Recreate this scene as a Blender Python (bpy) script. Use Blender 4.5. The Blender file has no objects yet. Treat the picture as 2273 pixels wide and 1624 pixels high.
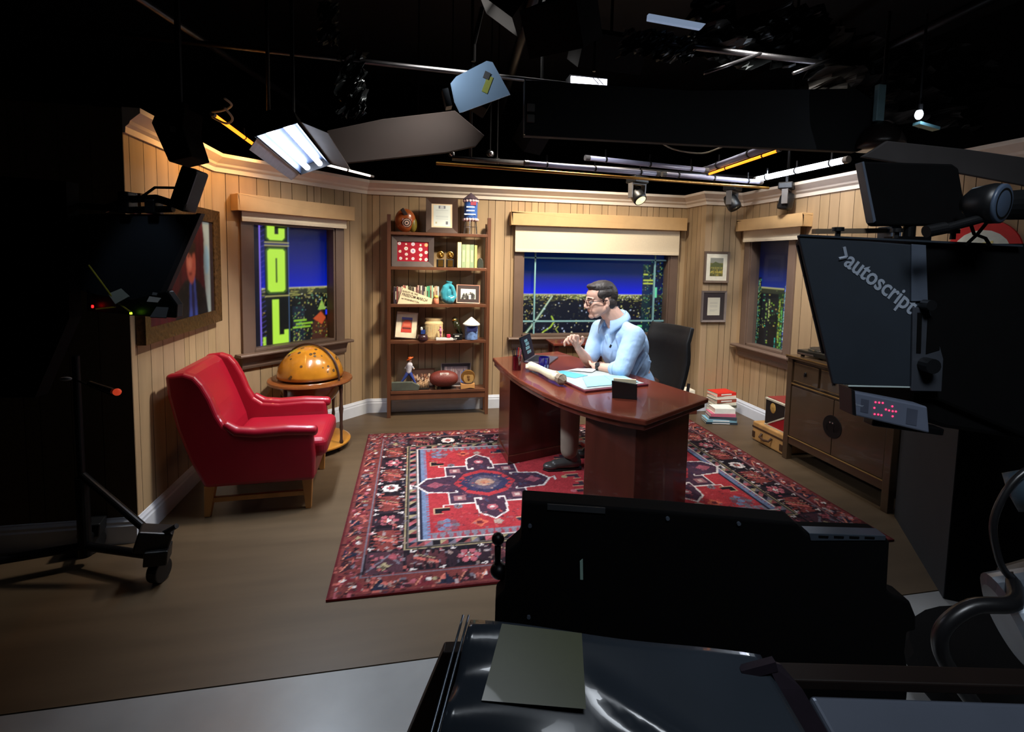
import bpy, math, random
import numpy as np
from mathutils import Vector, Matrix, Euler
PI = math.pi
SC = bpy.context.scene
COL = SC.collection
# ---------------------------------------------------------------- camera
W, Hh, F = 2273.0, 1624.0, 1110.0
CX, CY = 1138.5, 664.2
EYE = Vector((0.0, 0.0, 1.55))
yaw, pit, rol = 0.19614, 0.07923, -0.02039
fwd = Vector((math.sin(yaw)*math.cos(pit), math.cos(yaw)*math.cos(pit), -math.sin(pit)))
rgt = Vector((math.cos(yaw), -math.sin(yaw), 0.0))
dwn = fwd.cross(rgt)
r2 = math.cos(rol)*rgt + math.sin(rol)*dwn
d2 = -math.sin(rol)*rgt + math.cos(rol)*dwn
cam_d = bpy.data.cameras.new('camera')
cam = bpy.data.objects.new('camera', cam_d)
COL.objects.link(cam)
cam.matrix_world = Matrix.Translation(EYE) @ Matrix((r2, -d2, -fwd)).transposed().to_4x4()
cam_d.sensor_fit = 'HORIZONTAL'
cam_d.sensor_width = 36.0
cam_d.lens = 36.0*F/W
cam_d.shift_x = -(CX - W/2)/W
cam_d.shift_y = -(Hh/2 - CY)/W
cam_d.clip_start = 0.02
SC.camera = cam
# ---------------------------------------------------------------- world and exposure
wd = bpy.data.worlds.new('studio_dark')
SC.world = wd
wd.use_nodes = True
wd.node_tree.nodes['Background'].inputs[0].default_value = (0.5, 0.62, 0.85, 1)
wd.node_tree.nodes['Background'].inputs[1].default_value = 0.004
SC.view_settings.view_transform = 'Standard'
SC.view_settings.look = 'None'
SC.view_settings.gamma = 1.0
SC.view_settings.exposure = EXPOSURE = 0.0
try: SC.view_settings.use_curve_mapping = False
except Exception: pass
try:
    SC.cycles.max_bounces = 8; SC.cycles.diffuse_bounces = 4; SC.cycles.glossy_bounces = 4
    SC.cycles.transparent_max_bounces = 12; SC.cycles.sample_clamp_indirect = 4.0
    SC.cycles.use_denoising = True
except Exception: pass
# ---------------------------------------------------------------- studio lamps (hung on the grid)
def lamp(name, kind, loc, aim, power, color, size=(0.3, 0.3), spot=60, blend=0.6, parent=None):
    l = bpy.data.lights.new(name, kind)
    l.energy = power; l.color = color
    if kind == 'AREA':
        l.shape = 'RECTANGLE'; l.size, l.size_y = size
        l.spread = math.radians(spot)
    elif kind == 'SPOT':
        l.spot_size = math.radians(spot); l.spot_blend = blend; l.shadow_soft_size = size[0]
    o = bpy.data.objects.new(name, l)
    COL.objects.link(o)
    o.location = loc
    d = Vector(aim) - Vector(loc)
    o.rotation_euler = d.to_track_quat('-Z', 'Y').to_euler()
    if parent is not None: keep_parent(o, parent)
    return o
WARM = (1.0, 0.80, 0.55); COOL = (0.78, 0.88, 1.0); NEUT = (1.0, 0.93, 0.84)
# ---------------------------------------------------------------- colour and materials
def lin(c):
    c = np.asarray(c, float)/255.0
    return np.where(c <= 0.04045, c/12.92, ((c+0.055)/1.055)**2.4)
MATS = {}
def mat(name, rgb, rough=0.5, metal=0.0, var=0.12, scale=14.0, bump=0.0, spec=0.5, emit=None, estr=0.0,
        coat=0.0, stretch=None, alpha=None, bdist=0.01):
    if name in MATS: return MATS[name]
    m = bpy.data.materials.new(name); m.use_nodes = True
    nt = m.node_tree; b = nt.nodes['Principled BSDF']
    l = lin(rgb)
    b.inputs['Roughness'].default_value = rough
    b.inputs['Metallic'].default_value = metal
    b.inputs['Specular IOR Level'].default_value = spec
    b.inputs['Coat Weight'].default_value = coat
    tc = nt.nodes.new('ShaderNodeTexCoord'); mp = nt.nodes.new('ShaderNodeMapping')
    if stretch: mp.inputs['Scale'].default_value = stretch
    ns = nt.nodes.new('ShaderNodeTexNoise'); ns.inputs['Scale'].default_value = scale
    ns.inputs['Detail'].default_value = 4.0
    nt.links.new(tc.outputs['Object'], mp.inputs[0]); nt.links.new(mp.outputs[0], ns.inputs['Vector'])
    rp = nt.nodes.new('ShaderNodeValToRGB')
    rp.color_ramp.elements[0].position = 0.3; rp.color_ramp.elements[1].position = 0.7
    rp.color_ramp.elements[0].color = (*[max(0, v*(1-var)) for v in l], 1)
    rp.color_ramp.elements[1].color = (*[min(1, v*(1+var)) for v in l], 1)
    nt.links.new(ns.outputs['Fac'], rp.inputs['Fac'])
    nt.links.new(rp.outputs['Color'], b.inputs['Base Color'])
    if bump:
        bn = nt.nodes.new('ShaderNodeBump'); bn.inputs['Strength'].default_value = bump
        bn.inputs['Distance'].default_value = bdist
        nt.links.new(ns.outputs['Fac'], bn.inputs['Height']); nt.links.new(bn.outputs[0], b.inputs['Normal'])
    if emit is not None:
        b.inputs['Emission Color'].default_value = (*lin(emit), 1); b.inputs['Emission Strength'].default_value = estr
    MATS[name] = m
    return m
def mat_col(name, rough=0.7, emit=0.0, coat=0.0, spec=0.4, bump=0.0, mixc=None):
    """surface whose colour is the pattern stored on the mesh"""
    if name in MATS: return MATS[name]
    m = bpy.data.materials.new(name); m.use_nodes = True
    nt = m.node_tree; b = nt.nodes['Principled BSDF']
    at = nt.nodes.new('ShaderNodeAttribute'); at.attribute_name = 'Pattern'
    b.inputs['Roughness'].default_value = rough; b.inputs['Coat Weight'].default_value = coat
    b.inputs['Specular IOR Level'].default_value = spec
    if emit:
        b.inputs['Base Color'].default_value = (0.01, 0.01, 0.01, 1)
        nt.links.new(at.outputs['Color'], b.inputs['Emission Color']); b.inputs['Emission Strength'].default_value = emit
    else:
        nt.links.new(at.outputs['Color'], b.inputs['Base Color'])
    if bump:
        ns = nt.nodes.new('ShaderNodeTexNoise'); ns.inputs['Scale'].default_value = 180
        bn = nt.nodes.new('ShaderNodeBump'); bn.inputs['Strength'].default_value = bump; bn.inputs['Distance'].default_value = 0.004
        nt.links.new(ns.outputs['Fac'], bn.inputs['Height']); nt.links.new(bn.outputs[0], b.inputs['Normal'])
    MATS[name] = m
    return m
def mat_glass(name, tint=(255, 255, 255), ior=1.45, refl=1.0):
    if name in MATS: return MATS[name]
    m = bpy.data.materials.new(name); m.use_nodes = True
    nt = m.node_tree; nt.nodes.clear()
    o = nt.nodes.new('ShaderNodeOutputMaterial'); mx = nt.nodes.new('ShaderNodeMixShader')
    tr = nt.nodes.new('ShaderNodeBsdfTransparent'); gl = nt.nodes.new('ShaderNodeBsdfGlossy'); fr = nt.nodes.new('ShaderNodeFresnel')
    tr.inputs[0].default_value = (*lin(tint), 1); gl.inputs['Roughness'].default_value = 0.02
    gl.inputs['Color'].default_value = (refl, refl, refl, 1)
    fr.inputs['IOR'].default_value = ior
    ge = nt.nodes.new('ShaderNodeNewGeometry'); ml = nt.nodes.new('ShaderNodeMath'); ml.operation = 'MULTIPLY'
    iv = nt.nodes.new('ShaderNodeMath'); iv.operation = 'SUBTRACT'; iv.inputs[0].default_value = 1.0
    nt.links.new(ge.outputs['Backfacing'], iv.inputs[1]); nt.links.new(fr.outputs[0], ml.inputs[0]); nt.links.new(iv.outputs[0], ml.inputs[1])
    nt.links.new(ml.outputs[0], mx.inputs[0]); nt.links.new(tr.outputs[0], mx.inputs[1]); nt.links.new(gl.outputs[0], mx.inputs[2])
    nt.links.new(mx.outputs[0], o.inputs[0])
    MATS[name] = m
    return m
# ---------------------------------------------------------------- things
MW = {}
def thing(name, label, cat, loc=(0, 0, 0), rz=0.0, group=None, rot=None):
    o = bpy.data.objects.new(name, None); COL.objects.link(o)
    o.empty_display_size = 0.05
    o.location = loc; o.rotation_euler = rot if rot else (0, 0, rz)
    MW[o.name] = Matrix.Translation(Vector(loc)) @ Euler(rot if rot else (0, 0, rz)).to_matrix().to_4x4()
    o['label'] = label; o['category'] = cat
    if group: o['group'] = group
    return o
def tag(o, label, cat, group=None, kind=None):
    if label: o['label'] = label
    if cat: o['category'] = cat
    if group: o['group'] = group
    if kind: o['kind'] = kind
    return o
def mw(o):
    m = MW.get(o.name)
    if m is not None: return m
    return Matrix.Identity(4)
def keep_parent(o, parent):
    m = Matrix.LocRotScale(o.location, o.rotation_euler, None)
    o.parent = parent
    q = mw(parent).inverted() @ m
    o.location = q.to_translation(); o.rotation_euler = q.to_euler()
def dup(root, loc, rz=0.0, label=None, group=None, rot=None, cat=None):
    r = root.copy(); COL.objects.link(r)
    r.location = loc; r.rotation_euler = rot if rot else (0, 0, rz)
    MW[r.name] = Matrix.Translation(Vector(loc)) @ Euler(rot if rot else (0, 0, rz)).to_matrix().to_4x4()
    if label: r['label'] = label
    if group: r['group'] = group
    if cat: r['category'] = cat
    for ch in [c for c in bpy.data.objects if c.parent == root]:
        c = ch.copy(); COL.objects.link(c); c.parent = r
        for g in [x for x in bpy.data.objects if x.parent == ch]:
            d = g.copy(); COL.objects.link(d); d.parent = c
    return r
# ---------------------------------------------------------------- mesh builder
def frame_of(a, b):
    d = (Vector(b)-Vector(a)); L = d.length; d.normalize()
    q = d.to_track_quat('Z', 'Y').to_matrix()
    return q, L
class MB:
    def __init__(s): s.v = []; s.f = []; s.m = []; s.T = Matrix.Identity(4)
    def add(s, vs, fs, mi=0):
        o = len(s.v); s.v += [s.T @ Vector(p) for p in vs]
        s.f += [tuple(o+i for i in f) for f in fs]; s.m += [mi]*len(fs); return s
    def box(s, lo, hi, mi=0, R=None, c=None):
        x0, y0, z0 = lo; x1, y1, z1 = hi
        vs = [Vector(p) for p in ((x0,y0,z0),(x1,y0,z0),(x1,y1,z0),(x0,y1,z0),(x0,y0,z1),(x1,y0,z1),(x1,y1,z1),(x0,y1,z1))]
        if R is not None:
            c = Vector(c) if c is not None else Vector(((x0+x1)/2, (y0+y1)/2, (z0+z1)/2))
            R = R.to_matrix() if isinstance(R, Euler) else R
            vs = [c + R @ (p-c) for p in vs]
        return s.add(vs, [(0,3,2,1),(4,5,6,7),(0,1,5,4),(1,2,6,5),(2,3,7,6),(3,0,4,7)], mi)
    def cyl(s, a, b, r, r1=None, n=16, mi=0, caps=True):
        r1 = r if r1 is None else r1
        q, L = frame_of(a, b); vs = []; A, B = Vector(a), Vector(b)
        for P, rr in ((A, r), (B, r1)):
            for i in range(n):
                t = 2*PI*i/n; vs.append(P + q @ Vector((rr*math.cos(t), rr*math.sin(t), 0)))
        fs = [(i, (i+1) % n, n+(i+1) % n, n+i) for i in range(n)]
        if caps: fs += [tuple(reversed(range(n))), tuple(range(n, 2*n))]
        return s.add(vs, fs, mi)
    def tube(s, pts, r, n=8, mi=0, closed=False, radii=None):
        pts = [Vector(p) for p in pts]; N = len(pts); vs = []
        up = Vector((0.13, 0.21, 1)).normalized(); prev = None
        for i, p in enumerate(pts):
            if closed: d = pts[(i+1) % N]-pts[i-1]
            else: d = pts[min(i+1, N-1)]-pts[max(i-1, 0)]
            d.normalize()
            x = (prev if prev is not None else (up if abs(d.dot(up)) < .95 else Vector((1, 0, 0))))
            x = (x - d*x.dot(d)).normalized(); prev = x; y = d.cross(x)
            rr = radii[i] if radii else r
            for k in range(n):
                t = 2*PI*k/n; vs.append(p + x*rr*math.cos(t) + y*rr*math.sin(t))
        fs = []
        for i in range(N if closed else N-1):
            j = (i+1) % N
            for k in range(n): fs.append((i*n+k, i*n+(k+1) % n, j*n+(k+1) % n, j*n+k))
        if not closed: fs += [tuple(reversed(range(n))), tuple(range((N-1)*n, N*n))]
        return s.add(vs, fs, mi)
    def lathe(s, prof, c=(0, 0, 0), n=24, mi=0, sx=1, sy=1, ax=None):
        c = Vector(c); vs = []; q = ax if ax is not None else Matrix.Identity(3)
        for r, z in prof:
            for i in range(n):
                t = 2*PI*i/n; vs.append(c + q @ Vector((r*sx*math.cos(t), r*sy*math.sin(t), z)))
        fs = []
        for j in range(len(prof)-1):
            for i in range(n): fs.append((j*n+i, j*n+(i+1) % n, (j+1)*n+(i+1) % n, (j+1)*n+i))
        if prof[0][0] > 1e-6: fs.append(tuple(reversed(range(n))))
        if prof[-1][0] > 1e-6: fs.append(tuple(range((len(prof)-1)*n, len(prof)*n)))
        return s.add(vs, fs, mi)
    def ell(s, c, r, n=20, m=12, R=None, mi=0):
        c = Vector(c); vs = []; R = R if R is not None else Matrix.Identity(3)
        if isinstance(R, Euler): R = R.to_matrix()
        for j in range(m+1):
            ph = PI*j/m
            for i in range(n):
                t = 2*PI*i/n
                vs.append(c + R @ Vector((r[0]*math.sin(ph)*math.cos(t), r[1]*math.sin(ph)*math.sin(t), -r[2]*math.cos(ph))))
        fs = [(j*n+i, j*n+(i+1) % n, (j+1)*n+(i+1) % n, (j+1)*n+i) for j in range(m) for i in range(n)]
        return s.add(vs, fs, mi)
    def cap(s, a, b, ra, rb, n=16, mi=0):
        """tapered capsule"""
        s.cyl(a, b, ra, rb, n, mi); s.ell(a, (ra,)*3, n, 10, mi=mi); s.ell(b, (rb,)*3, n, 10, mi=mi); return s
    def prism(s, pts, O, U, V, t, mi=0, cent=False):
        """polygon given in 2D (U,V) about O, given thickness t along U x V"""
        O, U, V = Vector(O), Vector(U).normalized(), Vector(V).normalized(); N = U.cross(V).normalized()
        a = [O+U*p[0]+V*p[1] - (N*t/2 if cent else N*0) for p in pts]; b = [p+N*t for p in a]; n = len(pts)
        fs = [tuple(reversed(range(n))), tuple(range(n, 2*n))] + [(i, (i+1) % n, n+(i+1) % n, n+i) for i in range(n)]
        return s.add(a+b, fs, mi)
    def sweep(s, prof, path, mi=0, closed_prof=True):
        """profile (out, z) swept along a horizontal path with mitred corners; out = to the right-hand side of travel"""
        P = [Vector((p[0], p[1], 0)) for p in path]; N = len(P); vs = []; n = len(prof)
        for i in range(N):
            d0 = (P[i]-P[i-1]).normalized() if i else None
            d1 = (P[i+1]-P[i]).normalized() if i < N-1 else None
            if d0 is None: nn = Vector((d1.y, -d1.x, 0)); k = 1
            elif d1 is None: nn = Vector((d0.y, -d0.x, 0)); k = 1
            else:
                n0 = Vector((d0.y, -d0.x, 0)); n1 = Vector((d1.y, -d1.x, 0)); nn = (n0+n1).normalized(); k = 1/max(.3, nn.dot(n0))
            for o, z in prof: vs.append(P[i]+nn*o*k+Vector((0, 0, z)))
        fs = []
        for i in range(N-1):
            for j in range(n):
                fs.append((i*n+j, i*n+(j+1) % n, (i+1)*n+(j+1) % n, (i+1)*n+j))
        fs += [tuple(range(n)), tuple(reversed(range((N-1)*n, N*n)))]
        return s.add(vs, fs, mi)
    def build(s, name, mats, parent=None, bevel=0.0, smooth=False, world=False, seg=2, sub=0, remesh=0, relax=0, tint=None, disp=None):
        me = bpy.data.meshes.new(name)
        vs = s.v
        if world and parent is not None:
            inv = full_inv(parent); vs = [inv @ v for v in vs]
        me.from_pydata([tuple(v) for v in vs], [], s.f)
        mats = mats if isinstance(mats, (list, tuple)) else [mats]
        for m in mats: me.materials.append(m)
        if len(mats) > 1: me.polygons.foreach_set('material_index', s.m)
        me.validate()
        import bmesh
        bm = bmesh.new(); bm.from_mesh(me); bmesh.ops.remove_doubles(bm, verts=bm.verts, dist=1e-6)
        bmesh.ops.recalc_face_normals(bm, faces=bm.faces); bm.to_mesh(me); bm.free()
        if smooth:
            me.polygons.foreach_set('use_smooth', [True]*len(me.polygons))
        o = bpy.data.objects.new(name, me); COL.objects.link(o)
        if parent is not None: o.parent = parent
        if remesh:
            r = o.modifiers.new('r', 'REMESH'); r.mode = 'VOXEL'; r.voxel_size = remesh; r.use_smooth_shade = True
        if relax:
            r = o.modifiers.new('s', 'SMOOTH'); r.iterations = relax; r.factor = 0.5
        if bevel:
            b = o.modifiers.new('b', 'BEVEL'); b.width = bevel; b.segments = seg; b.limit_method = 'ANGLE'; b.angle_limit = math.radians(40)
            b.harden_normals = False
        if sub:
            r = o.modifiers.new('u', 'SUBSURF'); r.levels = sub; r.render_levels = sub
        if disp:
            t = bpy.data.textures.new(name, 'CLOUDS'); t.noise_scale = disp[1]
            r = o.modifiers.new('d', 'DISPLACE'); r.texture = t; r.strength = disp[0]; r.mid_level = 0.5
            r.texture_coords = 'LOCAL'
        return o
def full_inv(p):
    m = Matrix.Identity(4)
    q = p
    while q is not None:
        if q.name in MW: m = MW[q.name] @ m if q.parent is None else Matrix.LocRotScale(q.location, q.rotation_euler, None) @ m
        elif q.location.length or Vector(q.rotation_euler).length: m = Matrix.LocRotScale(q.location, q.rotation_euler, None) @ m
        q = q.parent
    return m.inverted()
def bxm(lo, hi): return MB().box(lo, hi)
# ---------------------------------------------------------------- pattern canvas -> mesh
class Canvas:
    """flat surface pattern (woven, printed or shown on a screen); x right, y up, in the surface's own metres"""
    def __init__(s, w, h, res, bg, seed=1):
        s.w, s.h = w, h; s.nx = max(2, int(round(w/res))+1); s.ny = max(2, int(round(h/res))+1)
        s.X, s.Y = np.meshgrid(np.linspace(0, w, s.nx), np.linspace(0, h, s.ny))
        s.a = np.zeros((s.ny, s.nx, 3)); s.a[:] = lin(bg); s.rng = np.random.RandomState(seed)
    def put(s, mask, c, al=1.0):
        c = lin(c); s.a[mask] = s.a[mask]*(1-al)+c*al
    def rect(s, x0, y0, x1, y1, c, al=1.0): s.put((s.X >= x0) & (s.X <= x1) & (s.Y >= y0) & (s.Y <= y1), c, al)
    def disc(s, x, y, r, c, ry=None, al=1.0):
        ry = ry or r; s.put(((s.X-x)/r)**2+((s.Y-y)/ry)**2 <= 1, c, al)
    def poly(s, pts, c, al=1.0):
        xs = [p[0] for p in pts]; ys = [p[1] for p in pts]
        i0 = max(0, int(min(xs)/s.w*(s.nx-1))-1); i1 = min(s.nx, int(max(xs)/s.w*(s.nx-1))+2)
        j0 = max(0, int(min(ys)/s.h*(s.ny-1))-1); j1 = min(s.ny, int(max(ys)/s.h*(s.ny-1))+2)
        if i1 <= i0 or j1 <= j0: return
        X = s.X[j0:j1, i0:i1]; Y = s.Y[j0:j1, i0:i1]; ins = np.zeros(X.shape, bool); n = len(pts)
        for k in range(n):
            x0, y0 = pts[k]; x1, y1 = pts[(k+1) % n]
            if y0 == y1: continue
            ins ^= ((y0 > Y) != (y1 > Y)) & (X < (x1-x0)*(Y-y0)/(y1-y0)+x0)
        sub = s.a[j0:j1, i0:i1]; sub[ins] = sub[ins]*(1-al)+lin(c)*al
    def line(s, pts, wd, c, closed=False, al=1.0):
        pts = list(pts)+([pts[0]] if closed else []); m = np.zeros(s.X.shape, bool)
        for (x0, y0), (x1, y1) in zip(pts[:-1], pts[1:]):
            dx, dy = x1-x0, y1-y0; L = dx*dx+dy*dy+1e-12
            t = np.clip(((s.X-x0)*dx+(s.Y-y0)*dy)/L, 0, 1)
            m |= (s.X-x0-t*dx)**2+(s.Y-y0-t*dy)**2 <= (wd/2)**2
        s.put(m, c, al)
    def blur(s, n=1):
        for _ in range(n):
            p = np.pad(s.a, ((1, 1), (1, 1), (0, 0)), 'edge')
            s.a = (p[1:-1, 1:-1]*4+p[:-2, 1:-1]*2+p[2:, 1:-1]*2+p[1:-1, :-2]*2+p[1:-1, 2:]*2+p[:-2, :-2]+p[2:, :-2]+p[:-2, 2:]+p[2:, 2:])/16
    def noise(s, amt=0.1):
        s.a *= 1+amt*(s.rng.rand(s.ny, s.nx, 1)-.5)*2
    def mesh(s, name, material, parent, O, U, V, world=False, thick=0.0, back=None):
        O, U, V = Vector(O), Vector(U).normalized(), Vector(V).normalized()
        P = (np.array(O)[None, None]+s.X[..., None]*np.array(U)+s.Y[..., None]*np.array(V)).reshape(-1, 3)
        if world and parent is not None:
            inv = np.array(full_inv(parent)); P = P @ inv[:3, :3].T+inv[:3, 3]
        nx, ny = s.nx, s.ny
        ii, jj = np.meshgrid(np.arange(nx-1), np.arange(ny-1)); a = (jj*nx+ii).ravel()
        fc = np.stack([a, a+1, a+nx+1, a+nx], 1)
        col = np.concatenate([np.clip(s.a, 0, None).reshape(-1, 3), np.ones((nx*ny, 1))], 1)
        faces = fc.tolist(); verts = P.tolist()
        if thick:
            N = np.array(U.cross(V)); 
            if world and parent is not None: N = inv[:3, :3] @ N
            b = len(verts); cs = [0, nx-1, nx*ny-1, nx*(ny-1)]
            verts += [(P[c]-N*thick).tolist() for c in cs]
            faces.append([b+3, b+2, b+1, b])
            e = [list(range(0, nx)), list(range(nx-1, nx*ny, nx)), list(range(nx*ny-1, nx*(ny-1)-1, -1)), list(range(nx*(ny-1), -1, -nx))]
            for k in range(4): faces.append([b+k, b+(k+1) % 4]+e[k][::-1])
            col = np.concatenate([col, col[cs]], 0)
        me = bpy.data.meshes.new(name); me.from_pydata(verts, [], faces)
        me.materials.append(material)
        at = me.color_attributes.new('Pattern', 'FLOAT_COLOR', 'POINT'); at.data.foreach_set('color', col.astype(np.float32).ravel())
        me.update()
        o = bpy.data.objects.new(name, me); COL.objects.link(o)
        if parent is not None: o.parent = parent
        return o
# ---------------------------------------------------------------- lettering
def letters(txt, name, m, parent, O, U, V, size, ext=0.0008, world=False, align='LEFT', space=1.0, width=1.0, bold=0.0):
    cu = bpy.data.curves.new('t', 'FONT'); cu.body = txt; cu.size = size; cu.extrude = ext; cu.align_x = align
    cu.space_character = space; cu.offset = bold; cu.resolution_u = 3; cu.space_line = 0.8
    ob = bpy.data.objects.new('t', cu); COL.objects.link(ob)
    me = bpy.data.meshes.new_from_object(ob.evaluated_get(bpy.context.evaluated_depsgraph_get()))
    bpy.data.objects.remove(ob); bpy.data.curves.remove(cu)
    U, V = Vector(U).normalized(), Vector(V).normalized(); N = U.cross(V)
    T = Matrix((U*width, V, N)).transposed().to_4x4(); T.translation = Vector(O)
    if world and parent is not None: T = full_inv(parent) @ T
    me.transform(T); me.materials.clear(); me.materials.append(m); me.name = name
    o = bpy.data.objects.new(name, me); COL.objects.link(o)
    if parent is not None: o.parent = parent
    return o
# ================================================================ THE SETTING
XL, XR, YB, YA = -1.445, 3.356, 5.07, 4.694
CRN0, CRN1 = 2.15, 2.275            # crown moulding bottom and top
P_L0 = (XL, 2.915); P_L1 = (XL, 4.075); P_B0 = (-0.45, YB); P_B1 = (2.932, YB); P_A0 = (2.932, YA); P_A1 = (XR, YA); P_R1 = (XR, 0.9)
def plank_mat():
    m = mat('wood_plank_panelling', (168, 143, 111), 0.62, 0, 0.10, 5.0, 0.03, 0.35, stretch=(3, 3, 0.35))
    nt = m.node_tree; b = nt.nodes['Principled BSDF']; l = b.inputs['Base Color'].links[0]; src = l.from_socket
    at = nt.nodes.new('ShaderNodeAttribute'); at.attribute_name = 'Pattern'
    mx = nt.nodes.new('ShaderNodeMix'); mx.data_type = 'RGBA'; mx.blend_type = 'MULTIPLY'; mx.inputs[0].default_value = 1
    nt.links.new(src, mx.inputs[6]); nt.links.new(at.outputs['Color'], mx.inputs[7]); nt.links.new(mx.outputs[2], b.inputs['Base Color'])
    return m
M_PLANK = plank_mat()
M_GROOVE = mat('dark_plank_groove', (70, 50, 32), 0.8)
M_WHITE = mat('white_painted_trim', (214, 220, 232), 0.42, var=.03)
M_CREAM = mat('cream_painted_crown', (224, 212, 198), 0.5, var=.03)
M_TAUPE = mat('taupe_painted_wood', (108, 88, 76), 0.5, var=.08, scale=6)
M_BLACK = mat('matte_black', (4, 4, 5), 0.85, var=.2, spec=.12)
M_BLACKG = mat('satin_black_plastic', (17, 18, 20), 0.42, var=.2)
M_BLACKM = mat('black_painted_metal', (20, 20, 22), 0.4, 0.6, var=.15)
M_CHROME = mat('bright_metal', (190, 192, 196), 0.25, 1.0, var=.05)
def plank_wall(name, p0, p1, z1, holes=(), seed=1, thick=0.09, tone=1.0):
    rnd = random.Random(seed)
    p0, p1 = Vector((*p0, 0)), Vector((*p1, 0)); d = (p1-p0); L = d.length; d.normalize(); n = Vector((d.y, -d.x, 0))
    cuts = []; u = rnd.uniform(.03, .12); k = 0
    while u < L-.02:
        cuts.append(u); u += rnd.choice((.068, .138, .138, .07, .14, .1))
    edges = sorted(set([0, L]+cuts+[h for ho in holes for h in ho[:2]]))
    V = []; Fc = []; Mi = []; Tn = []; g = 0.0045; dp = 0.006
    def quad(a, b, c, e, mi, t):
        i = len(V); V.extend([a, b, c, e]); Fc.append((i, i+1, i+2, i+3)); Mi.append(mi); Tn.extend([t]*4)
    def P(u, o, z): return tuple(p0+d*u+n*o+Vector((0, 0, z)))
    zs_all = sorted(set([0, z1]+[h for ho in holes for h in ho[2:]]))
    tint = {}
    for a, b in zip(edges[:-1], edges[1:]):
        key = max([c for c in [0]+cuts if c <= a+1e-6]); 
        if key not in tint:
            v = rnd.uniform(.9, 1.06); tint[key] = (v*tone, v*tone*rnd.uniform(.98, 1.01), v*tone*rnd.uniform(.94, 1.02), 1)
        t = tint[key]
        for c, e in zip(zs_all[:-1], zs_all[1:]):
            um, zm = (a+b)/2, (c+e)/2
            if any(h[0] < um < h[1] and h[2] < zm < h[3] for h in holes): continue
            ga = g/2 if a in cuts else 0; gb = g/2 if b in cuts else 0
            quad(P(a+ga, 0, c), P(b-gb, 0, c), P(b-gb, 0, e), P(a+ga, 0, e), 0, t)
            if ga: quad(P(a, -dp, c), P(a+ga, 0, c), P(a+ga, 0, e), P(a, -dp, e), 1, (1, 1, 1, 1))
            if gb: quad(P(b-gb, 0, c), P(b, -dp, c), P(b, -dp, e), P(b-gb, 0, e), 1, (1, 1, 1, 1))
            quad(P(b, -thick, c), P(a, -thick, c), P(a, -thick, e), P(b, -thick, e), 0, (1, 1, 1, 1))
    for h in holes:
        u0, u1, a, b = h
        for A, B, C, D in ((P(u0, 0, a), P(u0, -thick, a), P(u0, -thick, b), P(u0, 0, b)), (P(u1, 0, a), P(u1, 0, b), P(u1, -thick, b), P(u1, -thick, a)),
                           (P(u0, 0, a), P(u1, 0, a), P(u1, -thick, a), P(u0, -thick, a)), (P(u0, 0, b), P(u0, -thick, b), P(u1, -thick, b), P(u1, 0, b))):
            quad(A, B, C, D, 0, (1, 1, 1, 1))
    for A, B, C, D in ((P(0, 0, 0), P(0, 0, z1), P(0, -thick, z1), P(0, -thick, 0)), (P(L, 0, 0), P(L, -thick, 0), P(L, -thick, z1), P(L, 0, z1)), (P(0, 0, z1), P(L, 0, z1), P(L, -thick, z1), P(0, -thick, z1))):
        quad(A, B, C, D, 0, (1, 1, 1, 1))
    me = bpy.data.meshes.new(name); me.from_pydata(V, [], Fc); me.materials.append(M_PLANK); me.materials.append(M_GROOVE)
    me.polygons.foreach_set('material_index', Mi)
    at = me.color_attributes.new('Pattern', 'FLOAT_COLOR', 'POINT'); at.data.foreach_set('color', np.array(Tn, np.float32).ravel())
    o = bpy.data.objects.new(name, me); COL.objects.link(o); o['kind'] = 'structure'
    return o
def struct(o): o['kind'] = 'structure'; return o
WT = 2.27
# window openings: (u0,u1,z0,z1) along each wall
dA = Vector((P_B0[0]-P_L1[0], P_B0[1]-P_L1[1], 0)); LA = dA.length; dA.normalize()
HA = (0.27, 1.035, 0.78, 1.80)
HB = (1.099-P_B0[0], 2.749-P_B0[0], 0.755, 1.70)
HR = (YA-4.53, YA-3.99, 0.73, 1.80)
plank_wall('wall_left', (XL, 2.918), P_L1, WT, seed=3)
plank_wall('wall_angled', P_L1, P_B0, WT, [HA], seed=5)
plank_wall('wall_back', P_B0, P_B1, WT, [HB], seed=8)
plank_wall('wall_return', P_B1, (2.932, YA+.003), WT, seed=4)
plank_wall('wall_alcove', (2.9335, YA), P_A1, WT, seed=11)
plank_wall('wall_right', P_A1, P_R1, WT, [HR], seed=13)
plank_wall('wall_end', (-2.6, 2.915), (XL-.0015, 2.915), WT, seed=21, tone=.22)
# crown and skirting
crown = [(0, CRN0), (0.012, CRN0), (0.014, CRN0+.03), (0.03, CRN0+.045), (0.036, CRN0+.06), (0.07, CRN0+.09), (0.082, CRN0+.10), (0.082, CRN1), (0, CRN1)]
struct(MB().sweep(crown, [P_L0, P_L1, P_B0, P_B1, P_A0, P_A1, P_R1]).build('trim_crown', M_CREAM))
bb = [(0, 0), (0.016, 0), (0.016, .095), (0.012, .105), (0.012, .118), (0.006, .13), (0.004, .138), (0, .14)]
struct(MB().sweep(bb, [P_L0, P_L1]).build('baseboard_left', M_WHITE))
struct(MB().sweep(bb, [P_L1, P_B0]).build('baseboard_angled', M_WHITE))
struct(MB().sweep(bb, [P_B0, P_B1, P_A0, P_A1]).build('baseboard_back', M_WHITE))
struct(MB().sweep(bb, [P_A1, P_R1]).build('baseboard_right', M_WHITE))
struct(MB().sweep(bb, [(-2.6, 2.915), P_L0]).build('baseboard_end', M_WHITE))
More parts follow.
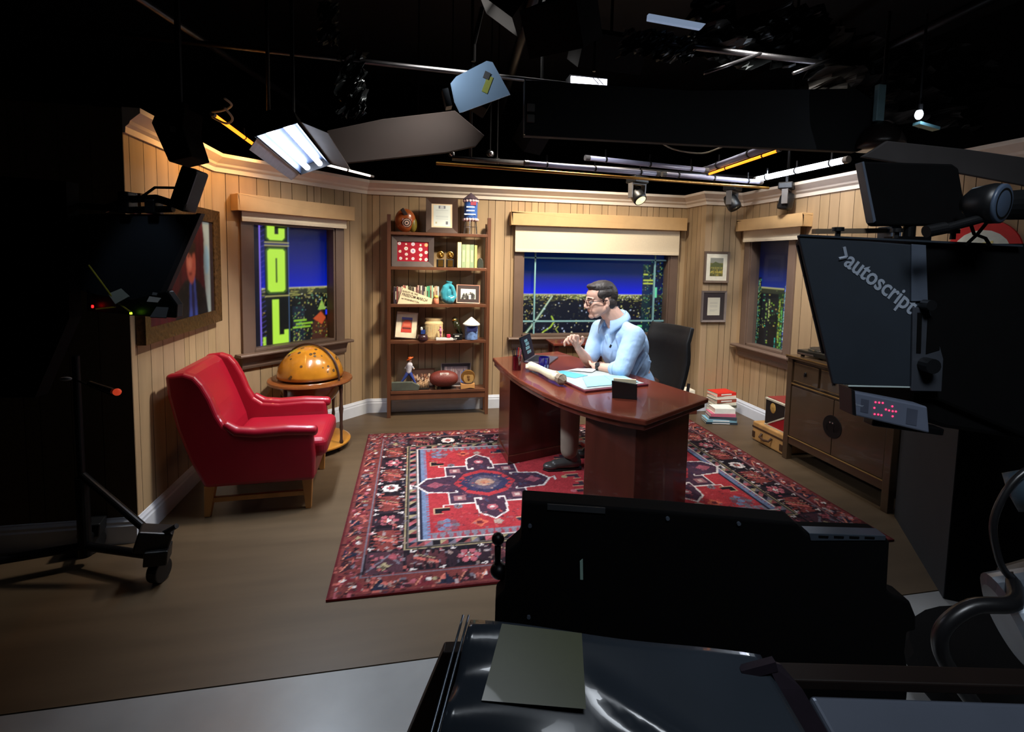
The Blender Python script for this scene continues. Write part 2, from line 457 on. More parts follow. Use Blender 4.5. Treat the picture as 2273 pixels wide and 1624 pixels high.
# floor: brown laminate in the set, pale glossy painted stage floor in front
M_FLOOR = mat('brown_laminate_floor', (86, 70, 52), 0.42, 0, 0.14, 2.2, 0.015, 0.35, stretch=(0.6, 5, 1))
M_STAGE = mat('pale_gloss_stage_floor', (150, 149, 147), 0.3, 0, 0.14, 3.0, 0.12, 0.5)
struct(bxm((-4.5, 1.853, -.05), (5.2, 7.2, 0)).build('floor', M_FLOOR))
struct(bxm((-4.5, -2.5, -.055), (5.2, 1.850, -.003)).build('floor_stage', M_STAGE))
struct(bxm((-4.5, -2.5, 3.9), (5.2, 7.2, 4.0)).build('ceiling', mat('black_studio_ceiling', (9, 9, 11), .85, var=.4, scale=2)))
struct(bxm((-4.5, 7.1, -.05), (5.2, 7.2, 3.95)).build('wall_studio_back', M_BLACK))
struct(bxm((-4.6, -2.5, -.05), (-4.5, 7.2, 3.95)).build('wall_studio_left', M_BLACK))
struct(bxm((5.2, -2.5, -.05), (5.3, 7.2, 3.95)).build('wall_studio_right', M_BLACK))
struct(bxm((-4.6, -2.6, -.05), (5.3, -2.5, 3.95)).build('wall_studio_front', M_BLACK))
# ---------------------------------------------------------------- windows
M_PANE = mat_glass('window_pane', (250, 252, 255), 1.5, .28)
M_SCREEN = mat_col('night_view_screen', 0.4, emit=1.0)
M_VAL = mat('tan_valance_board', (197, 160, 112), 0.55, var=.04)
M_SHADE = mat('cream_roller_shade_fabric', (228, 212, 184), 0.85, var=.03, bump=.02, scale=60)
def window(num, p0, dd, u0, u1, z0, z1, fw=0.085, muntins=(), grey=M_TAUPE, top=True):
    """frame boards round an opening, sill with apron, pane of glass; local x along wall, local -y towards the room"""
    p = Vector((*p0, 0)); ang = math.atan2(dd.y, dd.x)
    r = bpy.data.objects.new('window_%d' % num, None); COL.objects.link(r)
    r.location = p; r.rotation_euler = (0, 0, ang); r['kind'] = 'structure'
    MW[r.name] = Matrix.Translation(p) @ Euler((0, 0, ang)).to_matrix().to_4x4()
    b = MB()
    b.box((u0-fw, -.022, z0-.01), (u0, 0.0, z1+fw)); b.box((u1, -.022, z0-.01), (u1+fw, 0.0, z1+fw))
    b.box((u0, -.022, z1), (u1, 0.0, z1+fw))
    b.box((u0, -.012, z0), (u0+.018, .09, z1)); b.box((u1-.018, -.012, z0), (u1, .09, z1)); b.box((u0, -.012, z1-.015), (u1, .09, z1)); b.box((u0, -.012, z0), (u1, .09, z0+.018))
    b.build('window_frame', grey, r, bevel=.003)
    s = MB(); s.prism([(0, 0), (.085, 0), (.09, .008), (.09, .016), (.084, .024), (0, .024)], (u0-fw-.055, 0, z0-.03), (0, -1, 0), (0, 0, 1), -(u1-u0+2*fw+.11))
    s.build('window_sill', grey, r, bevel=.002)
    a = MB(); a.prism([(0, 0), (.022, 0), (.03, .02), (.03, .05), (.05, .09), (.05, .10), (0, .10)], (u0-fw-.015, 0, z0-.13), (0, -1, 0), (0, 0, 1), -(u1-u0+2*fw+.03))
    a.build('apron', grey, r, bevel=.002)
    g = MB(); g.box((u0+.018, .052, z0+.018), (u1-.018, .056, z1-.015)); g.build('pane', M_PANE, r)
    if muntins:
        mm = MB(); vx, hz = muntins
        for x in vx: mm.box((x-.009, .03, z0+.018), (x+.009, .05, z1-.015))
        for z in hz: mm.box((u0+.018, .03, z-.009), (u1-.018, .05, z+.009))
        mm.build('muntin', mat('teal_muntin_bar', (128, 178, 184), .4, var=.03), r, bevel=.002)
    return r
def roller(label, r0, u0, u1, zt, vh, su0, su1, sz):
    r = thing('roller_blind', label, 'blind', r0.location, r0.rotation_euler.z)
    d = .105
    v = MB(); v.box((u0, -d, zt-vh), (u1, -d+.018, zt)); v.box((u0, -d, zt-vh), (u0+.018, -.0015, zt)); v.box((u1-.018, -d, zt-vh), (u1, -.0015, zt)); v.box((u0, -d, zt-.018), (u1, -.0015, zt))
    v.build('valance', M_VAL, r, bevel=.003)
    s = MB(); s.box((su0, -.052, sz+.02), (su1, -.050, zt-.03)); s.cyl((su0, -.05, zt-.06), (su1, -.05, zt-.06), .022); s.build('shade_cloth', M_SHADE, r)
    h = MB(); h.box((su0, -.056, sz), (su1, -.046, sz+.028)); h.build('hem_bar', M_SHADE, r, bevel=.003)
    return r
WA = window(1, P_L1, dA, *HA[:2], *HA[2:], fw=.09)
WB = window(2, P_B0, Vector((1, 0, 0)), *HB[:2], *HB[2:], fw=.09, muntins=((1.245-P_B0[0], 2.60-P_B0[0]), (1.575, .905)))
WR = window(3, P_A1, Vector((0, -1, 0)), *HR[:2], *HR[2:], fw=.08)
roller('tan valance and short cream roller shade over the left window with green sign', WA, .12, 1.18, 2.0, .125, .175, 1.13, 1.80)
roller('wide tan valance board with deep cream roller shade over the window behind the desk', WB, .955-P_B0[0], 2.882-P_B0[0], 2.032, .135, 1.009-P_B0[0], 2.83-P_B0[0], 1.63)
roller('tan valance board with short cream roller shade over the narrow right window', WR, YA-4.65, YA-3.755, 2.0, .115, YA-4.60, YA-3.83, 1.775)
# ================================================================ NIGHT VIEWS ON THE SCREENS BEHIND THE WINDOWS
def city(cv, hz, seed, dens=1.0, sky_top=(3, 6, 22), sky_mid=(0, 30, 84), sky_low=(4, 26, 240), ground=(3, 8, 24)):
    """night sky over a plain of city lights; hz = horizon height"""
    t = np.clip((cv.Y-hz)/(cv.h-hz), 0, 1)[..., None]
    a, b, c = lin(sky_low), lin(sky_mid), lin(sky_top)
    k1 = np.clip(t/.42, 0, 1)**.8; k2 = np.clip((t-.42)/.5, 0, 1)
    cv.a = np.where(t > 0, (a*(1-k1)+b*k1)*(1-k2)+c*k2, lin(ground))
    r = np.random.RandomState(seed)
    cols = [(255, 240, 150), (230, 225, 120), (255, 255, 230), (190, 220, 110), (240, 200, 90), (200, 230, 255)]
    cv.rect(0, hz-.006, cv.w, hz+.009, (220, 215, 130), .6)
    cv.rect(0, hz-.05, cv.w, hz-.004, (70, 74, 50), .45)
    n = int(420*dens)
    for i in range(n):
        q = r.rand()**2.2; y = hz-q*hz; x = r.rand()*cv.w; s = .0022+.004*q*r.rand()
        cl = cols[r.randint(len(cols))]; al = .25+.6*r.rand()**1.5
        cv.disc(x, y, s*(1.6+1.5*(1-q)), cl, ry=s*.8, al=al)
    for i in range(int(60*dens)):
        y = hz-.008-.07*r.rand()**1.5; x = r.rand()*cv.w; L = .02+.07*r.rand()
        cv.rect(x, y, x+L, y+.005, (220, 215, 110), .45)
def tower(cv, x0, x1, y0, y1, seed, base=(8, 24, 30), win=((150, 200, 90), (90, 200, 160), (220, 220, 110)), p=.35, cw=.014, ch=.011):
    r = np.random.RandomState(seed); cv.rect(x0, y0, x1, y1, base, .93)
    y = y0+.005
    while y < y1-ch:
        x = x0+.004
        while x < x1-cw*.5:
            if r.rand() < p: cv.rect(x, y, x+cw*.7, y+ch*.55, win[r.randint(len(win))], .4+.6*r.rand())
            x += cw
        y += ch
def screen(label, root, u0, u1, z0, z1, cv):
    cv.blur(1)
    t = thing('city_view_screen', label, 'screen', root.location, root.rotation_euler.z)
    cv.mesh('display', M_SCREEN, t, (u0, .115, z0), (1, 0, 0), (0, 0, 1))
    b = MB(); b.box((u0-.01, .12, z0-.01), (u1+.01, .16, z1+.01)); b.build('housing', M_BLACK, t)
    return t
# behind the desk
cv = Canvas(1.80, 1.03, .005, (0, 0, 0)); Z0 = .71
hz = 1.185-Z0
city(cv, hz, 3, 1.3)
cv.poly([(.40, hz-.03), (.62, hz-.075), (1.05, hz-.05), (1.0, .10), (.75, .02), (.25, .02), (.2, .2)], (4, 12, 32), .8)
cv.poly([(1.05, .1), (1.15, .28), (1.45, .22), (1.6, .26), (1.8, .3), (1.8, .02), (1.0, .02)], (4, 8, 40), .75)
cv.line([(.12, .03), (.25, .2), (.42, hz-.02)], .014, (200, 225, 190), al=.9)
for w_, c_ in ((.03, (90, 130, 90)), (.012, (220, 240, 220))): cv.line([(.12, .03), (.25, .2), (.34, .33)], w_, c_, al=.55)
cv.line([(.42, .24), (.45, .18), (.41, .12), (.33, .07), (.30, .03)], .014, (190, 220, 70), al=.8)
cv.line([(.50, .06), (.47, .1), (.5, .13)], .01, (190, 200, 90), al=.7)
r_ = np.random.RandomState(5)
for i in range(110): cv.disc(r_.uniform(.3, 1.75), r_.uniform(.03, hz-.05), r_.uniform(.0035, .0085), ((255, 245, 200), (210, 225, 255), (230, 220, 120))[i % 3], al=.85)
for i in range(40): cv.disc(r_.uniform(.02, .26), r_.uniform(.03, hz-.04), r_.uniform(.003, .006), ((240, 215, 110), (235, 235, 220))[i % 2], al=.8)
tower(cv, 1.46, 1.56, .0, .82, 7, base=(10, 40, 50), p=.16)
tower(cv, 1.56, 1.80, .0, .86, 9, base=(6, 18, 34), p=.14, win=((70, 190, 150), (40, 90, 220), (190, 220, 90)))
for i in range(260): cv.disc(r_.uniform(0, 1.46), hz-.004-.05*r_.rand()**1.6, r_.uniform(.004, .008), ((255, 240, 130), (210, 225, 120), (255, 250, 220))[i % 3], ry=.0035, al=.75)
for y in (.60, .635, .70): cv.rect(1.47, y, 1.60 if y < .69 else 1.52, y+.014, (210, 225, 80), .85)
cv.rect(1.60, .45, 1.64, .56, (130, 255, 190), .7)
for i in range(7): cv.rect(1.22+.05*(i % 5), .06+.03*(i//2), 1.22+.05*(i % 5)+.05, .075+.03*(i//2), ((220, 220, 70), (120, 255, 150), (150, 80, 220))[i % 3], .7)
screen('night skyline with blue horizon glow shown behind the wide window', WB, 1.049-P_B0[0]-.01, 1.049-P_B0[0]+1.80, Z0, Z0+1.03, cv)
# left window: vertical theatre sign letters and skyline
cv = Canvas(.90, 1.10, .005, (0, 0, 0)); Z0 = .74
hz = .525
city(cv, hz, 12, .5, sky_top=(3, 6, 20), sky_mid=(2, 22, 120), sky_low=(2, 30, 190), ground=(8, 14, 16))
tower(cv, .47, .58, .0, .36, 31, base=(24, 34, 48), p=.2)
cv.poly([(.66, .0), (.66, .17), (.70, .26), (.76, .33), (.80, .24), (.84, .16), (.84, 0)], (70, 34, 22), .9)
cv.poly([(.67, .24), (.75, .30), (.80, .24), (.76, .18)], (205, 84, 40), .85); cv.poly([(.72, .32), (.76, .41), (.80, .32)], (150, 190, 80), .9)
cv.rect(.80, .27, .84, .31, (40, 60, 240), .9)
for y, x0, x1 in ((.17, .47, .64), (.20, .50, .66), (.23, .48, .60)): cv.rect(x0, y, x1, y+.014, (150, 205, 50), .85)
for i in range(80): cv.disc(r_.uniform(.42, .88), r_.uniform(.02, .2), r_.uniform(.003, .007), ((170, 200, 60), (210, 150, 60), (60, 90, 60))[i % 3], al=.7)
for i in range(50): cv.disc(r_.uniform(.5, .88), r_.uniform(.36, .47), r_.uniform(.003, .008), ((200, 190, 90), (110, 160, 120))[i % 2], al=.7)
cv.rect(.0, 0, .19, 1.1, (8, 10, 26), 1); cv.rect(.178, 0, .186, 1.1, (150, 120, 255), .9)
for k in range(26): cv.line([(.19, .03+k*.042), (.225, .05+k*.042)], .004, (90, 80, 190), al=.6)
cv.rect(.23, 0, .445, .455, (10, 14, 12), .97); cv.rect(.225, .47, .43, .885, (9, 12, 12), .97); cv.rect(.225, .915, .425, 1.1, (9, 12, 12), .97)
for x in (.436,): cv.rect(x-.002, 0, x+.002, 1.1, (90, 120, 160), .8)
for y in (.462, .888, .912): cv.rect(.225, y-.003, .44, y+.003, (200, 190, 110), .7)
G = (190, 240, 70)
def glow(pts, c=G):
    cv.poly(pts, c)
def rr(x0, y0, x1, y1, c, k=.02):
    cv.poly([(x0+k, y0), (x1-k, y0), (x1, y0+k), (x1, y1-k), (x1-k, y1), (x0+k, y1), (x0, y1-k), (x0, y0+k)], c)
rr(.235, .485, .418, .872, (62, 92, 26)); rr(.248, .498, .405, .86, G); rr(.318, .575, .335, .785, (60, 84, 30), .006)
rr(.235, .925, .415, 1.10, (50, 76, 22)); rr(.247, .935, .402, 1.099, G); cv.rect(.315, .985, .35, 1.1, (12, 20, 12)); cv.rect(.315, 1.035, .41, 1.1, (12, 20, 12)); cv.rect(.372, 1.06, .402, 1.1, G)
cv.rect(.285, .055, .345, .43, G); cv.rect(.285, .055, .425, .125, G); cv.rect(.39, .12, .425, .165, G); cv.rect(.20, 0, .222, .12, (190, 240, 70), .8)
screen('view with big green lit sign letters beside a night skyline behind left window', WA, .22, 1.10, Z0, Z0+1.10, cv)
# right window
cv = Canvas(.62, 1.14, .005, (0, 0, 0)); Z0 = .70
city(cv, .62, 22, .04, sky_top=(10, 9, 12), sky_mid=(10, 12, 40), sky_low=(12, 40, 130), ground=(6, 8, 12))
tower(cv, .03, .07, 0, .72, 40, base=(8, 14, 18), p=.3); tower(cv, .10, .20, .0, .56, 41, base=(14, 18, 24), p=.07); tower(cv, .22, .30, 0, .50, 44, base=(12, 18, 16), p=.05)
tower(cv, .33, .40, 0, .58, 42, base=(30, 50, 26), p=.25, win=((160, 210, 60), (210, 190, 70), (80, 220, 160)))
tower(cv, .40, .46, 0, .66, 43, base=(30, 50, 60), p=.6, win=((110, 220, 200), (210, 240, 220), (90, 70, 240)))
cv.poly([(.405, .6), (.43, .76), (.455, .6)], (90, 110, 255), .8); tower(cv, .46, .54, 0, .42, 45, base=(30, 34, 20), p=.45, win=((200, 180, 70), (80, 90, 240), (120, 220, 90)))
for x_, y0_, y1_, c_ in ((.035, .02, .70, (90, 130, 110)), (.16, .30, .50, (150, 190, 90)), (.20, .28, .52, (210, 215, 130)), (.345, .05, .52, (180, 190, 60)), (.375, .0, .45, (110, 200, 90)), (.415, .02, .62, (200, 240, 225)), (.432, .1, .72, (150, 150, 255)), (.455, .0, .50, (130, 200, 170)), (.485, .02, .30, (120, 80, 240)), (.51, .03, .38, (190, 200, 80)), (.30, .02, .14, (70, 220, 190)), (.53, .3, .34, (210, 200, 110))):
    for j_ in range(int((y1_-y0_)/.012)):
        if r_.rand() < .72: cv.rect(x_-.006*r_.rand(), y0_+j_*.012, x_+.010, y0_+j_*.012+.009, c_, .5+.5*r_.rand())
cv.rect(.22, .02, .30, .27, (8, 9, 12), .95); cv.rect(.07, .0, .15, .22, (8, 9, 12), .9)
for i in range(26): cv.rect(*(lambda x, y: (x, y, x+.02, y+.008))(r_.uniform(.1, .58), r_.uniform(.05, .55)), ((160, 210, 60), (210, 190, 90), (90, 220, 160))[i % 3], .7)
screen('night view of lit skyscrapers shown behind the narrow right window', WR, .12, .74, Z0, Z0+1.14, cv)
# ================================================================ RUG
def make_rug():
    x0, y0 = -.382, 2.247; w, h = 3.065, 2.155
    cv = Canvas(w, h, .0085, (150, 30, 36), 4); R = np.random.RandomState(2)
    DK = (24, 16, 24); RED = (168, 24, 36); WHT = (214, 198, 192); NAV = (34, 34, 54); SAL = (196, 88, 74); GRY = (110, 100, 112); BLU = (100, 116, 150); PNK = (178, 80, 92); GLD = (158, 138, 98); MAR = (112, 26, 36)
    def flower(x, y, r, c1, c2, n=8):
        for k in range(n):
            a = 2*PI*k/n; cv.disc(x+r*.62*math.cos(a), y+r*.62*math.sin(a), r*.27, c1)
        cv.disc(x, y, r*.34, c2); cv.disc(x, y, r*.14, GLD)
    def star(x, y, r, c, k=.5, n=8):
        cv.poly([(x+(r if i % 2 == 0 else r*k)*math.cos(PI*i/n), y+(r if i % 2 == 0 else r*k)*math.sin(PI*i/n)) for i in range(2*n)], c)
    # outer guard border with zig-zag leaves
    cv.rect(.012, .012, w-.012, h-.012, (118, 46, 42))
    def band(d0, d1, fn):
        m = (d0+d1)/2; L = .105
        for (ax, ay, bx, by) in ((m, m, w-m, m), (w-m, m, w-m, h-m), (w-m, h-m, m, h-m), (m, h-m, m, m)):
            n = max(2, int(round(math.hypot(bx-ax, by-ay)/L)))
            for i in range(n): 
                t = (i+.5)/n; fn(ax+(bx-ax)*t, ay+(by-ay)*t, i, abs(bx-ax) > abs(by-ay))
    def guard(x, y, i, hor):
        c = (MAR, NAV, (56, 26, 34))[i % 3]; s = .046
        cv.poly([(x-s, y-s), (x+s, y-s), (x, y+s*.9)] if hor else [(x-s, y-s), (x-s, y+s), (x+s*.9, y)], c)
        cv.disc(x+.02*(1 if i % 2 else -1), y, .014, (WHT, SAL, GRY)[i % 3]); cv.line([(x-.04, y-.03), (x-.01, y+.03)], .008, (210, 120, 90))
        star(x+(.05 if hor else .012), y+(.0 if hor else .05), .02, (DK, SAL, PNK, GLD)[i % 4], .5, 4)
    band(.02, .13, guard)
    cv.line([(.132, .132), (w-.132, .132), (w-.132, h-.132), (.132, h-.132)], .008, GRY, closed=True); cv.line([(.14, .14), (w-.14, .14), (w-.14, h-.14), (.14, h-.14)], .006, DK, closed=True)
    # main border
    a, b = .145, .335
    for (p, q, r, s) in ((a, a, w-a, b), (a, h-b, w-a, h-a), (a, a, b, h-a), (w-b, a, w-a, h-a)): cv.rect(p, q, r, s, (46, 28, 38))
    def main(cx_, cy_, i, hor, L):
        u = .085
        if i % 4 == 0:
            cv.rect(cx_-L*.48, cy_-u, cx_+L*.48, cy_+u, DK) if hor else cv.rect(cx_-u, cy_-L*.48, cx_+u, cy_+L*.48, DK)
            flower(cx_, cy_, .066, WHT, RED)
            for s1 in (-1, 1):
                for s2 in (-1, 1): cv.disc(cx_+s1*.075, cy_+s2*.075, .018, NAV); 
        elif i % 4 == 2:
            for s1 in (-1, 1):
                cv.poly([(cx_-.085, cy_+s1*.085), (cx_+.085, cy_+s1*.085), (cx_, cy_)], DK); 
            flower(cx_, cy_, .068, PNK, RED, 6); star(cx_, cy_, .03, WHT, .4, 4)
        else:
            cv.rect(cx_-u, cy_-L*.46, cx_+u, cy_+L*.46, (128, 48, 42)) if not hor else cv.rect(cx_-L*.46, cy_-u, cx_+L*.46, cy_+u, (84, 38, 44))
            for k in range(-3, 4):
                t = k*.032
                if hor: cv.poly([(cx_+t-.014, cy_-.083), (cx_+t+.014, cy_-.083), (cx_+t, cy_-.03)], DK); cv.poly([(cx_+t-.014, cy_+.083), (cx_+t+.014, cy_+.083), (cx_+t, cy_+.03)], DK)
                else: cv.poly([(cx_-.083, cy_+t-.014), (cx_-.083, cy_+t+.014), (cx_-.03, cy_+t)], DK); cv.poly([(cx_+.083, cy_+t-.014), (cx_+.083, cy_+t+.014), (cx_+.03, cy_+t)], DK)
            cv.line([(cx_-.06, cy_+.02), (cx_+.05, cy_-.03)], .02, (SAL if i % 2 else NAV)); cv.line([(cx_-.06, cy_+.05), (cx_+.05, cy_)], .007, GLD)
        for s1 in (-1, 1):
            for s2 in (-1, 1):
                if (i+s1+s2) % 3: cv.line([(cx_+s1*.06, cy_+s2*.08), (cx_+s1*.085, cy_+s2*.07), (cx_+s1*.078, cy_+s2*.09)], .009, WHT)
    m = (a+b)/2
    nx = 12; ny = 8
    for k in range(nx+1):
        x = m+(w-2*m)*k/nx; main(x, m, k, True, (w-2*m)/nx); main(x, h-m, k+2, True, (w-2*m)/nx)
    for k in range(1, ny):
        y = m+(h-2*m)*k/ny; main(m, y, k+(0), False, (h-2*m)/ny); main(w-m, y, k, False, (h-2*m)/ny)
    for x, y in ((m, m), (w-m, m), (m, h-m), (w-m, h-m)):
        cv.rect(x-.095, y-.095, x+.095, y+.095, (74, 40, 50)); cv.line([(x-.08, y-.06), (x+.02, y+.06), (x+.08, y-.02)], .014, GRY); star(x, y-.03, .04, GLD, .5, 4); cv.disc(x+.05, y+.05, .03, (150, 60, 70))
    # inner guards
    for d, c_, wd_ in ((.338, GLD, .010), (.348, DK, .008)): cv.line([(d, d), (w-d, d), (w-d, h-d), (d, h-d)], wd_, c_, closed=True)
    for (p, q, r, s) in ((.355, .355, w-.355, .41), (.355, h-.41, w-.355, h-.355), (.355, .355, .41, h-.355), (w-.41, .355, w-.355, h-.355)): cv.rect(p, q, r, s, (98, 88, 82))
    def ig(x, y, i, hor):
        s = .02
        cv.poly([(x-s, y-s), (x+s, y+s), (x-s, y+s)], (GLD, NAV, PNK, DK)[i % 4]); cv.poly([(x-s, y-s), (x+s, y-s), (x+s, y+s)], (DK, (140, 60, 60), GRY)[i % 3])
    n_ = 56
    for k in range(n_):
        for y in (.383, h-.383): ig(.383+(w-.766)*k/(n_-1), y, k, True)
    for k in range(34):
        for x in (.383, w-.383): ig(x, .383+(h-.766)*k/33, k+1, False)
    cv.line([(.415, .415), (w-.415, .415), (w-.415, h-.415), (.415, h-.415)], .006, WHT, closed=True)
    for (p, q, r, s) in ((.42, .42, w-.42, .48), (.42, h-.48, w-.42, h-.42)):
        cv.rect(p, q, r, s, (120, 108, 122))
        k = p
        while k < r: cv.poly([(k, q), (k+.03, q), (k+.015, s)], (150, 44, 60)); k += .045
    for (p, q, r, s) in ((.42, .42, .48, h-.42), (w-.48, .42, w-.42, h-.42)):
        cv.rect(p, q, r, s, BLU); cv.rect(p, q, p+.014, s, NAV)
        k = q
        while k < s: cv.rect(p+.045, k, r, k+.012, (150, 60, 80)); k += .03
    # field
    F0 = .48; cv.rect(F0, F0, w-F0, h-F0, RED)
    fx, fy = w-2*F0, h-2*F0
    def hook(x, y, sx, sy, c=DK):
        cv.poly([(x-.05*sx, y-.035*sy), (x+.04*sx, y-.035*sy), (x+.04*sx, y+.035*sy), (x, y+.035*sy), (x, y), (x-.05*sx, y)], c)
        cv.line([(x-.05*sx, y-.035*sy), (x+.045*sx, y-.035*sy), (x+.045*sx, y+.035*sy), (x-.01*sx, y+.035*sy)], .007, (196, 150, 110))
    def medal(cx_, cy_):
        P = [(0, .40), (.10, .34), (.115, .235), (.30, .235), (.30, .10), (.46, .085), (.54, 0), (.46, -.085), (.30, -.10), (.30, -.235), (.115, -.235), (.10, -.34), (0, -.40)]
        P = [(x*.86, y*1.22) for x, y in P]; Q = [(cx_+x, cy_+y) for x, y in P]+[(cx_-x, cy_+y) for x, y in P[::-1]][1:-1]
        cv.poly(Q, (66, 38, 58))
        for i in range(260):
            x, y = cx_+R.uniform(-.42, .42), cy_+R.uniform(-.33, .33)
            if abs(x-cx_)/.46+abs(y-cy_)/.38 < 1 or (abs(x-cx_) < .25 and abs(y-cy_) < .22): cv.disc(x, y, R.uniform(.006, .014), ((96, 50, 70), (50, 34, 66), (130, 70, 86), (60, 60, 90))[R.randint(4)], al=.8)
        for s1 in (-1, 1):
            cv.poly([(cx_+s1*.40, cy_), (cx_+s1*.34, cy_+.05), (cx_+s1*.28, cy_), (cx_+s1*.34, cy_-.05)], (150, 66, 84)); cv.disc(cx_, cy_+s1*.35, .035, PNK); cv.disc(cx_, cy_+s1*.35, .014, WHT)
            for s2 in (-1, 1): 
                cv.rect(cx_+s1*.19-.035, cy_+s2*.205-.035, cx_+s1*.19+.035, cy_+s2*.205+.035, (150, 90, 96)); cv.rect(cx_+s1*.19-.016, cy_+s2*.205-.016, cx_+s1*.19+.016, cy_+s2*.205+.016, (190, 160, 150))
                cv.line([(cx_+s1*.258, cy_+s2*.125), (cx_+s1*.20, cy_+s2*.125), (cx_+s1*.205, cy_+s2*.105)], .011, WHT)
                cv.line([(cx_+s1*.10, cy_+s2*.287), (cx_+s1*.10, cy_+s2*.225), (cx_+s1*.055, cy_+s2*.225), (cx_+s1*.06, cy_+s2*.245)], .011, WHT)
                cv.line([(cx_+s1*.258, cy_+s2*.287), (cx_+s1*.30, cy_+s2*.287), (cx_+s1*.305, cy_+s2*.31)], .011, WHT)
        cv.line([(p[0], p[1]) for p in Q], .0135, WHT, closed=True)
        for s1 in (-1, 1): cv.line([(cx_+s1*.46, cy_), (cx_+s1*.505, cy_+.02), (cx_+s1*.50, cy_-.03)], .013, WHT)
        E = lambda rx, ry, k_=1.18: [(a_, cy_+(b_-cy_)*k_) for a_, b_ in E0(rx, ry)]
        E0 = lambda rx, ry: [(cx_+rx, cy_), (cx_+rx*.6, cy_+ry*.72), (cx_, cy_+ry), (cx_-rx*.6, cy_+ry*.72), (cx_-rx, cy_), (cx_-rx*.6, cy_-ry*.72), (cx_, cy_-ry), (cx_+rx*.6, cy_-ry*.72)]
        cv.poly(E(.215, .175), (172, 26, 38)); cv.poly(E(.175, .135), (46, 44, 78)); 
        for k in range(16):
            aa = 2*PI*k/16; cv.poly([(cx_+.165*math.cos(aa-.12), cy_+.125*math.sin(aa-.12)), (cx_+.165*math.cos(aa+.12), cy_+.125*math.sin(aa+.12)), (cx_+.20*math.cos(aa), cy_+.158*math.sin(aa))], (52, 40, 60))
        cv.poly(E(.115, .095), (84, 72, 92)); cv.disc(cx_, cy_, .065, (170, 132, 112), ry=.055); cv.disc(cx_, cy_, .035, (190, 120, 84), ry=.03)
        for k in range(40): cv.disc(cx_+R.uniform(-.13, .13), cy_+R.uniform(-.1, .1), R.uniform(.006, .012), ((190, 150, 130), (60, 50, 80), (150, 60, 60), (110, 110, 130))[R.randint(4)], al=.7)
    mx_ = (w/2-.585, w/2+.585+.0)
    for cx_ in (F0+.39, w-F0-.39):
        medal(cx_, h/2)
    for sx in (-1, 1):
        for sy in (-1, 1):
            X = lambda d: w/2+sx*(fx/2-d); Y = lambda d: h/2+sy*(fy/2-d)
            for q in range(8): cv.disc(X(.10)+.05*math.cos(q*PI/4), Y(.07)+.05*math.sin(q*PI/4), .022, (GRY, (120, 60, 76), BLU)[q % 3])
            cv.disc(X(.10), Y(.07), .024, BLU)
            star(X(.29), Y(.075), .055, (206, 84, 50), .6, 4); cv.disc(X(.29), Y(.075), .02, MAR); star(X(.40), Y(.07), .035, (170, 140, 126), .7, 5)
            hook(X(.075), Y(.24), sx, sy); flower(X(.18), Y(.285), .034, GRY, NAV, 8)
            hook(X(.56), Y(.06), -sx, sy, NAV); star(X(.70), Y(.08), .045, (196, 70, 50), .5, 6)
            hook(X(.66), Y(.19), sx, -sy); hook(X(.86), Y(.05), sx, sy, NAV); 
    for k in range(-3, 4):
        hook(w/2-.02, h/2+k*.12, 1, 1 if k % 2 else -1, (60, 36, 50))
        cv.disc(w/2+.09*(1 if k % 2 else -1), h/2+k*.11, .02, (GLD, PNK, BLU)[k % 3])
    cv.line([(.006, .006), (w-.006, .006), (w-.006, h-.006), (.006, h-.006)], .014, (92, 20, 26), closed=True)
    # small filler motifs all over the borders
    for i in range(2600):
        sd = R.randint(4); d_ = R.uniform(.02, .34); 
        x, y = ((R.uniform(0, w), d_) if sd == 0 else (R.uniform(0, w), h-d_) if sd == 1 else (d_, R.uniform(0, h)) if sd == 2 else (w-d_, R.uniform(0, h)))
        if abs(d_-.136) < .014: continue
        s_ = R.uniform(.007, .016); c = (DK, NAV, SAL, DK, GRY, (170, 150, 150), (150, 120, 110), PNK, (20, 18, 26), (60, 36, 44))[R.randint(10)]
        k = R.randint(3)
        if k == 0: cv.poly([(x-s_, y), (x, y+s_), (x+s_, y), (x, y-s_)], c, .75)
        elif k == 1: cv.poly([(x-s_, y-s_*.4), (x+s_, y-s_*.4), (x+s_, y+s_*.4), (x-s_, y+s_*.4)], c, .75)
        else: cv.poly([(x-s_*.4, y-s_), (x+s_*.4, y-s_), (x+s_*.4, y+s_), (x-s_*.4, y+s_)], c, .75)
    for i in range(500):
        x, y = R.uniform(.49, w-.49), (R.uniform(.49, .70) if i % 2 else R.uniform(h-.70, h-.49)); s_ = R.uniform(.006, .014); cv.poly([(x-s_, y), (x, y+s_), (x+s_, y), (x, y-s_)], (MAR, PNK, NAV, (200, 60, 50), GRY)[R.randint(5)], .6)
    # wear and knot-to-knot colour change
    g = cv.rng.rand(cv.ny, cv.nx, 1); cv.a = cv.a*(.80+.36*g)
    g2 = np.kron(cv.rng.rand(cv.ny//4+1, cv.nx//4+1), np.ones((4, 4)))[:cv.ny, :cv.nx, None]; cv.a = cv.a*(.86+.26*g2); gm = cv.a.mean(axis=2, keepdims=True); cv.a = (cv.a*.84+gm*.16)*.86
    t = thing('oriental_rug', 'large red and navy oriental rug with white-outlined medallions under the desk', 'rug', (x0, y0, 0))
    cv.mesh('pile', mat_col('woven_wool_pattern', .92, spec=.15, bump=.3), t, (0, 0, .011), (1, 0, 0), (0, 1, 0), thick=.010)
make_rug()
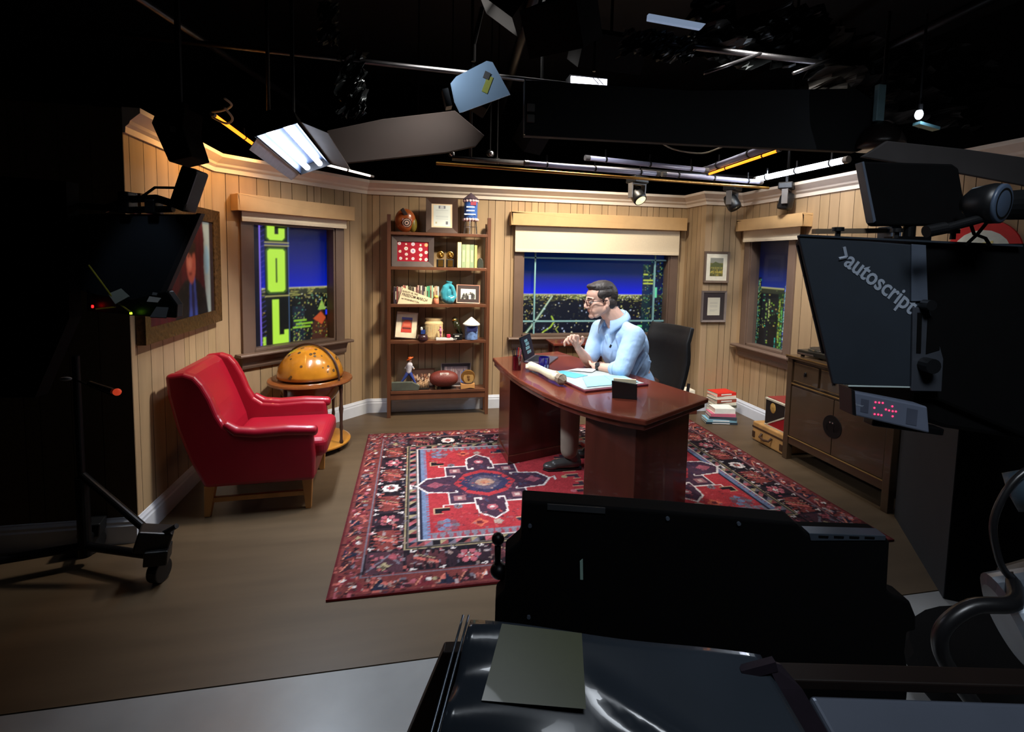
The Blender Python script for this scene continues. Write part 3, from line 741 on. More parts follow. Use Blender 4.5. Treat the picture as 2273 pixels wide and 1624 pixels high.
# ================================================================ BOOKSHELF
M_WAL = mat('walnut_wood', (96, 58, 38), 0.42, var=.18, scale=9, stretch=(1, 1, .15), coat=.15)
M_GOLD = mat('gold_metal', (212, 160, 78), 0.3, 1.0, var=.08)
M_PAPER = mat('white_paper', (226, 226, 222), 0.8, var=.03)
M_CREAMP = mat('cream_paper', (236, 222, 186), 0.8, var=.03)
M_DKWOOD = mat('dark_brown_wood', (66, 44, 34), 0.4, var=.15, scale=12)
SH = thing('bookshelf', 'tall open walnut bookshelf of five crowded shelves against the plank wall', 'bookshelf', (-.25, 4.86, 0))
SW, SD = .985, .17
def shelf_posts():
    for x in (0, SW-.034):
        for y in (0, SD-.03): MB().box((x, y, 0), (x+.034, y+.03, 1.95 if y == 0 else 1.90)).build('post', M_WAL, SH, bevel=.002)
SHZ = (1.79, 1.462, 1.105, .752, .262)
shelf_posts()
for i, z in enumerate(SHZ):
    b = MB(); b.box((.034, -.004 if z < .3 else 0, z-.028), (SW-.034, SD-.0, z)); b.build('shelf', M_WAL, SH, bevel=.002)
MB().box((.034, .004, .175), (SW-.034, .022, .232)).build('apron', M_WAL, SH, bevel=.002)
for x in (.006, SW-.028):
    MB().prism([(0, 1.85), (.10, 1.90), (.10, 1.87), (0, 1.80)], (x, .04, 0), (0, 1, 0), (0, 0, 1), .022).build('end_bracket', M_WAL, SH, bevel=.002)
def on_shelf(i, u, d=.07): return (-.25+u, 4.86+d, SHZ[i]+.0005)
def picture_frame(label, w, h, loc, rz=0, lean=0.0, fw=.03, dp=.02, fm=None, matw=0.0, matm=None, paint=None, cat='picture', name='picture_frame', group=None, res=.003, glass=False, roll=0.0):
    t = thing(name, label, cat, loc, rot=(-lean, roll, rz), group=group)
    b = MB(); W2 = w/2
    for a, c in (((-W2, 0), (W2, 0)), ((W2, 0), (W2, h)), ((W2, h), (-W2, h)), ((-W2, h), (-W2, 0))):
        dx, dz = c[0]-a[0], c[1]-a[1]; L = math.hypot(dx, dz); ux, uz = dx/L, dz/L; nx, nz = -uz, ux
        A = [(a[0], a[1]), (c[0], c[1]), (c[0]-ux*fw+nx*fw, c[1]-uz*fw+nz*fw), (a[0]+ux*fw+nx*fw, a[1]+uz*fw+nz*fw)]
        b.add([(p[0], -dp, p[1]) for p in A[:2]]+[(p[0], -dp*.72, p[1]) for p in A[2:]]+[(p[0], 0, p[1]) for p in A], [(0, 1, 2, 3), (7, 6, 5, 4), (0, 4, 5, 1), (1, 5, 6, 2), (2, 6, 7, 3), (3, 7, 4, 0)])
    b.build('frame', fm or M_DKWOOD, t)
    iw, ih = w-2*fw, h-2*fw
    MB().box((-W2+.004, -.001, .004), (W2-.004, .003, h-.004)).build('backing', M_DKWOOD, t)
    if matw:
        MB().box((-iw/2-.002, -dp*.5, fw-.002), (iw/2+.002, -dp*.5+.002, h-fw+.002)).build('mat_board', matm or M_PAPER, t)
    pw, ph = iw-2*matw, ih-2*matw
    cv = Canvas(pw, ph, res, (200, 200, 200), 7)
    paint(cv, pw, ph)
    cv.mesh('picture', mat_col('printed_surface', .6), t, (-pw/2, -dp*.5-.0012, fw+matw), (1, 0, 0), (0, 0, 1))
    if glass:
        MB().add([(-iw/2, -dp*.66, fw), (iw/2, -dp*.66, fw), (iw/2, -dp*.66, h-fw), (-iw/2, -dp*.66, h-fw)], [(0, 1, 2, 3)]).build('glazing', M_PANE, t)
    return t
def crowd(cv, w, h, cols, seed, n=60, lo=0, hi=.7, s=.08):
    r = np.random.RandomState(seed)
    for i in range(n):
        x = r.uniform(0, w); y = r.uniform(lo, hi)*h; c = cols[r.randint(len(cols))]
        cv.disc(x, y, s*h*r.uniform(.5, 1), c, ry=s*h*r.uniform(.8, 2.0), al=.9)
# --- top shelf
t = thing('carved_face_ball', 'round carved wooden ornament with ringed eye at left end of top shelf', 'ornament', on_shelf(0, .165, .08))
M_ORW = mat('orange_stained_wood', (158, 78, 32), 0.28, var=.25, scale=8, coat=.4)
MB().ell((0, 0, .112), (.098, .075, .112), 32, 24).build('body', M_ORW, t, smooth=True)
M_BAND = mat('dark_grey_paint', (52, 44, 42), .4); M_RING = mat('pale_pink_paint', (232, 205, 190), .5)
Rt = Euler((0, math.radians(-28), 0)).to_matrix()
bd = MB()
bd.lathe([(.1005*math.sin(a)*1.0, -.1145*math.cos(a)) for a in np.linspace(.25, 2.9, 2)], n=4) if False else None
pts = []
for i in range(17):
    a = -.1+i*(PI*.62)/16; pts.append((-.060*math.cos(a*1.0)*.98-.02*math.sin(a), -.055-.012*math.sin(a*1.4), .112+.105*math.sin(a)*math.cos(.3)-.02))
MB().box((-.018, -.079, .10), (.018, -.064, .215), R=Euler((.5, -.62, 0)), c=(-.035, -.055, .16)).build('dark_band', M_BAND, t, bevel=.006)
for k, (rr_, m_) in enumerate(((.046, M_BAND), (.040, M_RING), (.032, M_BAND), (.022, M_RING), (.010, M_BAND))):
    q = Vector((.016, -.070-.0022*k, .085)); MB().cyl(q, q+Vector((.0, -.004, -.0015)), rr_, rr_*.96, 28).build('eye_ring', m_, t)
MB().ell((.072, .0, .075), (.040, .05, .075), 20, 14).build('green_side', mat('olive_paint', (112, 98, 34), .4), t, smooth=True)
def cert(cv, w, h):
    cv.rect(0, 0, w, h, (236, 214, 180)); cv.rect(w*.09, h*.06, w*.91, h*.94, (222, 232, 228)); cv.rect(w*.34, h*.80, w*.66, h*.91, (120, 126, 140)); cv.disc(w*.5, h*.855, w*.09, (200, 205, 210))
    for y in (.72, .64, .60, .52, .48, .44, .36): cv.rect(w*.2, h*y, w*.8, h*(y+.008), (176, 188, 190))
    cv.rect(w*.68, h*.14, w*.78, h*.26, (110, 114, 124)); cv.rect(w*.18, h*.16, w*.26, h*.24, (190, 186, 150))
picture_frame('white certificate in a broad dark brown frame leaning on the top shelf', .305, .335, on_shelf(0, .513, .05), lean=.12, fw=.052, dp=.022, fm=M_DKWOOD, paint=cert)
t = thing('water_tower_model', 'blue and red model water tower on thin legs at right of top shelf', 'model', on_shelf(0, .792, .07))
MB().cyl((0, 0, .155), (0, 0, .335), .066, .066, 28).build('tank', mat('blue_printed_tin', (58, 104, 186), .35, var=.2, scale=8), t)
MB().cyl((0, 0, .335), (0, 0, .40), .082, .002, 28).build('cone_roof', mat('plum_grey_roof', (74, 60, 72), .5), t)
for z in (.322, .142):
    b = MB(); b.cyl((0, 0, z-.004), (0, 0, z+.008), .069, .069, 24)
    for k in range(14):
        a = 2*PI*k/14; b.ell((.067*math.cos(a), .067*math.sin(a), z-.003), (.013, .013, .015), 10, 6)
    b.build('scallop_trim', mat('pink_white_trim', (236, 206, 212), .5), t)
for k in range(6):
    a = 2*PI*k/6+.3; MB().cyl((.055*math.cos(a), .055*math.sin(a), .15), (.07*math.cos(a), .06*math.sin(a), 0), .0035).build('leg', M_CHROME, t)
b = MB(); b.tube([(.066*math.cos(a), .06*math.sin(a), .07) for a in np.linspace(0, 2*PI, 18)[:-1]], .002, 6, closed=True); b.build('brace_ring', M_CHROME, t)
for z, wd_ in ((.25, .05), (.215, .05), (.18, .07)): MB().box((-wd_, -.0672, z), (wd_*.6, -.040, z+.014), R=None).build('label_band', mat('pale_lettering_band', (188, 206, 232), .5), t)
MB().box((-.01, -.0675, .275), (.045, -.045, .31)).build('red_panel', mat('red_panel', (168, 60, 84), .5), t)
# --- second shelf
def pins(cv, w, h):
    cv.rect(0, 0, w, h, (160, 8, 40)); r = np.random.RandomState(1)
    P = [(.07, .9, .055), (.28, .87, .03), (.5, .88, .06), (.74, .84, .035), (.92, .85, .06), (.28, .65, .06), (.74, .62, .065), (.09, .5, .045), (.5, .53, .085), (.92, .47, .055), (.29, .36, .05), (.75, .33, .055), (.11, .15, .05), (.3, .13, .035), (.5, .14, .05), (.74, .12, .045), (.92, .11, .055)]
    for i, (x, y, s) in enumerate(P):
        cv.disc(x*w, y*h, s*w*.95, (240, 168, 110) if i == 4 else ((226, 214, 220), (236, 226, 210))[i % 2]); cv.disc(x*w, y*h, s*w*.4, ((190, 180, 190), (200, 190, 150), (170, 150, 200))[i % 3])
picture_frame('grey shadow box with many round pins on red cloth, second shelf', .395, .288, on_shelf(1, .240, .062), lean=.03, fw=.05, dp=.045, fm=mat('grey_brown_frame', (88, 78, 76), .45), paint=pins)
def award(label, u):
    t = thing('medallion_award', label, 'award', on_shelf(1, u, .05), group='gold medallion awards on the second shelf')
    b = MB(); b.box((-.036, -.03, 0), (.036, .03, .078)); b.build('base', M_BLACKG, t, bevel=.004)
    MB().box((-.022, -.033, .006), (.026, -.0305, .070)).build('plate', M_GOLD, t)
    MB().cyl((0, -.012, .118), (0, .0, .118), .036, n=28).build('medallion', M_GOLD, t, bevel=.003)
    b = MB(); b.ell((-.004, -.016, .120), (.012, .006, .018), 12, 8); b.ell((.006, -.016, .105), (.014, .006, .01), 12, 8); b.build('relief', mat('dull_gold', (176, 124, 56), .4, 1), t, smooth=True); return t
award('gold medallion award on dark block beside the red pin box', .500); award('gold medallion award on dark block nearer the green books', .592)
# books
BK = {}
def book(label, loc, th, dp, h, rgb, rz=0, flat=False, group=None, tilt=0.0, spine=None, rough=.55, name='book'):
    """upright book: spine faces -y; flat=True lies on its side, spine along x"""
    if flat: t = thing(name, label, 'book', loc, rz, group)
    else: t = thing(name, label, 'book', loc, rot=(0, tilt, rz), group=group)
    m = mat('cover_%d_%d_%d' % rgb, rgb, rough, var=.1); pg = mat('page_block', (226, 218, 198), .85, var=.08, scale=200)
    c = .0025
    if flat:      # x = length h, y = depth dp, z = th
        b = MB(); b.box((-h/2, 0, 0), (h/2, dp, c)); b.box((-h/2, 0, th-c), (h/2, dp, th)); b.box((-h/2, -.001, 0), (h/2, c, th)); b.build('cover', m, t, bevel=.001)
        MB().box((-h/2+.004, c, c), (h/2-.004, dp-.004, th-c)).build('pages', pg, t)
        if spine: MB().box((-h*.3, -.002, th*.3), (h*.25, -.001, th*.7)).build('spine_title', mat('title_%d_%d_%d' % spine, spine, .5), t)
    else:
        b = MB(); b.box((-th/2, 0, 0), (-th/2+c*.6, dp, h)); b.box((th/2-c*.6, 0, 0), (th/2, dp, h)); b.box((-th/2, -.001, 0), (th/2, c, h)); b.build('cover', m, t, bevel=.001)
        MB().box((-th/2+c*.6, c, .002), (th/2-c*.6, dp-.004, h-.003)).build('pages', pg, t)
        if spine: MB().box((-th*.25, -.002, h*.25), (th*.25, -.001, h*.75)).build('spine_title', mat('title_%d_%d_%d' % spine, spine, .5), t)
    return t
book('tall narrow cream book standing left of the green volumes', on_shelf(1, .683, .03), .036, .12, .245, (238, 228, 168))
G2 = 'three matching pale green volumes on the second shelf'
for k, (u, c) in enumerate(((.725, (140, 160, 124)), (.765, (168, 184, 138)), (.805, (132, 156, 124)))):
    book(('left', 'middle', 'right')[k]+' one of three matching pale green volumes on second shelf', on_shelf(1, u, .03), .038, .13, .225, c, group=G2, spine=(196, 204, 150))
book('thin yellow-green book right of the three green volumes', on_shelf(1, .843, .03), .024, .12, .22, (200, 190, 110))
t = thing('dark_bookend', 'dark grey rounded stone bookend at right end of second shelf', 'bookend', on_shelf(1, .888, .05))
MB().prism([(-.03, 0), (.03, 0), (.03, .05), (.02, .085), (0, .10), (-.02, .085), (-.03, .05)], (0, .03, 0), (1, 0, 0), (0, 0, 1), .06).build('stone', mat('dark_green_stone', (52, 56, 50), .4), t, bevel=.006)
# --- third shelf: row of thin books
cs = [(58, 44, 52), (46, 42, 50), (128, 66, 60), (206, 190, 160), (188, 150, 140), (226, 220, 196), (196, 126, 110), (150, 84, 74), (214, 222, 190), (96, 88, 60), (70, 66, 58), (112, 104, 84), (60, 60, 56), (232, 208, 184), (92, 58, 60), (216, 168, 160), (64, 60, 58), (236, 226, 208), (70, 62, 74), (52, 50, 50), (214, 208, 180), (84, 178, 132), (64, 150, 116), (178, 140, 110), (150, 196, 168), (222, 206, 170), (180, 154, 126), (206, 180, 160), (176, 198, 206)]
nm = {(58, 44, 52): 'plum black', (46, 42, 50): 'charcoal', (128, 66, 60): 'brick red', (206, 190, 160): 'sand', (188, 150, 140): 'dusty pink', (226, 220, 196): 'ivory', (196, 126, 110): 'salmon', (150, 84, 74): 'rust red', (214, 222, 190): 'pale green', (96, 88, 60): 'olive', (70, 66, 58): 'dark khaki', (112, 104, 84): 'khaki', (60, 60, 56): 'dark grey', (232, 208, 184): 'peach', (92, 58, 60): 'maroon', (216, 168, 160): 'pink', (64, 60, 58): 'brown black', (236, 226, 208): 'off-white', (70, 62, 74): 'purple grey', (52, 50, 50): 'black', (214, 208, 180): 'cream', (84, 178, 132): 'bright green', (64, 150, 116): 'teal green', (178, 140, 110): 'tan', (150, 196, 168): 'mint', (222, 206, 170): 'buff', (180, 154, 126): 'light brown', (206, 180, 160): 'beige', (176, 198, 206): 'pale blue'}
rb = random.Random(4); u = .058
for i, c in enumerate(cs):
    th = .0145 if i not in (21, 8, 13) else .0185; hh = .168+rb.uniform(-.012, .010)
    if i < 2: th = .0145
    book('thin %s book in the row on the third shelf' % nm[c], on_shelf(2, u+th/2, .055), th-.0006, .10, hh, c, group='row of thin books on the third shelf', spine=((230, 220, 190) if sum(c) < 330 else (96, 70, 60)) if i % 2 else None); u += th
t = thing('pennant_sign', 'cream triangular march pennant card leaning against the thin books', 'sign', on_shelf(2, .095, .042), rot=(-.06, 0, 0))
PN = [(0, 0), (.052, .157), (.345, .045), (.352, .0)]
MB().prism(PN, (-.0, 0, 0), (1, 0, 0), (0, 0, 1), .003).build('card', M_CREAMP, t)
M_INK = mat('brown_black_ink', (62, 44, 30), .7, var=.05)
sl = math.atan2(-.052, .20)
for tx, x, z, s_, w_ in (('AUGUST 28, 1963', .045, .118, .022, .9), ('FREEDOM MARCH', .040, .082, .038, .80), ('on WASHINGTON', .036, .048, .022, .95)):
    letters(tx, 'lettering', M_INK, t, (x, -.0035, z), (math.cos(sl), 0, math.sin(sl)), (-math.sin(sl), 0, math.cos(sl)), s_, .0004, width=w_, bold=.0006)
t = thing('candle_jar', 'small orange and yellow candle jar at the tip of the pennant', 'candle', on_shelf(2, .462, .03))
MB().lathe([(0, 0), (.024, 0), (.027, .01), (.027, .05), (.02, .056), (0, .056)], n=20).build('jar', mat('salmon_wax', (204, 124, 96), .5), t, smooth=True)
MB().lathe([(0, .055), (.02, .055), (.022, .075), (.014, .084), (0, .086)], n=20).build('lid', mat('yellow_wax', (214, 180, 84), .5), t, smooth=True)
# blue gurgling vase
t = thing('glazed_vase', 'turquoise glazed vase with a hole through its body on third shelf', 'vase', on_shelf(2, .592, .05))
b = MB(); prof = [(-.01, .02), (.0, .0)]
path = [(-.020, .042), (-.048, .06), (-.052, .11), (-.034, .16), (-.004, .19), (.026, .165), (.038, .12)]
b.tube([(x, 0, z) for x, z in path], .03, 16, radii=[.04, .04, .040, .038, .028, .022, .024])
b.tube([(x, 0, z) for x, z in ((-.02, .046), (.02, .046), (.048, .075), (.040, .125))], .03, 16, radii=[.044, .044, .026, .022])
b.ell((0, 0, .035), (.052, .04, .035), 20, 12); b.cyl((-.008, 0, .185), (-.004, 0, .222), .022, .034, 16)
b.ell((-.02, 0, .10), (.038, .036, .06), 16, 12)
b.build('vase_body', mat('turquoise_glaze', (62, 150, 172), .14, var=.22, scale=12, coat=.6), t, remesh=.004, relax=8)
def ph1(cv, w, h):
    cv.rect(0, 0, w, h, (206, 216, 206)); crowd(cv, w, h, [(40, 40, 40), (70, 68, 66), (30, 30, 34)], 3, 26, 0, .45, .16); cv.rect(w*.55, 0, w*.68, h*.42, (232, 232, 230)); cv.disc(w*.66, h*.62, h*.09, (90, 80, 76))
picture_frame('black and white group photograph in pink-edged black frame, third shelf', .232, .185, (-.25+.775, 4.92, SHZ[2]+.0045), lean=.22, fw=.008, dp=.014, fm=mat('copper_edge', (214, 160, 140), .4), matw=.034, matm=mat('dark_mat_board', (58, 46, 46), .8), paint=ph1, roll=.03)
# --- fourth shelf
def red_art(cv, w, h):
    cv.rect(0, 0, w, h, (150, 118, 100)); cv.rect(0, h*.84, w, h, (112, 118, 196)); cv.poly([(0, h*.1), (w*.12, h*.66), (w*.4, h*.82), (w*.7, h*.82), (w*.95, h*.6), (w, h*.05), (0, 0)], (216, 92, 70)); cv.rect(w*.1, h*.22, w*.92, h*.34, (110, 44, 40)); cv.rect(0, 0, w, h*.2, (206, 70, 56)); cv.rect(w*.2, h*.42, w*.85, h*.58, (226, 122, 96))
picture_frame('red landscape print in wide cream mat tilted on fourth shelf', .215, .262, on_shelf(3, .172, .095)+(0,) if 0 else (-.25+.172, 4.955, SHZ[3]+.010), lean=.16, fw=.007, dp=.02, fm=M_DKWOOD, matw=.05, matm=mat('ivory_mat', (240, 228, 200), .8), paint=red_art, roll=.08)
t = thing('snow_globe', 'small snow globe on dark round base in front of red print', 'snow globe', on_shelf(3, .336, .036))
MB().lathe([(0, 0), (.05, 0), (.054, .01), (.05, .03), (.046, .052), (0, .054)], n=24).build('base', mat('plum_base', (50, 28, 38), .3), t, smooth=True)
MB().ell((0, 0, .105), (.053, .053, .053), 24, 16).build('glass_ball', mat_glass('clear_ball', (240, 240, 240), 1.3), t, smooth=True)
b = MB(); b.box((-.018, -.016, .062), (.024, .016, .098)); b.build('blue_scene', mat('blue_scene', (40, 70, 150), .5), t); MB().ell((-.012, 0, .11), (.013, .012, .02), 10, 8).build('white_figure', M_PAPER, t)
MB().box((-.006, -.0535, .02), (.004, -.049, .034)).build('gold_mark', M_GOLD, t)
t = thing('wicker_vase', 'wide cream ribbed jar with flared rim on fourth shelf', 'vase', on_shelf(3, .445, .118))
prof = [(0, 0), (.075, 0), (.085, .02), (.083, .12), (.092, .15), (.088, .165), (.072, .175), (.082, .195), (.086, .205), (.076, .205), (.062, .178), (0, .17)]
b = MB(); b.lathe(prof, n=40, sy=.5); 
for k in range(40):
    a = 2*PI*k/40; b.cyl((.084*math.cos(a), .042*math.sin(a), .02), (.086*math.cos(a), .043*math.sin(a), .135), .0035, n=5)
b.build('jar_body', mat('cream_wicker', (224, 200, 150), .6, var=.1, scale=40), t)
t = thing('dancer_trophy', 'small pink figurine and red cube on white base, fourth shelf', 'figurine', on_shelf(3, .548, .028))
MB().box((-.085, -.024, 0), (.085, .024, .022)).build('base', M_PAPER, t, bevel=.002)
b = MB(); b.cap((-.045, 0, .03), (-.04, 0, .07), .004, .009, 10); b.cap((-.035, 0, .03), (-.038, 0, .07), .004, .008, 10); b.cap((-.04, 0, .07), (-.042, 0, .108), .012, .011, 10); b.ell((-.043, 0, .128), (.009, .009, .012), 10, 8); b.cap((-.04, 0, .11), (-.015, 0, .095), .005, .003, 8); b.cap((-.046, 0, .11), (-.062, 0, .09), .005, .003, 8)
b.build('figure', mat('pink_enamel', (196, 120, 150), .3), t, smooth=True); MB().box((.018, -.02, .022), (.056, .016, .056)).build('cube', mat('raspberry_cube', (206, 54, 84), .35), t, bevel=.006)
t = thing('boot_bottle', 'tall dark green-black bottle leaning left of the blue canister', 'bottle', on_shelf(3, .70, .10))
b = MB(); b.cap((-.0, 0, .05), (-.05, .0, .19), .034, .030, 20); b.build('glass_body', mat('dark_green_glass', (40, 42, 26), .12, coat=.6), t, smooth=True)
MB().ell((-.056, -.022, .19), (.022, .012, .012), 12, 8).build('gold_cap', M_GOLD, t, smooth=True)
t = thing('black_clasp_box', 'low black box with pale label between red cube and canister', 'box', on_shelf(3, .675, .022))
MB().box((-.052, -.018, 0), (.045, .02, .062)).build('box_body', M_BLACKG, t, bevel=.008)
MB().box((-.03, -.0205, .036), (.012, -.0185, .046)).build('label', M_PAPER, t); b = MB(); b.tube([(-.045, -.024, .008), (-.02, -.03, .006), (-.01, -.03, .018), (-.035, -.024, .02)], .002, 6, closed=True); b.build('clasp', M_PAPER, t)
t = thing('patterned_canister', 'blue and white patterned canister with white cone lid, fourth shelf', 'canister', on_shelf(3, .812, .06))
mm_ = mat('blue_transfer_pattern', (110, 140, 192), .3, var=.45, scale=38)
MB().cyl((0, 0, 0), (0, 0, .145), .064, .066, 28).build('canister_body', mm_, t, bevel=.004); MB().cyl((0, 0, .145), (0, 0, .155), .085, .085, 28).build('lid_rim', M_PAPER, t); MB().cyl((0, 0, .155), (0, 0, .222), .085, .006, 28).build('cone_lid', M_PAPER, t)
MB().box((-.05, -.0665, .085), (.05, -.05, .135)).build('dark_band', mat('navy_band', (40, 46, 92), .4, var=.4, scale=60), t)
# --- bottom shelf
t = thing('player_figurine', 'leaping figurine in orange cap and blue trousers, bottom shelf', 'figurine', on_shelf(4, .20, .09))
J = lambda *p: Vector(p)
MB().box((-.10, -.03, 0), (.09, .035, .006)).build('stand', M_BLACKG, t)
b = MB(); b.cap((-.085, 0, .04), (-.045, 0, .095), .008, .012, 12); b.cap((-.045, 0, .095), (.0, 0, .165), .013, .022, 12); b.cap((.075, 0, .035), (.05, 0, .09), .009, .012, 12); b.cap((.05, 0, .09), (.01, 0, .165), .013, .022, 12)
b.build('trousers', mat('denim_blue', (52, 72, 150), .6), t, remesh=.004, relax=2)
b = MB(); b.cap((.005, 0, .17), (.012, 0, .235), .026, .03, 14); b.cap((.02, 0, .24), (.05, -.01, .205), .012, .009, 10); b.cap((0, 0, .24), (-.03, .01, .20), .011, .009, 10); b.build('jersey', mat('white_navy_jersey', (200, 200, 215), .6, var=.5, scale=40), t, remesh=.004, relax=2)
b = MB(); b.ell((.018, 0, .285), (.016, .016, .02), 14, 10); b.ell((.052, -.01, .20), (.009, .009, .009), 10, 8); b.build('skin', mat('figurine_skin', (226, 180, 150), .5), t, smooth=True)
b = MB(); b.box((-.02, -.028, .296), (.05, .028, .304), R=Euler((0, -.5, 0))); b.ell((.016, 0, .305), (.022, .022, .016), 14, 8); b.build('orange_cap', mat('orange_cap', (222, 104, 40), .5), t, smooth=True)
b = MB(); b.ell((-.095, 0, .03), (.018, .01, .009), 10, 8); b.ell((.085, 0, .026), (.02, .011, .01), 10, 8); b.build('boots', mat('brown_boots', (130, 60, 46), .5), t, smooth=True)
t = thing('slate_plaque', 'grey green wedge-shaped plaque at left front of bottom shelf', 'plaque', on_shelf(4, .175, .035))
MB().prism([(-.132, 0), (.125, .0), (.135, .045), (.06, .085), (-.132, .085)], (0, .0, .006), (1, 0, 0), (0, -.15, 1), .03).build('wedge', mat('grey_green_slate', (92, 98, 88), .35, var=.15), t, bevel=.003)
def ph2(cv, w, h):
    cv.rect(0, 0, w, h, (84, 60, 52)); crowd(cv, w, h, [(206, 170, 140), (170, 120, 90), (230, 200, 176), (120, 76, 60)], 5, 60, 0, .66, .07)
picture_frame('crowd photograph in dark frame behind the football, bottom shelf', .235, .185, on_shelf(4, .345, .145), lean=.07, fw=.012, dp=.012, fm=M_DKWOOD, paint=ph2)
t = thing('stage_diorama', 'low cluster of tiny pale figures left of the football', 'figurine', on_shelf(4, .345, .055))
MB().box((-.06, -.03, 0), (.055, .03, .012)).build('base', M_BLACKG, t)
for k in range(7):
    x = -.05+k*.0165; hh = .05+.035*((k*5) % 7)/6
    b = MB(); b.cap((x, 0, .015), (x+.002, 0, hh), .005, .008, 8); b.ell((x+.002, 0, hh+.014), (.006, .006, .008), 8, 6); b.cap((x, 0, hh*.8), (x+.012, -.008, hh+.004), .003, .003, 6); b.build('small_figure', mat('pale_bronze', (196, 160, 122), .4), t, smooth=True)
t = thing('football', 'brown leather football with white laces on a clear stand, bottom shelf', 'football', on_shelf(4, .545, .052))
def fb(): 
    n = 24; return [(.080*math.sin(PI*i/n)**.8 if 0 < i < n else 0, -.142*math.cos(PI*i/n)) for i in range(n+1)]
AX = Euler((0, PI/2, 0)).to_matrix()
MB().lathe(fb(), (0, 0, .102), 28, ax=AX).build('leather_ball', mat('football_leather', (112, 48, 40), .5, var=.12, bump=.3, scale=120), t, smooth=True)
b = MB()
for k in range(8): b.cyl((-.036+k*.0105, -.062, .148), (-.036+k*.0105, -.042, .168), .0028, n=6)
b.cyl((-.042, -.052, .160), (.046, -.052, .160), .003, n=6); b.build('laces', M_PAPER, t)
b = MB(); b.box((-.125, -.05, 0), (.125, .05, .004)); b.box((-.07, -.05, .004), (-.066, .05, .05)); b.box((.066, -.05, .004), (.07, .05, .05)); b.build('clear_stand', mat_glass('acrylic', (235, 238, 240), 1.5), t)
def ph3(cv, w, h):
    cv.rect(0, 0, w, h, (150, 132, 140)); r = np.random.RandomState(8)
    for k in range(26): x = r.uniform(0, w); cv.rect(x, 0, x+w*.03, h*r.uniform(.5, 1), [(214, 200, 206), (110, 76, 80), (190, 170, 160), (70, 56, 70)][k % 4], .8)
    cv.poly([(w*.7, 0), (w*.74, h*.6), (w*.86, h*.8), (w*.98, h*.3), (w, 0)], (84, 116, 190)); cv.rect(w*.1, h*.85, w, h, (96, 86, 100), .6)
picture_frame('framed photograph in wide dark mat behind the wooden medal, bottom shelf', .30, .232, on_shelf(4, .672, .146), lean=.07, fw=.006, dp=.012, fm=mat('thin_silver_edge', (150, 140, 140), .4), matw=.028, matm=mat('charcoal_mat', (56, 50, 56), .8), paint=ph3)
t = thing('round_medal', 'round gold portrait medal on pale wooden block, bottom shelf right', 'award', on_shelf(4, .779, .02))
MB().prism([(-.07, 0), (-.02, .004), (.02, .012), (.068, .004), (.068, .055), (.03, .048), (-.035, .048), (-.072, .06)], (0, .03, 0), (1, 0, 0), (0, 0, 1), .05).build('wood_block', mat('pale_wood_block', (196, 142, 84), .5), t, bevel=.003)
MB().cyl((0, -.016, .122), (0, .004, .126), .070, n=36).build('medal_rim', mat('bronze_rim', (172, 128, 68), .35, .6), t, bevel=.004)
MB().cyl((.006, -.0205, .112), (.006, -.015, .112), .052, n=32).build('medal_face', mat('medal_gold', (204, 162, 96), .4, .4), t)
b = MB(); b.ell((.004, -.021, .126), (.015, .004, .018), 14, 8); b.ell((.008, -.021, .10), (.012, .004, .016), 14, 8); b.build('profile_relief', mat('relief_brown', (130, 92, 50), .5, .3), t, smooth=True)
# ================================================================ WALL PICTURES
def landscape(cv, w, h):
    cv.rect(0, 0, w, h, (120, 112, 60)); cv.rect(0, h*.72, w, h, (150, 146, 130)); cv.poly([(0, h*.6), (w*.4, h*.8), (w, h*.62), (w, h*.5), (0, h*.5)], (96, 100, 60)); cv.rect(0, h*.4, w, h*.5, (150, 140, 70)); cv.rect(0, h*.18, w, h*.28, (196, 176, 80)); crowd(cv, w, h, [(90, 84, 40), (170, 150, 70), (110, 110, 70)], 4, 40, 0, .5, .05)
picture_frame('landscape print in wide white mat and grey frame, upper of two', .282, .322, (3.07, YA-.004, 1.355), fw=.022, dp=.024, fm=mat('grey_brown_wood_frame', (116, 98, 84), .45), matw=.045, matm=mat('ivory_mat', (240, 228, 200), .8), paint=landscape, glass=True)
def letter_(cv, w, h):
    cv.rect(0, 0, w, h, (226, 216, 190))
    for k in range(10): cv.rect(w*.18, h*(.78-k*.06), w*(.8 if k % 3 else .6), h*(.79-k*.06), (180, 172, 160))
picture_frame('typed letter in dark mat and silver frame, lower of two', .282, .325, (3.06, YA-.004, .945), fw=.02, dp=.024, fm=mat('pewter_frame', (128, 116, 110), .4), matw=.05, matm=mat('dark_mat_board', (58, 46, 46), .8), paint=letter_, glass=True)
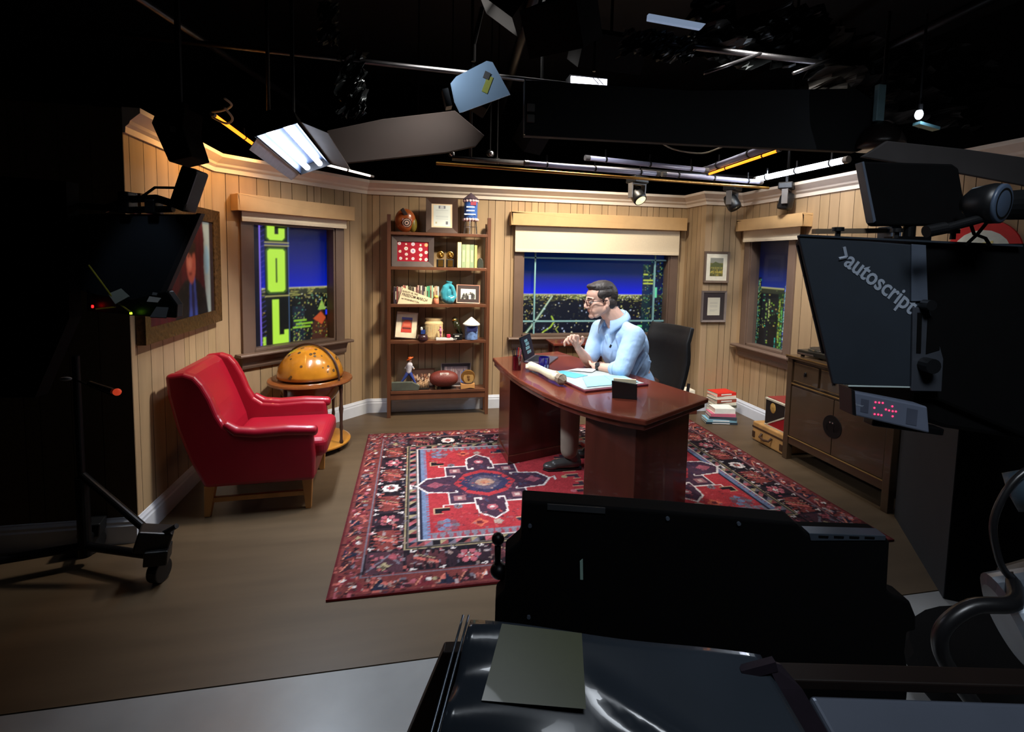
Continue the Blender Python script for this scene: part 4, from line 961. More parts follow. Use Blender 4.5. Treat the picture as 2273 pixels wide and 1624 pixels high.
def portrait(cv, w, h):
    r = np.random.RandomState(5)
    cv.rect(0, 0, w, h, (70, 10, 26))
    for k in range(60): x = r.uniform(0, w*.8); cv.rect(x, 0, x+w*.02, h, ((92, 14, 34), (48, 8, 20), (110, 20, 40))[k % 3], .35)
    cv.poly([(w*.80, 0), (w*.84, h*.25), (w*.815, h*.5), (w*.83, h*.8), (w*.81, h), (w*.93, h), (w*.93, 0)], (150, 168, 168)); cv.rect(w*.93, 0, w, h, (34, 20, 20)); cv.disc(w*.87, h*.58, w*.05, (126, 172, 198), ry=h*.16, al=.8)
    cv.poly([(w*.34, 0), (w*.36, h*.24), (w*.50, h*.38), (w*.70, h*.38), (w*.84, h*.24), (w*.88, 0)], (13, 15, 24)); cv.poly([(w*.55, 0), (w*.57, h*.40), (w*.66, h*.40), (w*.69, 0)], (60, 84, 180)); cv.poly([(w*.60, 0), (w*.595, h*.36), (w*.635, h*.36), (w*.645, 0)], (30, 36, 90))
    cv.disc(w*.60, h*.54, w*.075, (196, 104, 88), ry=h*.20); cv.disc(w*.575, h*.58, w*.045, (226, 142, 122), ry=h*.12, al=.8); cv.disc(w*.56, h*.62, w*.02, (60, 28, 24), ry=h*.012); cv.disc(w*.61, h*.62, w*.02, (60, 28, 24), ry=h*.012); cv.disc(w*.585, h*.44, w*.03, (120, 44, 40), ry=h*.014)
    cv.disc(w*.60, h*.71, w*.082, (44, 34, 32), ry=h*.075); cv.poly([(w*.555, h*.55), (w*.575, h*.50), (w*.60, h*.50), (w*.585, h*.60)], (232, 160, 140), .7)
    for k in range(400): cv.disc(r.uniform(0, w), r.uniform(0, h), r.uniform(.006, .02), ((30, 16, 20), (150, 90, 80), (90, 96, 120))[k % 3], ry=.008, al=.07)
    cv.blur(3)
M_ORN = mat('antique_gold_frame', (86, 62, 34), .4, .4, var=.5, scale=50, bump=.4)
picture_frame('large oil portrait of a man in dark suit in antique gold frame', 1.08, .80, (XL+.004, 3.50, 1.055), rz=PI/2, fw=.085, dp=.045, fm=M_ORN, paint=portrait, res=.006, cat='painting', name='portrait_painting')
# ================================================================ ARMCHAIR
M_RED = mat('red_leather', (146, 14, 36), 0.38, var=.07, scale=5, bump=.05, coat=.12)
M_OAK = mat('light_oak', (176, 124, 66), 0.45, var=.15, scale=12, stretch=(1, 1, .2))
t = thing('armchair', 'red leather wing armchair with light oak legs by the left wall', 'armchair', (-.95, 3.44, 0), math.radians(2))
X = lambda x: x+.95
side = [(-1.20, .19), (-.60, .19), (-.595, .34), (-.61, .505), (-.75, .515), (-.92, .505), (-1.03, .515), (-1.085, .555), (-1.12, .62), (-1.155, .72), (-1.195, .80), (-1.235, .85), (-1.29, .872), (-1.385, .862), (-1.375, .74), (-1.335, .55), (-1.275, .36)]
for y in (-.34, .27):
    MB().prism([(X(a), b_) for a, b_ in side], (0, y+.07, 0), (1, 0, 0), (0, 0, 1), .07).build('side_panel', M_RED, t, bevel=.022, seg=4, smooth=False)
for y in (-.315, .315):
    pts_ = [(X(-.598), y, .495), (X(-.75), y, .505), (X(-.92), y, .498), (X(-1.03), y, .512), (X(-1.095), y, .560)]
    b = MB(); b.tube(pts_, .034, 14, radii=[.034, .036, .036, .034, .026]); b.ell(pts_[0], (.02, .034, .034), 14, 10); b.build('arm_pad', M_RED, t, remesh=.008, relax=4)
bp = [(-1.10, .30), (-1.13, .46), (-1.185, .62), (-1.245, .77), (-1.275, .835), (-1.31, .866), (-1.375, .862), (-1.36, .72), (-1.32, .52), (-1.25, .28)]
MB().prism([(X(a), b_) for a, b_ in bp], (0, .275, 0), (1, 0, 0), (0, 0, 1), .55).build('backrest', M_RED, t, bevel=.02, seg=4)
MB().box((X(-1.12), -.268, .30), (X(-.535), .268, .425)).build('seat_cushion', M_RED, t, bevel=.045, seg=5)
MB().box((X(-1.22), -.268, .19), (X(-.60), .268, .30)).build('seat_base', M_RED, t, bevel=.01)
for x, y, dx in ((-1.18, -.29, -.02), (-.645, -.29, .004), (-1.18, .29, -.02), (-.645, .29, .004)):
    MB().add([(X(x)+sx*.030, y+sy*.026, .195) for sx, sy in ((-1, -1), (1, -1), (1, 1), (-1, 1))]+[(X(x)+dx+sx*.016, y+sy*.016, 0) for sx, sy in ((-1, -1), (1, -1), (1, 1), (-1, 1))], [(0, 1, 2, 3), (7, 6, 5, 4), (0, 4, 5, 1), (1, 5, 6, 2), (2, 6, 7, 3), (3, 7, 4, 0)]).build('leg', M_OAK, t, bevel=.003)
for y in (-.29, .29): MB().box((X(-1.17), y-.012, .085), (X(-.655), y+.012, .115)).build('stretcher', M_OAK, t, bevel=.003)
# ================================================================ GLOBE
t = thing('globe_bar', 'antique amber globe in round wooden floor stand under left window', 'globe', (-.815, 4.215, 0))
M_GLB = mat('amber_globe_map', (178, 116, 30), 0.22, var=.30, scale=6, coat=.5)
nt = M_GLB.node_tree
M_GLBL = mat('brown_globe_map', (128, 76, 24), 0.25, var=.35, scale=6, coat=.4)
prof = lambda a0, a1, R, n=14: [(R*math.sin(a), -R*math.cos(a)) for a in np.linspace(a0, a1, n)]
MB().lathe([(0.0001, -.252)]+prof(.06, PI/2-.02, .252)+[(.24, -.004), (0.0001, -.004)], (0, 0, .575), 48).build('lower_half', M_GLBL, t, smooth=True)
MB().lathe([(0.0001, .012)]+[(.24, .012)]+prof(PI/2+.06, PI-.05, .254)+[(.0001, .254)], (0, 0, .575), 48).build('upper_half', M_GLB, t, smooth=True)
b = MB(); rr_ = random.Random(3)
for k in range(34):
    a = rr_.uniform(-PI, PI*.2); p = rr_.uniform(.12, 1.3); R = .2545
    c = Vector((R*math.cos(a)*math.cos(p), R*math.sin(a)*math.cos(p), .575+R*math.sin(p))); n_ = (c-Vector((0, 0, .575))).normalized()
    b.cyl(c-n_*.004, c+n_*.0006, rr_.uniform(.006, .014), n=8)
b.build('map_marks', mat('dark_map_ink', (84, 58, 24), .4, coat=.5), t)
b = MB(); b.lathe([(.262, .545), (.318, .545), (.322, .553), (.318, .566), (.262, .566)], n=56); b.f += [] ; b.build('horizon_ring', mat('reddish_wood', (128, 72, 34), .3, coat=.4, var=.2), t, smooth=False, bevel=0)
b = MB(); b.tube([(.0, .268*math.cos(a), .575+.268*math.sin(a)) for a in np.linspace(-.2, PI+.2, 40)], .008, 8); o = b.build('dark_arc', M_DKWOOD, t); o.rotation_euler = (0, 0, math.radians(62))  # dark wood arc standing around the globe
for k in range(4):
    a = math.radians(-28+90*k); x, y = .285*math.cos(a), .285*math.sin(a)
    pr = [(.012, .06), (.016, .075), (.011, .09), (.010, .16), (.015, .19), (.011, .22), (.013, .30), (.018, .34), (.012, .38), (.011, .46), (.016, .50), (.013, .546)]
    MB().lathe(pr, (x, y, 0), 12).build('leg', M_DKWOOD, t, smooth=True)
MB().lathe([(.0001, .035), (.29, .035), (.305, .045), (.305, .055), (.29, .062), (.0001, .062)], n=56).build('base_shelf', mat('honey_wood', (176, 118, 42), .3, coat=.4, var=.25, scale=8), t, bevel=0)
for k in range(4):
    a = math.radians(-28+90*k); MB().lathe([(.0, 0), (.016, .002), (.02, .014), (.014, .034), (.01, .036)], (.27*math.cos(a), .27*math.sin(a), 0), 14).build('foot', M_DKWOOD, t, smooth=True)
# ================================================================ DESK
M_MAH = mat('red_mahogany', (104, 46, 32), 0.26, var=.22, scale=5, stretch=(1, .25, 1), coat=.35)
M_MAHV = mat('mahogany_veneer', (82, 36, 27), 0.28, var=.25, scale=7, stretch=(2, 2, .22), coat=.3)
DK_ = thing('desk', 'curved mahogany executive desk on the rug', 'desk', (1.1, 3.2, 0))
curve = [(.655, 4.13), (.662, 3.95), (.672, 3.76), (.692, 3.56), (.720, 3.37), (.757, 3.19), (.80, 3.02), (.855, 2.86), (.925, 2.71), (1.005, 2.585), (1.10, 2.475), (1.205, 2.39)]
top = curve+[(1.80, 2.75), (1.62, 3.35), (1.30, 4.38)]
def dpoly(pts, z0, z1): 
    return MB().prism([(p[0]-1.1, p[1]-3.2) for p in pts], (0, 0, z0), (1, 0, 0), (0, 1, 0), z1-z0)
dpoly(top, .688, .72).build('desktop', M_MAH, DK_, bevel=.009, seg=3)
def inset(pts, d):
    c = Vector((1.25, 3.3)); out = []
    for p in pts:
        v = Vector(p)-c; out.append(tuple(c+v*(1-d/v.length)))
    return out
dpoly(inset(top, .022), .655, .688).build('top_rail', M_MAHV, DK_, bevel=.004)
dpoly([(.705, 3.60), (1.22, 3.775), (1.14, 4.18), (.695, 3.99)], .0115, .655).build('left_pedestal', M_MAHV, DK_, bevel=.004)
dpoly([(.98, 2.70), (1.205, 2.50), (1.70, 2.795), (1.50, 3.06)], .0115, .655).build('right_pedestal', M_MAHV, DK_, bevel=.004)
dpoly([(.70, 3.585), (1.235, 3.765), (1.15, 4.19), (.685, 4.0)], .0112, .075).build('plinth', M_MAHV, DK_, bevel=.003)
dpoly([(1.48, 3.12), (1.50, 3.13), (1.19, 4.17), (1.17, 4.16)], .30, .655).build('modesty_panel', M_MAHV, DK_) if False else None
DZ = .7205
# blotter pad with papers
def quadthing(name, label, cat, P, z0, z1, m, part, bevel=.001):
    c = np.mean(np.array(P), 0); t = thing(name, label, cat, (c[0], c[1], z0))
    MB().prism([(p[0]-c[0], p[1]-c[1]) for p in P], (0, 0, 0), (1, 0, 0), (0, 1, 0), z1-z0).build(part, m, t, bevel=bevel)
    return t, c
t, c = quadthing('desk_blotter', 'large maroon-edged white blotter pad under the papers on desk', 'blotter', [(1.062, 2.945), (1.552, 3.068), (1.42, 3.62), (.935, 3.49)], DZ, DZ+.014, mat('maroon_leather', (98, 34, 44), .4), 'pad')
MB().prism([(p[0]-c[0], p[1]-c[1]) for p in [(1.068, 2.975), (1.53, 3.09), (1.405, 3.60), (.95, 3.48)]], (0, 0, .0142), (1, 0, 0), (0, 1, 0), .002).build('blotting_sheet', mat('grey_white_blotting_paper', (156, 164, 164), .85, var=.04), t)
SHN = [0]
def sheet(label, P, z, m): SHN[0] += 1; z += .0014*SHN[0]; return quadthing('paper_sheet', label, 'paper', P, z, z+.0009, m, 'sheet', 0)[0]
ZP = DZ+.0165
M_CY = mat('cyan_paper', (84, 170, 206), .75, var=.05)
M_CY2 = mat('pale_blue_paper', (134, 186, 206), .75, var=.05)
o = sheet('bright cyan card near the mug on the blotter', [(.965, 3.455), (1.10, 3.27), (1.22, 3.34), (1.085, 3.51)], ZP, M_CY)
sheet('pale blue printed sheet at the centre of the blotter', [(1.10, 3.02), (1.30, 3.06), (1.36, 3.33), (1.16, 3.29)], ZP, M_CY2)
sheet('pale blue printed sheet at the right of the blotter', [(1.315, 3.07), (1.50, 3.11), (1.47, 3.30), (1.33, 3.31)], ZP, M_CY2)
sheet('white sheet at the far edge of the blotter', [(1.12, 3.50), (1.28, 3.42), (1.36, 3.52), (1.21, 3.555)], ZP, M_PAPER)
# pen holder, mug
t = thing('pen_holder', 'dark red glass pen holder full of pens at desk left', 'pen holder', (.765, 3.655, DZ))
M_GAR = mat('garnet_glass', (74, 10, 18), .12, coat=.6)
MB().lathe([(0, 0), (.034, 0), (.034, .105), (.030, .105), (.030, .01), (0, .01)], n=28).build('cup', M_GAR, t, smooth=False)
for k, (dx, dy, c_, L) in enumerate(((-.035, .0, (20, 18, 22), .15), (-.022, .01, (30, 26, 30), .16), (.0, 0, (30, 22, 70), .165), (.012, -.006, (176, 40, 44), .17), (.026, .0, (214, 170, 140), .165), (.036, .008, (150, 60, 110), .15))):
    MB().cyl((dx*.4, dy*.4, .014), (dx*1.0, dy*1.3, L), .0035, n=8).build('pen', mat('pen_%d' % k, c_, .35), t)
t = thing('mug', 'cobalt blue mug on the desk beside the laptop', 'mug', (.972, 3.63, DZ), math.radians(200))
b = MB(); b.lathe([(0, 0), (.038, 0), (.041, .006), (.041, .098), (.037, .098), (.037, .01), (0, .01)], n=32); b.build('cup', mat('cobalt_glaze', (24, 18, 110), .12, coat=.6), t)
b = MB(); b.tube([(-.038, 0, .082), (-.062, 0, .078), (-.068, 0, .05), (-.060, 0, .024), (-.038, 0, .02)], .006, 8); o = b.build('handle', mat('cobalt_glaze', (24, 18, 110)), t, smooth=True); o.rotation_euler = (0, 0, math.radians(-110))
MB().box((-.012, .0385, .02), (.02, .0425, .045)).build('pale_emblem', mat('pale_blue_emblem', (170, 200, 230), .4), t)
# bone
t = thing('bone_ornament', 'long cream animal bone resting along the front of desk', 'ornament', (.91, 3.36, DZ+.016))
b = MB(); A_ = [(-.050, .245, .022), (-.030, .17, .026), (-.010, .09, .028), (.004, .0, .028), (.020, -.09, .030), (.035, -.15, .034)]
b.tube(A_, .02, 12, radii=[.034, .031, .027, .028, .033, .037]); b.ell((-.068, .262, .020), (.016, .034, .014), 12, 8); b.ell((-.035, .285, .022), (.015, .028, .014), 12, 8); b.ell((-.075, .225, .016), (.018, .02, .014), 12, 8); b.ell((.03, -.175, .034), (.030, .028, .030), 12, 10)
b.build('shaft', mat('cream_bone', (226, 214, 178), .5, var=.08, bump=.1), t, remesh=.005, relax=3)
b = MB(); b.cyl((.035, -.168, .032), (.058, -.222, .026), .030, .040, 9); b.cyl((.058, -.222, .026), (.07, -.25, .018), .04, .012, 7); b.build('broken_end', mat('grey_broken_bone', (134, 116, 96), .7, bump=.5, scale=40), t)
# card holder
dcx = Vector((.147, -.02)).normalized()
t = thing('card_holder', 'black leather holder with white cards at desk right front', 'card holder', (1.262, 2.80, DZ), -.40)
MB().prism([(-.074, 0), (.074, 0), (.072, .098), (-.080, .112)], (0, -.0, 0), (1, 0, 0), (0, -.10, 1), .010).build('front_panel', M_BLACKG, t, bevel=.003)
MB().box((-.075, .004, 0), (.075, .055, .01)).build('tray', M_BLACKG, t)
MB().box((-.070, .006, .010), (.066, .030, .117), R=Euler((-.04, 0, 0))).build('cards', M_CREAMP, t)
# laptop
t = thing('laptop', 'open laptop at the far left of the desk', 'laptop', (.955, 4.03, DZ), math.radians(-120))
# local: x along hinge, y towards the user ... hinge at y=0, base extends +y
b = MB(); b.box((-.15, 0, 0), (.15, .21, .014)); b.build('base', mat('grey_aluminium', (112, 106, 116), .35, .6), t, bevel=.003)
MB().box((-.13, .02, .0142), (.13, .11, .016)).build('keyboard', M_BLACKG, t)
lid = MB(); q = math.radians(14)
lid.box((-.15, -.006, 0), (.15, 0, .205), R=Euler((q, 0, 0)), c=(0, 0, .01)); lid.build('lid', M_BLACKG, t, bevel=.002)
cv = Canvas(.28, .18, .003, (8, 10, 34), 3)
for k, (a, b_, y, w_) in enumerate(((.09, .17, .135, .02), (.10, .19, .105, .022), (.085, .18, .07, .024), (.10, .20, .035, .024))):
    x = a
    while x < b_: cv.rect(x, y, x+.010, y+w_, (130, 180, 190)); cv.rect(x+.003, y+.007, x+.007, y+w_-.006, (30, 50, 90)) if int(x*1000) % 2 else None; x += .0135
cv.mesh('screen', mat_col('laptop_display', .25, emit=.9), t, (.14, .0015, .018), (-1, 0, 0), (0, -math.sin(q), math.cos(q)))
# low unit behind the desk, seen past the desk's far edge
t = thing('side_table', 'low reddish brown side table behind the far end of desk', 'table', (1.62, 4.80, 0))
MB().box((-.28, -.14, .715), (.34, .16, .74)).build('table_top', M_MAH, t, bevel=.006)
for x in (-.24, .30):
    for y in (-.10, .12): MB().box((x-.02, y-.02, 0), (x+.02, y+.02, .715)).build('leg', M_MAHV, t, bevel=.002)
# ================================================================ OFFICE CHAIR
M_MESH = mat('black_leather', (15, 16, 18), .5, var=.2, scale=30, bump=.1)
t = thing('office_chair', 'black high-back office chair behind the seated man', 'chair', (1.79, 3.63, 0), math.radians(197))
b = MB(); n1, n2 = 14, 10; hgt = [.50+.55*i/n1 for i in range(n1+1)]
vs, fs = [], []
for i, z in enumerate(hgt):
    q = i/n1; back = -.235-.05*math.sin(q*PI*.9)+(-.06*max(0, q-.78)/.22)
    for j in range(n2+1):
        s_ = -1+2*j/n2; hw = .235-.03*abs(q-.5)
        vs.append((back+.07*s_*s_*(1-q*.6), s_*hw, z))
for i in range(n1):
    for j in range(n2): a = i*(n2+1)+j; fs.append((a, a+1, a+n2+2, a+n2+1))
b.add(vs, fs); o = b.build('backrest', M_MESH, t, smooth=True); md = o.modifiers.new('s', 'SOLIDIFY'); md.thickness = .035; md.offset = 0; md = o.modifiers.new('b', 'BEVEL'); md.width = .008; md.segments = 3
MB().box((-.24, -.25, .43), (.25, .25, .50)).build('seat', M_MESH, t, bevel=.03, seg=4)
MB().cyl((0, 0, .12), (0, 0, .43), .028).build('gas_column', M_BLACKM, t)
for k in range(5):
    a = 2*PI*k/5+.3; MB().box((0, -.02, .075), (.27, .02, .11), R=Euler((0, 0, a)), c=(0, 0, .09)).build('foot_spoke', M_BLACKM, t, bevel=.006)
    MB().cyl((.26*math.cos(a)-.012*math.sin(a), .26*math.sin(a)+.012*math.cos(a), .0425), (.26*math.cos(a)+.012*math.sin(a), .26*math.sin(a)-.012*math.cos(a), .0425), .031).build('castor', M_BLACKG, t)
for s_ in (-1, 1):
    b = MB(); b.tube([(-.20, s_*.22, .47), (-.24, s_*.235, .56), (-.25, s_*.235, .62)], .012, 8); b.build('back_bracket', M_CHROME, t)
# ================================================================ CABINET
M_CAB = mat('brown_lacquer', (74, 56, 40), .24, var=.12, scale=4, coat=.3)
M_EDGE = mat('worn_gold_edge', (160, 126, 76), .25, .5, var=.2)
CY0, CY1, CXF = 3.445, 2.52, 2.935
t = thing('sideboard_cabinet', 'brown lacquered sideboard with round black lock plate on right', 'cabinet', (CXF, (CY0+CY1)/2, 0), -PI/2)
LW_ = (CY0-CY1)/2     # local x along the front: -LW_ .. LW_ (towards the camera), local y into the cabinet
D = .40
b = MB(); b.box((-LW_+.02, .02, .13), (LW_-.02, D, .815)); b.build('carcass', M_CAB, t, bevel=.002)
MB().box((-LW_-.01, -.01, .815), (LW_+.01, D, .84)).build('top_board', M_CAB, t, bevel=.003)
MB().box((-LW_-.012, -.012, .834), (LW_+.012, -.008, .841)).build('top_edge', M_EDGE, t)
for x in (-LW_+.025, LW_-.025):
    for y in (.0, D-.05): MB().box((x-.025, y, 0), (x+.025, y+.05, .815)).build('leg', M_CAB, t, bevel=.004)
MB().box((-LW_+.05, .008, .13), (LW_-.05, .03, .19)).build('apron', M_CAB, t, bevel=.003)
MB().box((-LW_+.05, .000, .188), (LW_-.05, .010, .196)).build('lower_bead', M_EDGE, t, bevel=.002)
MB().box((-LW_+.05, .002, .615), (LW_-.05, .012, .625)).build('middle_bead', M_EDGE, t, bevel=.002)
for k in range(3):
    x0 = -LW_+.065+k*(2*LW_-.13)/3; x1 = x0+(2*LW_-.13)/3-.02
    d_ = MB().box((x0, .006, .645), (x1, .022, .79)).build('drawer', M_CAB, t, bevel=.004)
    b = MB(); b.box((x0+.004, .003, .787), (x1-.004, .006, .790)); b.box((x0+.004, .003, .645), (x1-.004, .006, .648)); b.build('edge_bead', M_EDGE, d_)
    b = MB(); b.ell(((x0+x1)/2, .002, .72), (.012, .008, .018), 12, 8); b.tube([((x0+x1)/2-.012, -.004, .715), ((x0+x1)/2, -.008, .70), ((x0+x1)/2+.012, -.004, .715)], .002, 6); b.build('drawer_pull', M_BLACKM, d_)
for s_ in (-1, 1):
    d_ = MB().box((-LW_+.055 if s_ < 0 else .003, .006, .20), (-.003 if s_ < 0 else LW_-.055, .022, .60)).build('door', M_CAB, t, bevel=.003)
    MB().cyl((s_*.012-.0, -.006, .435), (s_*.012, .002, .435), .006, n=12).build('handle_stud', M_CHROME, d_); b = MB(); b.tube([(s_*.03, -.008, .43), (s_*.03, -.012, .40), (s_*.03, -.008, .375)], .003, 6); b.build('ring_pull', M_BLACKM, d_)
MB().cyl((0, .002, .405), (0, .008, .405), .082, n=40).build('lock_plate', mat('black_lock_plate', (22, 22, 22), .4, .5), t, bevel=.002)
# things on and beside it
t = thing('turntable', 'black and silver record player on the cabinet top', 'record player', (3.13, 3.22, .8415), math.radians(-82))
MB().box((-.20, -.13, .012), (.16, .13, .05)).build('plinth', mat('dark_pewter', (66, 64, 58), .3, .7), t, bevel=.006)
for x in (-.17, .13):
    for y in (-.1, .1): MB().cyl((x, y, 0), (x, y, .013), .014).build('foot', M_BLACKG, t)
MB().cyl((-.06, .0, .05), (-.06, .0, .066), .115, n=40).build('platter', mat('dull_silver', (150, 146, 130), .25, .9), t, bevel=.003); MB().cyl((-.06, 0, .066), (-.06, 0, .069), .105, n=40).build('record', M_BLACKG, t)
b = MB(); b.tube([(.12, .09, .06), (.12, .09, .085), (.09, -.02, .08), (.02, -.06, .076)], .005, 8); b.cyl((.12, .09, .05), (.12, .09, .09), .014); b.build('tone_arm', M_CHROME, t)
b = MB(); b.box((-.19, -.134, .018), (-.05, -.130, .03)); b.build('front_trim', M_CHROME, t)
t = thing('suitcase', 'old tan suitcase with brown strap lying beside the cabinet', 'suitcase', (3.12, 3.655, 0), -PI/2)
M_TAN = mat('tan_leather', (186, 140, 84), .5, var=.2, scale=14)
M_BRL = mat('dark_strap_leather', (66, 42, 26), .5)
MB().box((-.19, -.16, .004), (.19, .18, .17)).build('shell', M_TAN, t, bevel=.012, seg=3)
MB().box((-.192, -.163, .115), (.192, .182, .132)).build('lid_seam', M_BRL, t, bevel=.003)
for x in (-.185, .15):
    MB().box((x, -.166, .03), (x+.035, -.158, .085)).build('corner_patch', M_BRL, t, bevel=.004)
b = MB(); b.tube([(-.06, -.165, .095), (-.055, -.19, .07), (0, -.195, .06), (.055, -.19, .07), (.06, -.165, .095)], .010, 8); b.build('handle', M_BRL, t)
t = thing('record_crate', 'black and red crate with pale edges standing on tan suitcase', 'crate', (3.10, 3.60, .1712), -PI/2)
MB().box((-.145, -.10, 0), (.10, .12, .235)).build('crate_box', mat('black_crate', (24, 18, 18), .5), t, bevel=.003)
M_BONE = mat('pale_edge_strip', (206, 198, 176), .5)
MB().box((-.147, -.108, .222), (.102, .122, .238)).build('top_edge', M_BONE, t, bevel=.002)
MB().box((-.14, -.09, .2385), (.095, .11, .246)).build('red_lid', mat('dull_red_lid', (136, 50, 44), .5), t, bevel=.002)
MB().prism([(-.140, .0), (-.125, .0), (.10, .125), (.10, .14)], (0, -.101, 0), (1, 0, 0), (0, 0, 1), .008).build('diagonal_strip', M_BONE, t)
MB().prism([(-.115, .006), (.10, .006), (.10, .12)], (0, -.101, 0), (1, 0, 0), (0, 0, 1), .005).build('red_corner', mat('crimson_panel', (150, 12, 26), .4), t)
MB().box((-.14, -.107, 0), (.10, -.099, .010)).build('bottom_strip', M_BONE, t)
b = MB(); b.ell((-.055, -.100, .165), (.033, .006, .045), 18, 10); b.build('gold_head_emblem', mat('gold_head', (190, 148, 76), .5, var=.3, scale=40), t, smooth=True)
# stacks of books on the floor
GA = 'stack of books in the corner by the skirting'; GB = 'stack of books behind the desk corner'
z = .0
A = [(.024, (206, 62, 44), 'thin orange-red book at the bottom of the corner stack'), (.026, (86, 42, 40), 'maroon book second from the bottom of the corner stack'), (.036, (178, 178, 168), 'grey-white book third from the bottom of the corner stack'), (.028, (112, 112, 92), 'grey-green book at the middle of the corner stack'), (.030, (224, 222, 200), 'ivory book under the brown-red one in the corner stack'),
     (.034, (156, 74, 56), 'brown-red book third from the top of the corner stack'), (.034, (236, 228, 212), 'white book second from the top of the corner stack'), (.032, (214, 44, 32), 'bright red book on top of the corner stack')]
for i, (th, c_, lb) in enumerate(A):
    book(lb, (3.115+(.006, -.008, .0, .01, -.004, .004, -.006, .0)[i], 4.455, z+.0005), th, .165, .225, c_, rz=math.radians((4, -3, 6, 2, -2, 3, 1, 5)[i]), flat=True, group=GA, spine=(240, 236, 226) if i in (5, 7) else None); z += th+.0006
MB().cyl((0, 0, 0), (0, 0, .0008), .03, n=20)
z = 0
B = [(.020, (40, 52, 62), 'dark book with white bands at bottom of front stack'), (.026, (130, 176, 196), 'light blue book low in the front stack'), (.026, (62, 70, 82), 'slate book in middle of the front stack'), (.030, (200, 104, 128), 'pink book near top of front stack'), (.050, (238, 238, 230), 'thick white book on top of the front stack')]
for i, (th, c_, lb) in enumerate(B):
    book(lb, (2.93+(.0, .0, .01, .012, .03)[i], 4.245, z+.0005), th, .15, (.30, .29, .26, .24, .20)[i], c_, rz=math.radians((-14, -12, -16, -13, -10)[i]), flat=True, group=GB, spine=(235, 235, 235) if i in (0, 1) else None); z += th+.0006
t = thing('low_chest', 'small dark red chest behind the office chair', 'chest', (2.77, 4.70, 0))
MB().box((-.09, -.12, 0), (.10, .12, .155)).build('chest_body', M_MAHV, t, bevel=.004)
book('white paperback on top of dark red chest behind chair', (2.765, 4.60, .1555), .05, .15, .16, (226, 216, 196), flat=True, spine=(120, 100, 90)); book('second ivory paperback atop the white one on dark red chest', (2.77, 4.60, .2065), .04, .15, .155, (236, 228, 206), flat=True)
# ================================================================ THE SEATED MAN
M_SKIN = mat('skin', (224, 178, 156), .5, var=.07, scale=20, bump=.02)
M_SHIRT = mat('light_blue_shirt_cloth', (158, 190, 226), .75, var=.04, scale=5.5, bump=.55, bdist=.035, stretch=(1, 1, .55))
M_TROU = mat('beige_trouser_cloth', (122, 110, 96), .85, var=.08, scale=20)
M_HAIR = mat('dark_greying_hair', (48, 42, 39), .55, var=.4, scale=70, bump=.6, bdist=.004, stretch=(.25, 1, 1))
PB = Vector((1.72, 3.60, .50))
man = thing('person', 'man in light blue shirt and glasses leaning on the desk', 'person', tuple(PB))
def wp(*p): return Vector(p)-PB
def head_T(scale=1.13):
    f = Vector((-1, -.06, -.13)).normalized(); left = Vector((0, 0, 1)).cross(f).normalized(); up = f.cross(left).normalized()
    M = Matrix((f*scale, left*scale, up*scale)).transposed().to_4x4(); M.translation = wp(1.402, 3.62, 1.242); return M
HT = head_T(); HR3 = HT.to_3x3()
def H(*p): return HT @ Vector(p)
bd = MB()
bd.T = HT
E3 = lambda c, r, **k: bd.ell(c, r, 24, 16, **k)
E3((-.015, 0, .050), (.100, .076, .086)); E3((.042, 0, .052), (.046, .060, .052)); E3((.042, 0, -.01), (.050, .058, .070)); E3((.034, 0, -.062), (.050, .052, .036))
E3((.070, 0, -.088), (.022, .026, .018))
for s_ in (-1, 1):
    bd.cap((-.016, s_*.052, -.035), (.050, s_*.030, -.080), .026, .021, 14)
    E3((.046, s_*.036, -.012), (.036, .028, .034)); E3((.024, s_*.034, -.036), (.056, .033, .050)); bd.cap((.086, s_*.012, .036), (.072, s_*.046, .032), .009, .008, 12)
    E3((.098, s_*.011, -.027), (.010, .009, .008)); E3((-.018, s_*.077, .002), (.015, .008, .029), R=Euler((0, .2, s_*-.3))); E3((-.012, s_*.079, -.026), (.010, .008, .014))
    E3((.048, s_*.034, -.048), (.034, .024, .032))
bd.cap((.090, 0, .028), (.110, 0, -.018), .0085, .012, 14); E3((.107, 0, -.023), (.013, .012, .009))
E3((.076, 0, -.052), (.015, .028, .016)); E3((.083, 0, -.048), (.008, .019, .005)); E3((.081, 0, -.059), (.008, .017, .005))
bd.T = Matrix.Identity(4)
bd.cap(H(-.030, 0, -.03), wp(1.535, 3.62, 1.10), .072, .078, 18); bd.cap(wp(1.535, 3.62, 1.07), wp(1.60, 3.61, .95), .07, .09, 18)
FT = Vector((-.88, -.47, 0)).normalized(); LT = Vector((0, 0, 1)).cross(FT)   # chest direction and the man's left
RT = Matrix((FT, LT, Vector((0, 0, 1)))).transposed()
NS, FS = wp(1.605, 3.432, 1.000), wp(1.475, 3.775, 1.005)      # shoulders: near (his left), far (his right)
NE, NW = wp(1.478, 3.345, .768), wp(1.345, 3.535, .760)
FE, FW = wp(1.345, 3.672, .760), wp(1.222, 3.578, .892)
bd.cap(NS, FS, .055, .055, 14); bd.ell(wp(1.62, 3.60, .88), (.10, .145, .16), 20, 14, R=RT); bd.ell(wp(1.69, 3.60, .68), (.10, .14, .16), 20, 14, R=RT)
for S_, E_, Wr in ((NS, NE, NW), (FS, FE, FW)):
    bd.cap(S_, E_, .052, .043, 14); m_ = E_.lerp(Wr, .3); bd.cap(E_, m_, .040, .041, 14); bd.cap(m_, Wr, .041, .027, 14)
def finger(pts, r0=.0112, r1=.0092):
    n = len(pts)-1
    for i in range(n): bd.cap(pts[i], pts[i+1], r0+(r1-r0)*i/n, r0+(r1-r0)*(i+1)/n, 10)
